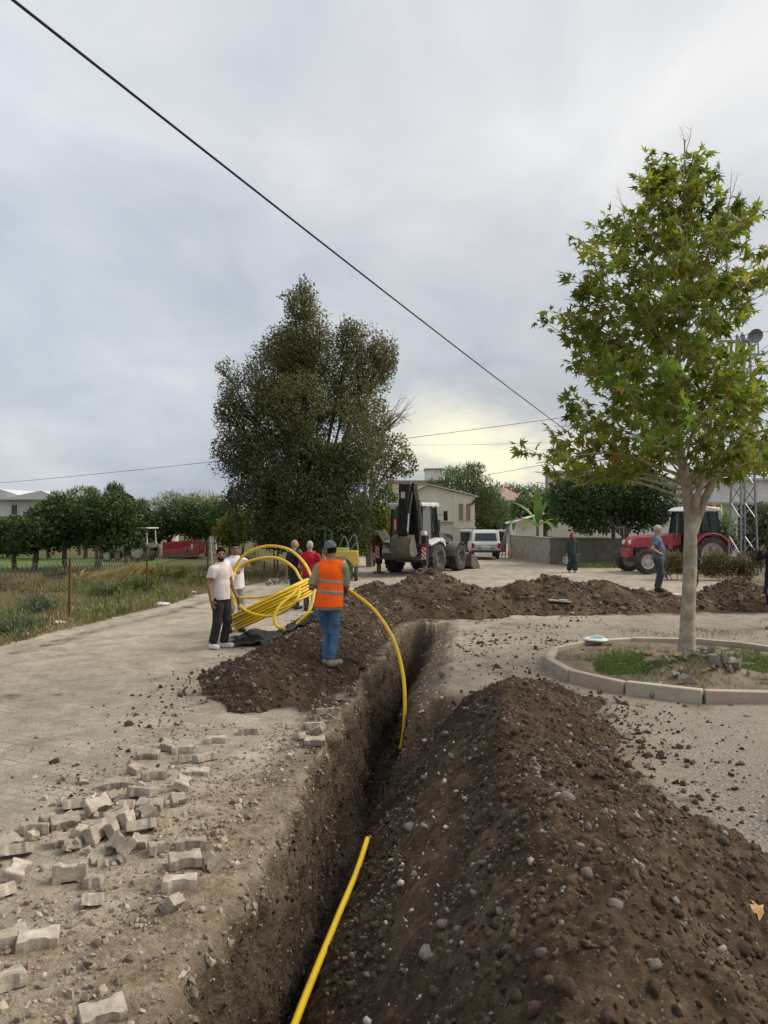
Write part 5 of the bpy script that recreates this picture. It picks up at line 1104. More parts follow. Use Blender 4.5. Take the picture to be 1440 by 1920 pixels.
# ---- weeds and grass
def blades(name, label, P, h, mtl, rng, lean=.45):
    n_ = len(P); D = unit(np.stack([rng.normal(0, lean, n_), rng.normal(0, lean, n_), np.ones(n_)], -1)); return tag(leaves(name, P, D, rdir(n_, rng), h, BLADE, mtl), label, 'grass')
def verge(n_, y0, y1, w0, w1, thr, seed, pw=1.4):
    y = y0+(y1-y0)*rb.random(n_)**pw; x = -7.2+.19*(y-14.4)-w0-(w1-w0)*rb.random(n_)**1.3; ok = fbm(x*.9, y*.6, 0, seed, 3) > thr; return x[ok], y[ok]
x, y = verge(22000, 12.5, 34, -.15, 5.5, .04, 701); blades('weeds', 'green weeds along the wire fence', np.stack([x, y, base_z(x, y)-.02], -1), rb.uniform(.07, .30, len(x))*(1+.5*fbm(x*.8, y*.8, 0, 703, 2)), GRASS, rb)
x, y = verge(30000, 12.5, 36, -.2, 9, -.3, 711); blades('dry_grass', 'dry straw-coloured grass over the fallow field behind the fence', np.stack([x, y, base_z(x, y)-.02], -1), rb.uniform(.08, .26, len(x)), DRY, rb, .7)
x = rb.uniform(-22, -7.5, 9000); y = rb.uniform(24, 34, 9000); k = fbm(x*.4, y*.4, 0, 721, 3) > .0; blades('field_weeds', 'brown and green weeds covering the field before the orchard', np.stack([x[k], y[k], base_z(x[k], y[k])-.02], -1), rb.uniform(.12, .36, k.sum()), DRYB, rb, .7)
x = rb.uniform(-26, -11, 9000); y = rb.uniform(33.5, 46, 9000); k = x > -24; blades('lawn_grass', 'short green lawn grass under the citrus trees', np.stack([x[k], y[k], base_z(x[k], y[k])+.0], -1), rb.uniform(.05, .11, k.sum()), GRASSB, rb)
lx, ly = np.meshgrid(np.linspace(-30, -11.5, 40), np.linspace(33.2, 46, 30)); o = link('lawn', np_mesh('lawn', np.stack([lx, ly, base_z(lx, ly)+.012], -1).reshape(-1, 3), grid_faces(30, 40)), mat('lawn_green', (.085, .14, .03), (.13, .18, .045), scale=2, rough=.95)); tag(o, kind='structure')
x = rb.normal(6.3, 1.6, 2600); y = rb.normal(15.7, .5, 2600); k = fbm(x*1.2, y*1.2, 0, 731, 2) > .05; blades('ground_grass', 'thin low grass on the gravel behind the planter', np.stack([x[k], y[k], base_z(x[k], y[k])], -1), rb.uniform(.03, .09, k.sum()), GRASS, rb, .8)
x = rb.uniform(8.8, 13.5, 2600); y = 36.6-.25*(x-8.8)+rb.normal(0, .5, 2600); blades('wall_foot_grass', 'grass at the foot of the wall and the tractor', np.stack([x, y, base_z(x, y)], -1), rb.uniform(.08, .3, 2600), GRASS, rb, .6)
for px, py, s_, lb, mt in ((60, 1150, .8, 'grey-green weed clump at the first rusty post', L_GREY), (185, 1120, .85, 'leafy green weed clump on the verge between the rusty posts', L_LITE), (240, 1110, .9, 'tall green weed clump before the second rusty post', GRASS), (20, 1190, .7, 'low weed clump at the dirt road edge', L_GREY), (330, 1085, .9, 'yellowish green weed thicket beside the third rusty post', L_YEL), (475, 1062, 1.1, 'green weed thicket behind the loose pipe loops', L_LITE), (100, 1085, .8, 'grey-green weed clump behind the fence wire', L_GREY)):
    g = gnd(px, py); E = [((rb.normal(0, .35*s_), rb.normal(0, .25*s_), .25*s_), (.45*s_, .4*s_, .36*s_)) for _ in range(4)]; t = thing('weed_clump', lb, 'weeds', (g.x, g.y, 0), 0, 'weed clumps along the fence'); P, O = foliage(E, 1500, rb, .7, 3, 5, .1); k = len(P)
    P[:, 2] = np.maximum(P[:, 2], .02); leaves('foliage', P, unit(rb.normal(0, .6, (k, 3))+np.array([0, 0, 1.1])), rdir(k, rb), rb.uniform(.06, .14, k), NARR, mt, t)
    m = MB()
    for _ in range(12): a = rb.uniform(0, 6.28); m.tube([(0, 0, -.02), (.25*s_*math.cos(a), .25*s_*math.sin(a), .55*s_*rb.uniform(.6, 1.2))], [.008, .003], 4)
    m.build('stems', mat('weed_stem', (.16, .14, .06), rough=.9), t)
# ================================================================ machines and vehicles
def paint(n, c, **k): return mat(n, c, tuple(min(q*1.12, 1) for q in c), scale=4, rough=k.pop('rough', .42), spec=.45, coat=.15, **k)
DUST = ((.30, .255, .19), .45)
MWH = paint('machine_white', (.62, .61, .58), dust=DUST); MBK = paint('machine_black', (.012, .012, .013), dust=((.12, .10, .08), .25)); MGY = paint('machine_dark_grey', (.055, .057, .06), dust=DUST); MRD = paint('machine_red', (.30, .012, .018), dust=((.25, .15, .12), .2))
STEEL = mat('worn_steel', (.10, .088, .075), (.20, .18, .155), scale=6, rough=.55, metal=.4, dust=((.20, .165, .12), .6)); CHROME = mat('piston_rod', (.62, .62, .60), rough=.18, metal=1.0); RUBB = mat('tyre_rubber', (.022, .021, .020), (.038, .036, .033), scale=20, rough=.9, dust=((.165, .135, .10), .6))
GLAS = mat('vehicle_glass', (.012, .018, .017), rough=.06, spec=.6, glass=True, alpha=.62); GLSL = mat('vehicle_glass_pale', (.30, .33, .32), rough=.08, spec=.6, glass=True, alpha=.5); LRED = mat('lamp_red', (.35, .01, .012), rough=.25); LAMB = mat('lamp_amber', (.75, .22, .015), rough=.3); LWHT = mat('lamp_clear', (.7, .7, .68), rough=.15)
def striped(name, c1, c2, sc, ang=45):
    m_ = bpy.data.materials.new(name); m_.use_nodes = True; t = m_.node_tree; b = t.nodes['Principled BSDF']; b.inputs['Roughness'].default_value = .5
    co = N(t, 'ShaderNodeTexCoord').outputs['Object']; mp = N(t, 'ShaderNodeMapping'); mp.inputs['Rotation'].default_value = (0, R(ang), 0); t.links.new(co, mp.inputs['Vector'])
    wv = N(t, 'ShaderNodeTexWave', wave_type='BANDS', bands_direction='X', inp={'Scale': sc}); t.links.new(mp.outputs[0], wv.inputs['Vector'])
    t.links.new(ramp(t, wv.outputs['Fac'], [(.49, c1), (.51, c2)]), b.inputs['Base Color']); return m_
STRP = striped('hazard_stripes', (.70, .68, .64), (.45, .02, .02), 2.6)
def text_plate(name, txt, size, mtl, parent, loc, rot):
    cu = bpy.data.curves.new(name, 'FONT'); cu.body = txt; cu.size = size; cu.extrude = .002; cu.align_x = 'CENTER'; cu.align_y = 'CENTER'
    tmp = bpy.data.objects.new('tmp', cu); COL.objects.link(tmp); dg = bpy.context.evaluated_depsgraph_get(); me = bpy.data.meshes.new_from_object(tmp.evaluated_get(dg))
    bpy.data.objects.remove(tmp); me.materials.clear(); return link(name, me, mtl, parent, loc, rot)
def wheel(parent, c, r, wd, rimr, rimm, side, lugs=18, lugh=.045, axis=(1, 0, 0)):
    """side: +1 outer face towards +x"""
    w_ = thing('tmp', None, None) if False else bpy.data.objects.new('wheel', None); COL.objects.link(w_); w_.parent = parent; w_.location = c
    h = wd/2; m = MB().lathe([(rimr, -h*.8), (rimr*1.04, -h*.95), (r*.86, -h), (r*.965, -h*.82), (r-lugh*.6, -h*.5), (r-lugh*.5, 0), (r-lugh*.6, h*.5), (r*.965, h*.82), (r*.86, h), (rimr*1.04, h*.95), (rimr, h*.8)], (0, 0, 0), axis, 36)
    if lugs:
        for i in range(lugs):
            for s_ in (-1, 1):
                a = 2*PI*(i+(.25 if s_ > 0 else -.25))/lugs; M = Matrix.Rotation(a, 3, 'X'); L = Matrix.Rotation(s_*R(38), 3, 'Z')
                m.box(M @ Vector((s_*h*.46, 0, r-lugh*.55)), (h*1.12, r*.085, lugh*1.3), M @ L)
    m.build('tyre', RUBB, w_)
    s_ = side; rm = MB().lathe([(rimr*1.03, s_*h*.82), (rimr*.97, s_*h*.86), (rimr*.90, s_*h*.55), (rimr*.80, s_*h*.25), (rimr*.45, s_*h*.22), (rimr*.40, s_*h*.5), (rimr*.22, s_*h*.52), (0, s_*h*.52)], (0, 0, 0), axis, 28)
    rm.lathe([(rimr*1.03, -s_*h*.8), (rimr*.8, -s_*h*.1), (0, -s_*h*.1)], (0, 0, 0), axis, 28); rm.build('rim', rimm, w_)
    for i in range(8):
        a = 2*PI*i/8; p = Vector((s_*h*.26, rimr*.62*math.cos(a), rimr*.62*math.sin(a))); MB().cyl(p, p+Vector((s_*.03, 0, 0)), rimr*.05, n=6).build('wheel_bolt', STEEL, w_)
    return w_

# ---------------------------------------------------------------- backhoe loader (faces +y in its own frame)
bh = thing('backhoe_loader', 'black and white backhoe loader parked with its digging arm folded up', 'backhoe loader', (1.31, 32.5, 0), -R(30))
MB().b2((-.42, -.95, .50), (.42, 2.6, .98)).b2((-.75, -.35, .75), (.75, .75, 1.12)).build('chassis', MGY, bh, bevel=.03)
for sx in (-1, 1):
    wheel(bh, (sx*.96, 0, .63), .63, .44, .33, MGY, sx); wheel(bh, (sx*.95, 2.2, .58), .58, .42, .30, MGY, sx)
    # fenders
    arc = [(math.cos(a), math.sin(a)) for a in np.linspace(R(8), R(150), 12)]
    m = MB(); poly = [(-.72*a, .63+.74*b) for a, b in arc]+[(-.66*a, .63+.68*b) for a, b in reversed(arc)]; m.prism(poly, sx*.72, sx*1.18, 'x'); m.build('rear_fender', MGY, bh)
    m = MB(); m.prism([(-.80, 1.28), (-.20, 1.42), (.30, 1.50), (.52, 1.38), (.62, 1.10), (.50, 1.10), (.38, 1.30), (-.10, 1.34), (-.80, 1.18)], sx*.74, sx*1.16, 'x'); m.build('fender_cover', MWH, bh, bevel=.015)
    m = MB(); poly = [(2.2-.68*a, .58+.70*b) for a, b in arc]+[(2.2-.63*a, .58+.65*b) for a, b in reversed(arc)]; m.prism(poly, sx*.70, sx*1.14, 'x'); m.build('front_fender', MGY, bh)
    # loader arms, lift ram
    MB().beam((sx*.62, .95, 1.65), (sx*.66, 2.6, 1.05), .12, .24).beam((sx*.66, 2.55, 1.10), (sx*.70, 3.35, .42), .12, .22).build('loader_arm', MGY, bh, bevel=.012)
    MB().cyl((sx*.60, 1.1, 1.15), (sx*.64, 1.9, 1.12), .06).build('lift_cylinder', MBK, bh); MB().cyl((sx*.64, 1.9, 1.12), (sx*.66, 2.6, 1.05), .035).build('lift_rod', CHROME, bh)
# engine hood and grille
MB().prism([(.80, 1.0), (2.75, .95), (2.80, 1.45), (2.55, 1.62), (.80, 1.78)], -.48, .48, 'x').build('engine_hood', MBK, bh, bevel=.04)
MB().b2((-.42, 2.79, .98), (.42, 2.83, 1.42)).build('grille', MGY, bh); MB().cyl((.36, 1.6, 1.6), (.36, 1.6, 2.25), .045).build('exhaust', MGY, bh)
# cab
def post(a, b, t_=.075): return MB().beam(a, b, t_, t_).build('cab_pillar', MBK, bh, bevel=.01)
for sx in (-1, 1):
    post((sx*.74, -.80, 1.15), (sx*.70, -.72, 2.80)); post((sx*.74, .10, 1.15), (sx*.70, .08, 2.80)); post((sx*.72, .82, 1.35), (sx*.66, .62, 2.80))
    MB().add([(sx*.745, -.74, 1.20), (sx*.745, .07, 1.20), (sx*.71, .06, 2.76), (sx*.71, -.69, 2.76)], [(0, 1, 2, 3)]).build('side_window', GLSL, bh); MB().add([(sx*.745, .13, 1.20), (sx*.735, .78, 1.35), (sx*.68, .62, 2.76), (sx*.71, .11, 2.76)], [(0, 1, 2, 3)]).build('door_window', GLAS, bh)
    MB().beam((sx*.78, .15, 1.7), (sx*.76, .15, 2.2), .03, .03).build('grab_rail', MGY, bh)
    mr = MB().beam((sx*.72, .72, 2.45), (sx*1.02, .86, 2.45), .03, .03).build('mirror_arm', MBK, bh); MB().b2((sx*1.02-.10, .84, 2.20), (sx*1.02+.10, .88, 2.62)).build('mirror', MBK, mr, bevel=.02)
MB().add([(-.70, -.80, 1.20), (.70, -.80, 1.20), (.66, -.73, 2.74), (-.66, -.73, 2.74)], [(0, 1, 2, 3)]).build('rear_window', GLSL, bh); MB().add([(-.68, .80, 1.45), (.68, .80, 1.45), (.62, .64, 2.74), (-.62, .64, 2.74)], [(0, 1, 2, 3)]).build('windscreen', GLAS, bh)
rf = MB().prism([(-.92, 2.80), (-.86, 2.95), (.62, 2.97), (.80, 2.80)], -.80, .80, 'x').build('roof', MWH, bh, bevel=.03)
for sx in (-.55, .55): MB().b2((sx-.11, -.97, 2.68), (sx+.11, -.90, 2.80)).build('work_lamp', LWHT, rf)
MB().b2((-.28, -.1, 1.15), (.28, .38, 1.55)).b2((-.27, -.2, 1.5), (.27, -.06, 2.3)).build('seat', MBK, bh, bevel=.05); MB().b2((-.35, .50, 1.15), (.35, .78, 1.75)).build('dashboard', MBK, bh, bevel=.03)
MB().box((.40, -.775, 2.55), (.36, .004, .10)).build('window_sticker', LWHT, bh)
# front bucket
m = MB(); pr_ = [(3.30, .72), (3.22, .42), (3.30, .14), (3.55, .03), (4.28, .03)]; inn = [(4.28, .055), (3.57, .06), (3.34, .18), (3.27, .42), (3.34, .70)]
m.prism(pr_+inn, -1.16, 1.16, 'x').build('loader_bucket', STEEL, bh)
for sx in (-1.165, 1.125): MB().prism([(3.30, .72), (3.22, .42), (3.30, .14), (3.55, .03), (4.28, .03), (3.75, .62)], sx, sx+.04, 'x').build('bucket_side', STEEL, bh)
for k in range(7): MB().prism([(4.20, .03), (4.42, .035), (4.20, .075)], -1.1+.35*k, -1.0+.35*k, 'x').build('bucket_tooth', STEEL, bh)
# rear frame, stabilisers
MB().b2((-1.12, -1.28, .62), (1.12, -.98, .78)).b2((-1.12, -1.24, 1.18), (1.12, -1.02, 1.32)).b2((-.62, -1.26, .74), (.62, -1.0, 1.2)).build('rear_frame', MGY, bh, bevel=.01)
for sx in (-1, 1):
    MB().b2((sx*1.08-.10, -1.30, .42), (sx*1.08+.10, -1.04, 1.62)).build('stabiliser_post', MBK, bh, bevel=.01); MB().b2((sx*1.08-.065, -1.25, .10), (sx*1.08+.065, -1.10, .55)).build('stabiliser_leg', STEEL, bh)
    MB().b2((sx*1.08-.19, -1.34, .0), (sx*1.08+.19, -1.00, .10)).build('stabiliser_pad', STEEL, bh, bevel=.01); MB().b2((sx*1.08-.095, -1.318, .66), (sx*1.08+.095, -1.302, 1.16)).build('hazard_board', STRP, bh)
    MB().b2((sx*1.08-.09, -1.33, 1.18), (sx*1.08+.09, -1.302, 1.30)).build('tail_lamp', LRED, bh, bevel=.01); MB().b2((sx*1.08-.10, -1.40, 1.64), (sx*1.08+.10, -1.2, 1.80)).build('white_box', MWH, bh, bevel=.02)
MB().box((-.62, -1.33, .98), (.26, .012, .20)).build('number_plate', mat('plate_pale', (.62, .55, .52), rough=.5), bh); MB().box((-.70, -1.42, 1.60), (.34, .06, .42), Matrix.Rotation(R(-32), 3, 'Y')).build('warning_panel', mat('panel_cream', (.58, .56, .42), rough=.5), bh, bevel=.01)
# folded digging arm: boom up, dipper down, bucket curled underneath
A0, A1, A2 = Vector((.05, -1.30, .85)), Vector((.05, -1.75, 3.55)), Vector((.05, -2.15, 1.62))
MB().b2((-.22, -1.48, .55), (.32, -1.24, 1.3)).build('kingpost', MBK, bh, bevel=.02)
MB().prism([(-1.22, .85), (-1.15, 1.9), (-1.42, 2.9), (-1.62, 3.66), (-1.86, 3.66), (-1.90, 3.35), (-1.58, 2.5), (-1.45, 1.5), (-1.44, .85)], -.26, -.12, 'x').prism([(-1.22, .85), (-1.15, 1.9), (-1.42, 2.9), (-1.62, 3.66), (-1.86, 3.66), (-1.90, 3.35), (-1.58, 2.5), (-1.45, 1.5), (-1.44, .85)], .18, .32, 'x').prism([(-1.30, 1.0), (-1.25, 1.9), (-1.50, 2.9), (-1.70, 3.4), (-1.75, 3.2), (-1.5, 2.4), (-1.38, 1.4)], -.12, .18, 'x').build('boom', MBK, bh, bevel=.015)
MB().prism([(-1.62, 3.60), (-1.80, 3.74), (-2.02, 3.60), (-2.20, 2.9), (-2.28, 1.60), (-2.10, 1.55), (-1.96, 2.6), (-1.72, 3.3)], -.13, .23, 'x').build('dipper', MBK, bh, bevel=.02)
MB().prism([(-2.29, 2.3), (-2.275, 1.75), (-2.20, 1.75), (-2.215, 2.3)], -.27, -.135, 'x').prism([(-1.28, 1.2), (-1.42, 2.6), (-1.55, 2.6), (-1.44, 1.2)], -.275, -.262, 'x').build('red_stripe', MRD, bh)
MB().box((-.2, -2.30, 2.02), (.05, .012, .42)).build('white_marking', MWH, bh)
MB().b2((-.02, -2.225, 3.05), (.12, -2.21, 3.30)).build('white_emblem', MWH, bh)
for (p, q, r_, mt, nm_) in (((-.18, -1.50, 1.0), (-.18, -1.72, 2.4), .06, MBK, 'boom_cylinder'), ((.28, -2.0, 3.3), (.28, -2.26, 2.45), .055, MBK, 'bucket_cylinder'), ((.28, -2.26, 2.45), (.28, -2.36, 1.75), .03, CHROME, 'bucket_rod'), ((.42, -1.36, .80), (.42, -1.50, 1.75), .03, CHROME, 'swing_rod'), ((.42, -1.50, 1.75), (.42, -1.72, 3.0), .05, MGY, 'swing_cylinder')): MB().cyl(p, q, r_, n=12).build(nm_, mt, bh)
for k in range(4): MB().tube(spline([(-.06+.08*k, -1.9, 3.62), (-.10+.09*k, -1.55, 3.30+.1*k), (-.12+.1*k, -1.40, 2.2), (-.1+.1*k, -1.36, 1.2)], 6), .016, 6).build('hydraulic_hose', RUBB, bh)
bk = [(-2.12, 1.62), (-2.40, 1.50), (-2.56, 1.20), (-2.48, .88), (-2.20, .74), (-1.82, .86), (-1.84, .91), (-2.18, .80), (-2.42, .92), (-2.49, 1.20), (-2.36, 1.45), (-2.12, 1.55)]
m = MB().prism(bk, -.32, .42, 'x'); m.build('digging_bucket', STEEL, bh)
for sx in (-.33, .39): MB().prism([(-2.12, 1.62), (-2.40, 1.50), (-2.56, 1.20), (-2.48, .88), (-2.20, .74), (-1.82, .86), (-1.98, 1.2)], sx, sx+.04, 'x').build('bucket_cheek', STEEL, bh)
for k in range(4): MB().prism([(-1.86, .84), (-1.66, .93), (-1.86, .90)], -.28+.2*k, -.20+.2*k, 'x').build('bucket_tooth', STEEL, bh)

for ch in bh.children:
    if ch.name.split('.')[0] in ('boom', 'dipper', 'red_stripe', 'white_marking', 'white_emblem', 'boom_cylinder', 'bucket_cylinder', 'bucket_rod', 'swing_rod', 'swing_cylinder', 'hydraulic_hose', 'digging_bucket', 'bucket_cheek', 'kingpost') or (ch.name.startswith('bucket_tooth') and ch.data.vertices[0].co.y < 0): ch.location = (.40, .30, 0); ch.scale = (1.22, 1, 1.02)

# ---------------------------------------------------------------- red tractor (faces +y in its own frame)
TRD = paint('tractor_red', (.33, .014, .036), dust=((.34, .19, .18), .5)); TWH = paint('tractor_white', (.66, .64, .60), dust=DUST); TRM = mat('rim_cream', (.52, .49, .43), (.62, .59, .52), scale=5, rough=.6, dust=((.25, .2, .15), .5))
trr = at(1333, 1039, 32.4); tr = thing('tractor', 'red farm tractor with white cab roof parked beside the road', 'tractor', (13.55, 33.15, 0), R(99)); tr.scale = (1.06,)*3
for sx in (-1, 1):
    wheel(tr, (sx*.80, 0, .74), .74, .42, .47, TRM, sx, 20); wheel(tr, (sx*.78, 2.66, .49), .49, .30, .29, TRM, sx, 16, .035)
    arc = [(math.cos(a), math.sin(a)) for a in np.linspace(R(2), R(165), 14)]
    MB().prism([(-.84*a, .74+.86*b) for a, b in arc]+[(-.79*a, .74+.81*b) for a, b in reversed(arc)], sx*.56, sx*1.04, 'x').build('rear_fender', TRD, tr, bevel=.012)
    MB().prism([(-.55, 1.45), (-.90, 1.22), (-.86, 1.16), (-.5, 1.35)], sx*.60, sx*1.02, 'x').build('tail_lamp', LRED, tr)
    MB().b2((sx*.72-.06, 1.35, .70), (sx*.72+.06, 1.75, .78)).b2((sx*.78-.14, .85, .40), (sx*.78+.14, 1.2, .44)).b2((sx*.75-.03, .9, .40), (sx*.75+.03, 1.0, .95)).build('step', MGY, tr)
MB().b2((-.28, -.4, .55), (.28, 2.85, .88)).b2((-.70, 2.56, .42), (.70, 2.76, .56)).b2((-.70, -.12, .64), (.70, .12, .84)).build('chassis', MGY, tr, bevel=.02)
MB().prism([(.95, 1.08), (3.05, .98), (3.12, 1.28), (2.92, 1.44), (.95, 1.58)], -.36, .36, 'x').build('bonnet', TRD, tr, bevel=.05)
MB().b2((-.34, .98, .86), (.34, 2.95, 1.08)).build('engine', MBK, tr); MB().b2((-.33, 3.0, .62), (.33, 3.2, 1.0)).build('nose_guard', TRD, tr, bevel=.02)
for sx in (-1, 1):
    MB().prism([(2.25, .82), (2.46, .82), (2.40, 1.42), (2.19, 1.44)], sx*.365, sx*.375, 'x').prism([(1.35, .95), (1.56, .95), (1.5, 1.50), (1.29, 1.52)], sx*.365, sx*.375, 'x').build('side_panel', TRD, tr)
    MB().cyl((sx*.26, 3.1, 1.22), (sx*.26, 3.14, 1.22), .09).build('headlamp', LWHT, tr)
MB().tube(spline([(-.44, 1.25, 1.3), (-.46, 1.2, 1.9), (-.46, 1.2, 2.35)], 4), .04, 8).build('exhaust', MGY, tr)
for sx in (-1, 1):
    for (a, b) in (((sx*.68, -.52, 1.50), (sx*.62, -.42, 2.46)), ((sx*.72, .25, 1.0), (sx*.64, .20, 2.46)), ((sx*.66, .95, 1.25), (sx*.60, .80, 2.46))): MB().beam(a, b, .06, .06).build('cab_pillar', MBK, tr, bevel=.008)
    MB().add([(sx*.70, -.46, 1.50), (sx*.715, .22, 1.45), (sx*.645, .18, 2.44), (sx*.63, -.38, 2.44)], [(0, 1, 2, 3)]).build('rear_side_window', GLAS, tr); MB().add([(sx*.725, .28, 1.02), (sx*.67, .92, 1.28), (sx*.61, .78, 2.44), (sx*.645, .22, 2.44)], [(0, 1, 2, 3)]).build('door_window', GLAS, tr)
MB().add([(-.66, .95, 1.50), (.66, .95, 1.50), (.60, .80, 2.44), (-.60, .80, 2.44)], [(0, 1, 2, 3)]).build('windscreen', GLAS, tr); MB().add([(-.66, -.52, 1.50), (.66, -.52, 1.50), (.60, -.42, 2.44), (-.60, -.42, 2.44)], [(0, 1, 2, 3)]).build('rear_window', GLAS, tr)
MB().b2((-.66, -.5, .85), (.66, .92, 1.0)).build('cab_floor', MGY, tr); MB().b2((-.24, -.25, 1.0), (.24, .2, 1.4)).b2((-.24, -.32, 1.35), (.24, -.2, 1.95)).build('seat', MBK, tr, bevel=.04)
MB().lathe([(.17, 0), (.19, .015), (.17, .03), (.15, .015), (.17, 0)], (0, .62, 1.62), (0, -.5, .85), 20).cyl((0, .78, 1.1), (0, .62, 1.62), .025).build('steering_wheel', MBK, tr)
MB().prism([(-.58, 2.46), (-.50, 2.60), (.10, 2.66), (.80, 2.60), (1.0, 2.46)], -.72, .72, 'x').build('roof', TWH, tr, bevel=.035); MB().cyl((-.55, -.35, 2.62), (-.55, -.35, 2.78), .055).build('beacon', LAMB, tr)
mr = MB().beam((.66, .95, 2.1), (.98, 1.05, 2.1), .025, .025).build('mirror_arm', MBK, tr); MB().b2((.9, 1.03, 1.9), (1.06, 1.06, 2.28)).build('mirror', MBK, mr, bevel=.01)

# ---------------------------------------------------------------- white estate car, seen from behind
CWH = paint('car_white', (.70, .70, .69), rough=.3, dust=((.42, .38, .32), .35)); cx_ = (911-CX)*42.6/F
car = thing('parked_car', 'white boxy car parked with its tailgate towards the backhoe', 'car', (cx_, 42.6, 0), -R(3))
lo = [(0, .46), (-.02, .62), (.02, .95), (.06, 1.0), (3.6, .92), (3.68, .6), (3.6, .40), (3.2, .40), (3.05, .62), (2.75, .68), (2.45, .62), (2.3, .38), (1.2, .38), (1.05, .62), (.75, .68), (.45, .62), (.32, .42)]
MB().prism(lo, -.80, .80, 'x').build('body', CWH, car, bevel=.045)
up_ = [(.05, .98), (.22, 1.50), (.40, 1.58), (1.75, 1.56), (2.45, .95)]
MB().prism([(.05, .98), (.22, 1.52), (.40, 1.60), (.46, 1.60), (.46, 1.54), (.30, 1.46), (.15, .98)], -.70, .70, 'x').build('tailgate', CWH, car, bevel=.012); MB().b2((-.71, .3, 1.55), (.71, 1.80, 1.61)).build('roof', CWH, car, bevel=.035)
for sx in (-1, 1):
    for (a, b) in (((sx*.74, .16, .97), (sx*.69, .34, 1.57)), ((sx*.75, 1.05, .97), (sx*.69, 1.02, 1.57)), ((sx*.74, 2.30, .94), (sx*.68, 1.75, 1.57))): MB().beam(a, b, .07, .09).build('roof_pillar', CWH, car)
    MB().add([(sx*.755, .26, .98), (sx*.755, 1.0, .98), (sx*.705, .98, 1.54), (sx*.705, .40, 1.54)], [(0, 1, 2, 3)]).build('rear_side_window', GLAS, car); MB().add([(sx*.755, 1.1, .98), (sx*.755, 2.22, .95), (sx*.70, 1.72, 1.54), (sx*.705, 1.08, 1.54)], [(0, 1, 2, 3)]).build('door_window', GLAS, car)
    MB().b2((sx*.72-.075, -.045, .62), (sx*.72+.075, -.0, .92)).build('tail_lamp', LRED, car, bevel=.015)
    for yy in (.75, 2.75): wheel(car, (sx*.70, yy, .34), .34, .19, .19, TRM, sx, 0)
    MB().b2((sx*.36-.10, -.055, .60), (sx*.36+.10, -.02, .66)).build('reflector', LRED, car)
MB().add([(-.62, .058, 1.04), (.62, .058, 1.04), (.56, .192, 1.47), (-.56, .192, 1.47)], [(0, 1, 2, 3)]).build('rear_window', GLAS, car); MB().add([(-.66, 2.34, .98), (.66, 2.34, .98), (.60, 1.80, 1.54), (-.60, 1.80, 1.54)], [(0, 1, 2, 3)]).build('windscreen', GLAS, car)
MB().b2((-.82, -.12, .40), (.82, .10, .54)).build('rear_bumper', mat('bumper_dark', (.05, .05, .052), rough=.6), car, bevel=.03); MB().b2((-.26, -.035, .68), (.26, -.018, .79)).build('number_plate', LWHT, car); MB().b2((-.55, .15, .55), (.55, 2.4, .9)).build('seats', MBK, car)
MB().b2((-.70, -.028, .60), (.70, -.012, .84)).build('tail_panel', paint('panel_grey', (.36, .37, .39)), car)
for sx in (-.66, .66): MB().b2((sx-.015, .5, 1.60), (sx+.015, 1.6, 1.66)).build('roof_rail', MGY, car)

# ---------------------------------------------------------------- green and yellow farm implement
FG = paint('implement_green', (.035, .12, .045), dust=DUST); FY = paint('implement_yellow', (.58, .40, .06), dust=DUST)
fd = 28.5; fx = (645-CX)*fd/F; fm = thing('farm_implement', 'green and yellow farm implement with hoses standing under the tall tree', 'farm implement', (fx, fd, 0))
MB().b2((-.60, -.15, 1.05), (.18, .40, 1.22)).build('lime_cover', mat('implement_lime', (.28, .44, .08), rough=.5), fm, bevel=.04)
m = MB().prism([(-.72, .95), (-.62, 1.12), (.52, 1.12), (.56, .62), (.40, .55), (.05, .90), (-.50, .90), (-.58, .2), (-.70, .2)], -.30, .35, 'y'); m.build('yellow_housing', FY, fm, bevel=.02)
MB().b2((-.75, .1, .30), (-.15, .2, .42)).b2((-.52, .05, .1), (-.42, .3, 1.95)).b2((-.75, .05, .1), (-.66, .3, 1.95)).b2((-.75, .05, 1.86), (-.42, .3, 1.95)).build('green_frame', FG, fm, bevel=.01)
MB().b2((.08, -.1, .05), (.32, .3, .95)).b2((-.4, -.05, .15), (.5, .1, .3)).build('green_leg', FG, fm, bevel=.02); MB().cyl((.42, -.25, .75), (.42, .1, .75), .17).build('drum', FY, fm)
for k, (a, b, c) in enumerate((((-.2, 0, 1.2), (.02, -.05, 1.65), (.22, 0, 1.1)), ((.05, 0, 1.2), (.40, -.05, 1.72), (.52, 0, 1.05)), ((.2, 0, 1.1), (.5, -.05, 1.35), (.52, -.1, .3)))): MB().tube(spline([a, b, c], 10), .02, 6).build('hose', mat('hose_grey', (.22, .24, .2), rough=.6), fm)
for sx in (-.62, .45):
    w_ = MB().lathe([(.08, -.06), (.22, -.07), (.26, -.04), (.26, .04), (.22, .07), (.08, .06)], (sx, 0, .26), (1, 0, 0), 20).build('support_wheel', RUBB, fm)
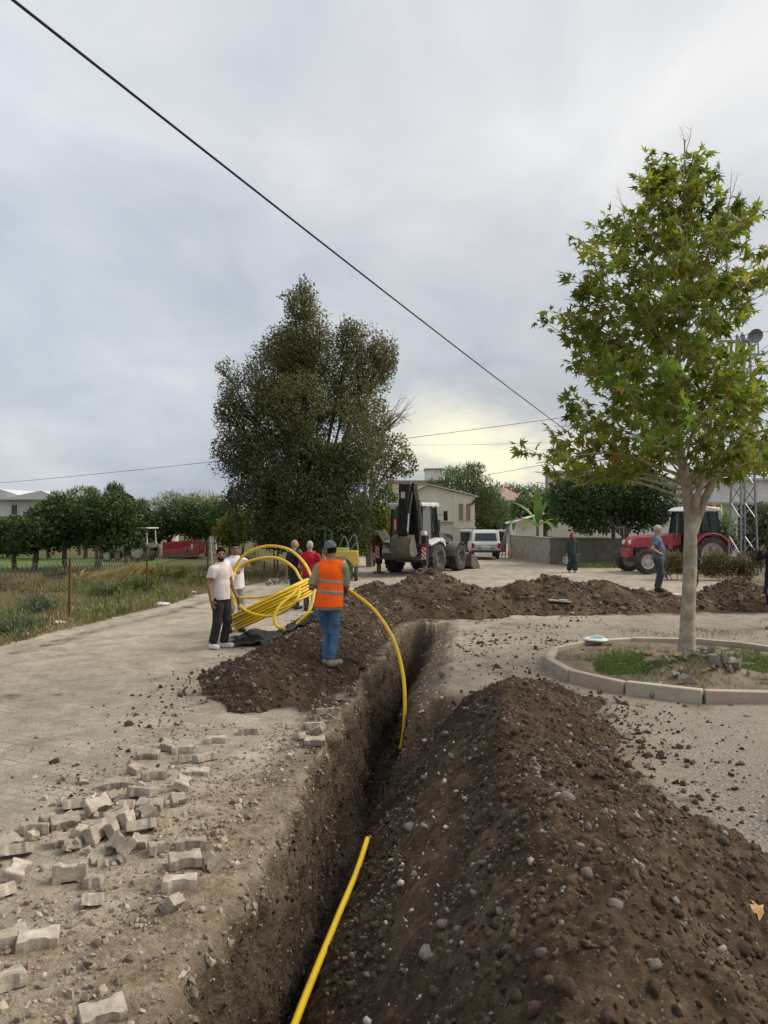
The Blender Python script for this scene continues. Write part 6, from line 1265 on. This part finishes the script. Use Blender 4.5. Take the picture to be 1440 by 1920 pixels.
# ---------------------------------------------------------------- red trailer, pale van, blue canopy, ladder behind the fence
td = 44.0; tx0 = (343-CX)*td/F; tl = thing('farm_trailer', 'red sided farm trailer parked under the orchard trees', 'trailer', (tx0, td, 0)); RT = paint('trailer_red', (.33, .012, .030), dust=((.3, .12, .1), .3))
zt_, zb_ = at(0, 1016, td).z, at(0, 1040, td).z
for k, (x0, x1) in enumerate(((-1.02, .34), (.42, .98))): MB().b2((x0, -.5, zb_), (x1, -.46, zt_)).build('side_panel', RT, tl, bevel=.01)
for k in range(6): MB().b2((-.98+.38*k, -.53, zb_), (-.93+.38*k, -.50, zt_)).build('stake', RT, tl)
MB().b2((-1.05, -.5, zb_-.12), (1.0, 1.2, zb_-.005)).build('bed', MGY, tl); MB().b2((-1.02, 1.16, zb_), (.98, 1.2, zt_)).build('far_side', RT, tl)
for sx in (-.6, .6): MB().lathe([(.1, -.1), (.30, -.11), (.34, -.05), (.34, .05), (.30, .11), (.1, .1), (0, .1)], (sx, -.2, .34), (0, 1, 0), 22).build('wheel', RUBB, tl)
MB().box((.62, -.52, zt_-.25), (.16, .01, .30)).build('white_paper', LWHT, tl)
vd = 41; vx = (258-CX)*vd/F; vn = thing('pale_tractor', 'old pale green tractor standing behind the second rusty post', 'tractor', (vx, vd, 0), R(80)); PG = paint('faded_green', (.36, .45, .38), dust=DUST)
MB().b2((-.35, .2, .55), (.35, 1.7, 1.05)).build('bonnet', PG, vn, bevel=.06); MB().b2((-.55, -.9, .75), (.55, .2, .9)).b2((-.5, -.8, .9), (.5, -.1, 1.0)).build('platform', MGY, vn)
for a, b in (((-.5, -.8, .9), (-.5, -.75, 1.75)), ((.5, -.8, .9), (.5, -.75, 1.75)), ((-.5, .2, .9), (-.5, .15, 1.75)), ((.5, .2, .9), (.5, .15, 1.75))): MB().beam(a, b, .05, .05).build('canopy_post', TWH, vn)
MB().b2((-.62, -.9, 1.75), (.62, .32, 1.81)).build('canopy', TWH, vn, bevel=.02)
for sx in (-1, 1): wheel(vn, (sx*.62, -.35, .58), .58, .3, .34, TRM, sx, 14); wheel(vn, (sx*.55, 1.45, .34), .34, .18, .2, TRM, sx, 0)
ldr = at(402, 1062, 37); ld = thing('ladder', 'white step ladder leaning at the dark orchard tree', 'ladder', (ldr.x, 37, 0))
for sx in (-.16, .16): MB().beam((sx+.12, -.25, 0), (sx*.6-.1, .1, 1.35), .04, .05).build('ladder_rail', LIDM, ld)
for k in range(5): f_ = .12+.18*k; MB().beam((-.16+.12-.22*f_+.064*f_, -.25+.35*f_, 1.35*f_), (.16+.12-.22*f_-.064*f_, -.25+.35*f_, 1.35*f_), .03, .03).build('rung', LIDM, ld)
MB().b2((-.24, .05, 1.33), (.04, .3, 1.42)).build('top_step', LIDM, ld)
bd = 38; b_ = at(462, 1015, bd); bt = thing('tarpaulin', 'blue tarpaulin stretched over poles behind the white t-shirt man', 'tarpaulin', (b_.x, bd, 0)); BT = mat('tarp_blue', (.03, .075, .16), (.05, .11, .22), scale=4, rough=.6)
us, vs = np.meshgrid(np.linspace(-.55, .55, 14), np.linspace(-.5, .5, 10)); link('sheet', np_mesh('sheet', np.stack([us, vs, 1.25-.25*us**2-.12*vs**2+.03*fbm(us*4, vs*4, 0, 9, 2)], -1).reshape(-1, 3), grid_faces(10, 14)), BT, bt)
for sx in (-.5, .5):
    for sy in (-.45, .45): MB().cyl((sx, sy, 0), (sx, sy, 1.18), .025).build('pole', STEEL, bt)
# ================================================================ buildings, walls, fence, wires, odds and ends
PLG = mat('plaster_grey', (.56, .515, .43), (.63, .58, .49), scale=.5, rough=.92); PLB = mat('plaster_beige', (.58, .51, .40), (.68, .61, .49), scale=.6, rough=.92, dust=((.48, .42, .33), .3)); PLW = mat('plaster_white', (.62, .61, .585), (.72, .71, .69), scale=1.0, rough=.9, dust=((.42, .40, .36), .4))
SHEET = mat('roof_sheet', (.36, .35, .33), (.46, .45, .42), scale=3, rough=.6); TILE = mat('roof_tile', (.26, .18, .135), (.35, .26, .20), scale=5, rough=.9); WOOD = mat('shutter_wood', (.22, .16, .10), (.30, .22, .15), scale=9, rough=.8); WGL = mat('window_glass', (.03, .04, .045), rough=.1, spec=.5); CONC = mat('wall_concrete', (.30, .265, .21), (.42, .38, .31), scale=2.2, rough=.93, bump=.4, bscale=20, dust=((.20, .17, .12), .6)); DCON = mat('wall_dark_block', (.13, .115, .095), (.20, .18, .15), scale=2.5, rough=.95, bump=.4, bscale=20)
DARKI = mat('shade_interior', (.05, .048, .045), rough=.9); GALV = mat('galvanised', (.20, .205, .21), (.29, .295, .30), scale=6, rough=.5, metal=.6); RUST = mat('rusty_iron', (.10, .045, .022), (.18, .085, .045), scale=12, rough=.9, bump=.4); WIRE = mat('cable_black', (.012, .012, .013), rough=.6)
def window(parent, c, w_, h_, nrm='y', fm=None, pane=WGL, out=-1, panes=2):
    x_, y_, z_ = c; f = MB(); t_ = .06
    def bx(a0, a1, z0, z1, o0, o1): return ((a0, y_+min(o0, o1), z0), (a1, y_+max(o0, o1), z1)) if nrm == 'y' else ((x_+min(o0, o1), a0, z0), (x_+max(o0, o1), a1, z1))
    a = x_ if nrm == 'y' else y_; m = MB()
    for q in ((a-w_/2, a-w_/2+t_, z_-h_/2, z_+h_/2), (a+w_/2-t_, a+w_/2, z_-h_/2, z_+h_/2), (a-w_/2+t_, a+w_/2-t_, z_-h_/2, z_-h_/2+t_), (a-w_/2+t_, a+w_/2-t_, z_+h_/2-t_, z_+h_/2)): m.b2(*bx(*q, 0, out*.07))
    o = m.build('window', fm or LIDM, parent)
    for k in range(panes):
        a0 = a-w_/2+t_+(w_-2*t_)*k/panes+.012; a1 = a-w_/2+t_+(w_-2*t_)*(k+1)/panes-.012; MB().b2(*bx(a0, a1, z_-h_/2+t_, z_+h_/2-t_, out*.02, out*.035)).build('pane', pane, o)
    MB().b2(*bx(a-w_/2-.06, a+w_/2+.06, z_-h_/2-.06, z_-h_/2-.005, 0, out*.12)).build('sill', CONC, o)
    return o
# house with the grey gable, behind the backhoe
d1 = 56.0; c0 = at(850, 1000, d1); hs = thing('house', 'two-storey house with grey gable wall and beige side behind the backhoe', 'house', (c0.x, d1, 0), R(2))
h1 = 4.05; MB().prism([(-3.4, 0), (0, 0), (0, h1+.15), (-1.9, h1+.63), (-3.4, h1-.27)], 0, 6, 'y').build('wall', PLG, hs)
MB().prism([(.003, 0), (1.55, 0), (1.55, h1-.19), (.003, h1+.14)], -.05, 5.5, 'y').build('side_bay', PLB, hs); MB().b2((.0, -.09, 1.55), (1.60, -.05, 1.68)).build('string_course', PLG, hs)
MB().add([(-3.75, -.35, h1-.36), (-1.9, -.35, h1+.66), (-1.9, 6.4, h1+.66), (-3.75, 6.4, h1-.36), (-3.75, -.35, h1-.28), (-1.9, -.35, h1+.74), (-1.9, 6.4, h1+.74), (-3.75, 6.4, h1-.28)], [(0, 1, 2, 3), (4, 7, 6, 5), (0, 4, 5, 1), (1, 5, 6, 2), (2, 6, 7, 3), (3, 7, 4, 0)]).build('roof', SHEET, hs)
MB().add([(-1.9, -.35, h1+.662), (1.80, -.35, h1-.22), (1.80, 6.4, h1-.22), (-1.9, 6.4, h1+.662), (-1.9, -.35, h1+.742), (1.80, -.35, h1-.14), (1.80, 6.4, h1-.14), (-1.9, 6.4, h1+.742)], [(0, 1, 2, 3), (4, 7, 6, 5), (0, 4, 5, 1), (1, 5, 6, 2), (2, 6, 7, 3), (3, 7, 4, 0)]).build('roof', SHEET, hs)
window(hs, (.55, -.05, 2.75), .30, 1.15, fm=WOOD, pane=WOOD, panes=1); window(hs, (1.08, -.05, 2.75), .30, 1.15, fm=WOOD, pane=WOOD, panes=1); window(hs, (-2.4, -.003, 2.9), .9, .7)
MB().beam((-1.7, -.1, 2.05), (0, -.1, 2.05), .5, .06).build('awning', SHEET, hs); MB().tube(spline([(1.5, -.12, 3.6), (1.4, -.14, 3.35), (1.2, -.14, 3.3)], 5), .07, 8).build('stove_pipe', MBK, hs)
# far yellow house peeping behind the arm
yh = at(772, 915, 75); t = thing('house', 'pale yellow house with red trim far behind the backhoe arm', 'house', (yh.x, 75, 0)); MB().b2((-2.2, 0, 0), (3.2, 5, 5.7)).build('wall', mat('plaster_yellow', (.60, .50, .28), (.66, .57, .36), scale=1), t); MB().b2((-2.4, -.2, 5.7), (3.4, 5.2, 5.95)).build('roof', TILE, t); MB().b2((1.4, .2, 5.95), (3.0, 3, 7.0)).build('roof_room', PLW, t); MB().b2((1.3, .1, 7.0), (3.1, 3.1, 7.14)).build('roof_room_slab', TILE, t)
window(t, (-.8, 0, 4.5), 1.0, 1.2); window(t, (1.4, 0, 4.5), 1.0, 1.2)
# hip-roofed house behind the green tree
hh = at(950, 950, 70); t = thing('house', 'white house with tiled hip roof behind the green tree and banana plant', 'house', (hh.x, 70, 0)); MB().b2((-2.6, 0, 0), (1.5, 5, 3.9)).build('wall', PLW, t); MB().add([(-3, -.5, 3.9), (2, -.5, 3.9), (2, 5.5, 3.9), (-3, 5.5, 3.9), (-1.2, 2.5, 5.1), (.3, 2.5, 5.1)], [(0, 1, 5, 4), (1, 2, 5), (2, 3, 4, 5), (3, 0, 4), (3, 2, 1, 0)]).build('roof', TILE, t); window(t, (.4, 0, 2.6), 1.0, 1.2); window(t, (-1.2, 0, 2.6), 1.0, 1.2)
# carport slab, gate posts between car and wall
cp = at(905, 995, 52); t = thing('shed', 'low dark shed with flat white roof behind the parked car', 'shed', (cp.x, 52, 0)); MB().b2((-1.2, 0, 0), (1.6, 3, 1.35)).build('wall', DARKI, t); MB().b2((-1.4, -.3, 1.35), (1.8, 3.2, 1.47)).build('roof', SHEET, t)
pf = at(948, 980, 47); t = thing('porch', 'white porch canopy on a post beside the pale wall', 'porch', (pf.x, 47, 0)); MB().prism([(.2, 1.95), (2.4, 2.55), (2.4, 2.62), (.2, 2.02)], 0, 1.6, 'y').build('canopy', PLW, t); MB().b2((.28, .05, 0), (.40, .17, 1.96)).build('post', PLW, t); MB().b2((.9, 1.5, 0), (2.6, 1.7, 2.2)).build('wall', PLW, t)
# right-hand white building
rb_ = at(1385, 920, 46); t = thing('building', 'long white building with open shaded ground floor behind the lattice tower', 'building', (rb_.x, 46, 0)); MB().b2((-2.2, 0, 3.25), (7, 6, 4.55)).build('upper_wall', PLW, t); MB().b2((-2.4, -.4, 3.10), (7, 6, 3.245)).build('slab', CONC, t); MB().b2((-2.4, -.3, 4.55), (7.2, 6.2, 4.68)).build('parapet', SHEET, t)
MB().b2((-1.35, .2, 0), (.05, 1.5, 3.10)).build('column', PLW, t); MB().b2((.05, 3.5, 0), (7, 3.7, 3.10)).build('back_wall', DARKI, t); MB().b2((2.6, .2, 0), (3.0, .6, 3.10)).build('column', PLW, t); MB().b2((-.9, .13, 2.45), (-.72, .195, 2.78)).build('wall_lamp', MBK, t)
wb = at(1370, 915, 60); t = thing('building', 'plain pale block showing above the crown of the plane tree base', 'building', (wb.x-4, 60, 0)); MB().b2((-4, 0, 0), (2, 5, 5.2)).build('wall', PLW, t); MB().b2((-4.2, -.2, 5.2), (2.2, 5.2, 5.4)).build('parapet', CONC, t)
ap = at(1050, 890, 92); t = thing('building', 'pale apartment block far behind the small utility pole', 'building', (ap.x+1.5, 92, 0)); MB().b2((-2, 0, 0), (5, 6, 7.6)).build('wall', PLB, t); MB().b2((-2.2, -.2, 7.6), (5.2, 6.2, 7.9)).build('parapet', CONC, t); window(t, (-.6, 0, 6.2), 1.2, 1.2); window(t, (1.6, 0, 6.2), 1.2, 1.2)
# left: white house with shallow roofs
lw = at(45, 950, 62); t = thing('house', 'white house with two shallow pale roofs behind the citrus trees', 'house', (lw.x, 62, 0)); MB().b2((-5, 0, 0), (2.4, 6, 3.75)).build('wall', PLW, t)
for x0, x1, h_ in ((-5.6, .6, .75), (-1.2, 3.2, .6)): MB().prism([(x0, 3.76), (x1, 3.76), (x1, 3.88), ((x0+x1)/2+.8, 3.88+h_), (x0, 3.88)], -.6 if x0 < -3 else -.9, 5.5, 'y').build('roof', mat('roof_pale', (.60, .60, .58), rough=.5), t)
window(t, (-.75, 0, 2.95), .6, .9); window(t, (1.2, 0, 2.95), .5, .7); MB().b2((-5, -.05, .0), (2.4, -.002, 2.0)).build('brick_base', TILE, t)
lb2 = at(10, 930, 80); t = thing('house', 'flat-roofed white house beyond the shallow-roofed one', 'house', (lb2.x, 80, 0)); MB().b2((-3, 0, 0), (1.2, 5, 4.4)).build('wall', PLW, t); MB().b2((-3.2, -.3, 4.4), (1.5, 5.2, 4.65)).build('roof', SHEET, t); window(t, (0, 0, 3.4), .8, .9)
sh = at(275, 972, 58); t = thing('shed', 'low pale shed with flat roof between the orchard trees', 'shed', (sh.x, 58, 0)); MB().b2((-1.5, 0, 0), (1.6, 3, 2.2)).build('wall', PLG, t); MB().b2((-1.8, -.4, 2.2), (1.8, 3.2, 2.32)).build('roof', PLW, t)
bh2 = at(410, 945, 75); t = thing('house', 'pale house with gable roof half hidden behind the tall tree', 'house', (bh2.x, 75, 0)); MB().b2((-1.6, 0, 0), (2.5, 5, 3.1)).build('wall', PLB, t); MB().prism([(-2, 3.1), (0.2, 3.9), (2.9, 3.1)], -.4, 5.2, 'y').build('roof', mat('roof_buff', (.48, .43, .34), rough=.8), t)

# ---- walls along the road
def wall(label, p, q, h, th, mtl, blocks):
    p, q = Vector((*p, 0)), Vector((*q, 0)); dv = q-p; L = dv.length; a = math.atan2(dv.y, dv.x); t = thing('garden_wall', label, 'wall', p, a)
    MB().b2((0, 0, -.1), (L, th, h)).build('wall_face', mtl, t, bevel=.01); n_ = max(2, int(L/blocks))
    for k in range(n_): MB().b2((L*k/n_+.01, -.03, h+.002), (L*(k+1)/n_-.01, th+.03, h+.06+.01*math.sin(k*7))).build('coping_stone', mtl, t, bevel=.012)
    return t
wall('stained pale concrete wall before the banana plant', (7.35, 45.2), (8.30, 38.6), 1.28, .22, CONC, 1.0)
wall('dark weathered block wall behind the woman', (8.32, 38.55), (12.1, 37.4), 1.26, .22, DCON, .9)
rl = thing('railing', 'white iron railing on the dark wall beside the tractor', 'railing', (10.2, 38.1, 1.34), R(-17))
for k in range(9): MB().cyl((.2*k, 0, -.06), (.2*k, 0, .62), .014, n=6).build('baluster', LIDM, rl)
MB().beam((0, 0, .5), (1.6, 0, .5), .025, .025).build('rail', LIDM, rl)
# leaning sticks by the car
st = at(942, 1040, 46.5); lp = thing('leaning_poles', 'bundle of grey poles leaning together beside the car', 'poles', (st.x, 44.8, 0)); POLM = mat('grey_pole', (.25, .22, .18), rough=.9)
for k in range(6): MB().cyl((-.55+.22*k, -.2+.06*k, 0), (-.05+.03*k, .1, 1.62+.05*k), .03, n=6).build('pole', POLM, lp)

# ---- rusty wire fence
fn = thing('wire_fence', 'sagging wire fence on rusty posts along the weedy verge', 'fence', (0, 0, 0)); FP = []
for px, d, top in ((-60, 14.5, 1048), (130, 17.85, 1046), (275, 23.1, 1033), (389, 27.5, 1012), (349, 34, 1046), (495, 33, 1052), (545, 36, 1055)):
    b_ = at(px, 0, d); z_ = at(px, top, d).z
    if px in (349,): continue
    FP.append(Vector((b_.x, d, z_))); MB().beam((b_.x, d, -.2), (b_.x+.02, d, z_), .05, .05).build('fence_post', RUST, fn)
WN = mat('fence_wire', (.10, .085, .07), rough=.7)
for i in range(len(FP)-1):
    p, q = FP[i], FP[i+1]; L = (q-p).length
    for f_ in (.98, .72, .45, .2):
        pts = [Vector((p.x+(q.x-p.x)*s_, p.y+(q.y-p.y)*s_, (p.z+(q.z-p.z)*s_)*f_-.10*math.sin(PI*s_)*(1 if f_ > .9 else .4))) for s_ in np.linspace(0, 1, 12)]; MB().tube(pts, .0045, 4).build('wire_strand', WN, fn)
    m = MB(); nn = int(L/.16)          # netting gathered along the top strand
    for k in range(nn):
        s0, s1 = k/nn, (k+1)/nn
        for up in (0, 1):
            P_ = [Vector((p.x+(q.x-p.x)*s_, p.y+(q.y-p.y)*s_, (p.z+(q.z-p.z)*s_)*.97-.10*math.sin(PI*s_)-(.26 if (up ^ j) else 0))) for j, s_ in enumerate((s0, s1))]; m.tube(P_, .006, 3)
    tag(m.build('netting', WN, fn), kind='stuff')

# ---- lattice tower with horn lamp
lx_, ld_ = (1393-CX)*31/F, 31.0; lt = thing('lattice_tower', 'galvanised lattice utility tower with crossarms and horn lamp', 'utility tower', (lx_, ld_, 0), R(12)); TH = 9.75
def hw(z): return .40-.24*z/TH
for sx in (-1, 1):
    for sy in (-1, 1): MB().beam((sx*hw(0), sy*hw(0), -.1), (sx*hw(TH), sy*hw(TH), TH), .065, .065).build('tower_leg', GALV, lt)
nb = 15
for k in range(nb):
    z0, z1 = TH*(k/nb)**.9, TH*((k+1)/nb)**.9; a, b = hw(z0), hw(z1); s_ = 1 if k % 2 else -1
    for p, q in (((-a*s_, -a, z0), (b*s_, -b, z1)), ((-a*s_, a, z0), (b*s_, b, z1)), ((-a, -a*s_, z0), (-b, b*s_, z1)), ((a, -a*s_, z0), (b, b*s_, z1))): MB().beam(p, q, .04, .012).build('tower_brace', GALV, lt)
for z_, w0, w1 in ((9.35, -1.35, .55), (8.85, -1.0, .85), (8.1, -1.1, 1.0), (7.3, -.9, .7)):
    ca = MB().beam((w0, -.2, z_), (w1, -.2, z_+.05), .07, .09).build('crossarm', GALV, lt)
    for x_ in (w0+.08, w1-.08): MB().lathe([(.0, 0), (.03, 0), (.055, .05), (.03, .08), (.05, .12), (.0, .16)], (x_, -.2, z_+.06), (0, 0, 1), 10).build('insulator', mat('porcelain', (.10, .06, .045), rough=.3), ca)
hn = MB().lathe([(.05, -.35), (.08, -.2), (.14, -.05), (.24, .10), (.27, .14), (.25, .14), (.10, -.02), (.0, -.05)], (.12, -.55, 9.55), (-.35, -.9, -.25), 24).build('horn_lamp', GALV, lt); MB().beam((.12, -.2, 9.45), (.2, -.35, 9.5), .05, .05).build('lamp_bracket', GALV, lt); MB().beam((.55, -.2, 8.85), (.50, -.25, 9.5), .04, .04).build('lamp_strut', GALV, lt)
# small far pole and the pole hidden in the dense tree
fp = at(1025, 920, 88); t = thing('utility_pole', 'small utility pole with short arms far down the street', 'utility pole', (fp.x, 88, 0)); MB().b2((-.14, -.14, 0), (.14, .14, 8.3)).build('post', GALV, t)
for z_, w_ in ((8.0, .75), (7.3, 1.5), (6.1, 1.4)): MB().beam((-w_*.9, 0, z_+.25), (w_*.5, 0, z_), .08, .08).build('arm', GALV, t)
hx = (1150-CX)*39.5/F; t = thing('utility_pole', 'wooden utility pole rising out of the dense dark tree', 'utility pole', (hx, 39.5, 0)); MB().cyl((0, 0, -.2), (0, 0, 8.0), .13, .09, 12).build('post', WOOD, t); MB().beam((-.7, 0, 7.7), (.7, 0, 7.7), .08, .1).build('arm', WOOD, t)
def wire(label, pts, r, sag=0.0, grp=None):
    p, q = [Vector(a) for a in pts]; P_ = [p.lerp(q, s_)-Vector((0, 0, sag*4*s_*(1-s_))) for s_ in np.linspace(0, 1, 26)]
    return tag(MB().tube(P_, r, 6).build('overhead_cable', WIRE), label, 'cable', grp)
a_, b_ = at(20, 0, 6.0), at(1000, 775, 25.0); dv = (b_-a_); wire('thick black cable slanting across the sky to the plane tree crown', (a_-dv*.28, (hx, 39.5, 5.1)), .013, .16)
wire('long thin wire from the left passing behind the tall tree to the wooden pole', (at(-260, 925, 62), (hx-.6, 39.5, 7.75)), .014, .45)
wire('upper thin wire between the slender tree and the wooden pole', (at(700, 834, 52), (hx-.3, 39.5, 6.3)), .009, .1); wire('lower wire running over the olive tree to the wooden pole', (at(560, 935, 66), (hx, 39.5, 5.75)), .013, .35)
for z_, o_, lb in ((9.5, -1.3, 'top'), (8.9, .8, 'second'), (8.15, .9, 'third')): wire(lb+' wire leading from the lattice tower crossarm', ((lx_+o_*.9, ld_, z_), (lx_+9, ld_-9, z_+.8)), .010, .2)
wire('wire dropping from the lattice tower towards the white building', ((lx_+.6, ld_, 7.3), (lx_+6, 46, 4.8)), .010, .25)

# ---- rubble, straw, rubbish
rw = np.random.default_rng(91)
for i in range(26):
    px, py = rw.normal(522, 13), rw.normal(1092, 4); g = gnd(px, py); s_ = rw.uniform(.06, .15); o = chunk('plaster_lump', g.x, g.y, s_*.5+max(0, .22-.02*abs(px-522))*rw.random(), s_, mat('pale_rubble', (.46, .44, .41), (.60, .58, .55), scale=8, rough=.9, rnd=.2), 'pale lump in the rubble pile beside the bald man', 'rubble', 'pale rubble behind the coil', rw)
sw = gnd(205, 1092); n_ = 2600; a = rw.uniform(0, 2*PI, n_); rr3 = np.abs(rw.normal(0, .55, n_)); P = np.stack([sw.x+rr3*np.cos(a)*2.0, sw.y+2+rr3*np.sin(a)*1.2, np.maximum(.30-.25*rr3, 0)*rw.random(n_)+.02], -1)
tag(leaves('straw_heap', P, unit(np.stack([rw.normal(1, .5, n_), rw.normal(0, .5, n_), rw.normal(.2, .25, n_)], -1)), rdir(n_, rw), rw.uniform(.25, .7, n_), (BLADE[0]*np.array([.6, 1, 1]), BLADE[1]), mat('straw', (.42, .32, .12), (.55, .44, .20), scale=3, rough=.8, trans=.2, isl=.3)), 'heap of yellow cut stalks behind the second rusty post', 'straw')
LIT = mat('litter_white', (.62, .61, .58), rough=.6)
for px, py, s_, lb in ((110, 1170, .10, 'crumpled white litter in the weeds at the first rusty post'), (45, 1192, .08, 'flat white litter at the dirt road edge'), (305, 1136, .12, 'white litter scraps at the verge beside the weed clump'), (362, 1112, .07, 'small white litter scrap near the third rusty post'), (222, 1072, .12, 'white litter on the straw heap'), (1270, 1138, .10, 'pale litter lump on the far soil mounds')):
    g = gnd(px, py); V, Fc = ICO2; L_ = V*np.array([1.5, .9, .45])*(1+.5*fbm(V[:, 0]*2.5+px, V[:, 1]*2.5, V[:, 2]*2.5, 5, 3))[:, None]*s_; o = link('litter', np_mesh('litter', L_, Fc, False), LIT, None, (g.x, g.y, max(gz(g.x, g.y), 0)+s_*.35)); tag(o, lb, 'litter')
g = gnd(1050, 1149); pk = tag(MB().box((0, 0, .02), (.55, .16, .03)).box((.12, .05, .05), (.30, .12, .025), Matrix.Rotation(.4, 3, 'Z')).build('board', mat('old_board', (.30, .29, .25), (.42, .41, .37), scale=9, rough=.9), loc=(g.x, g.y, gz(g.x, g.y)), rot=(0, .06, -.2)), 'broken weathered board lying before the far soil mounds', 'board')
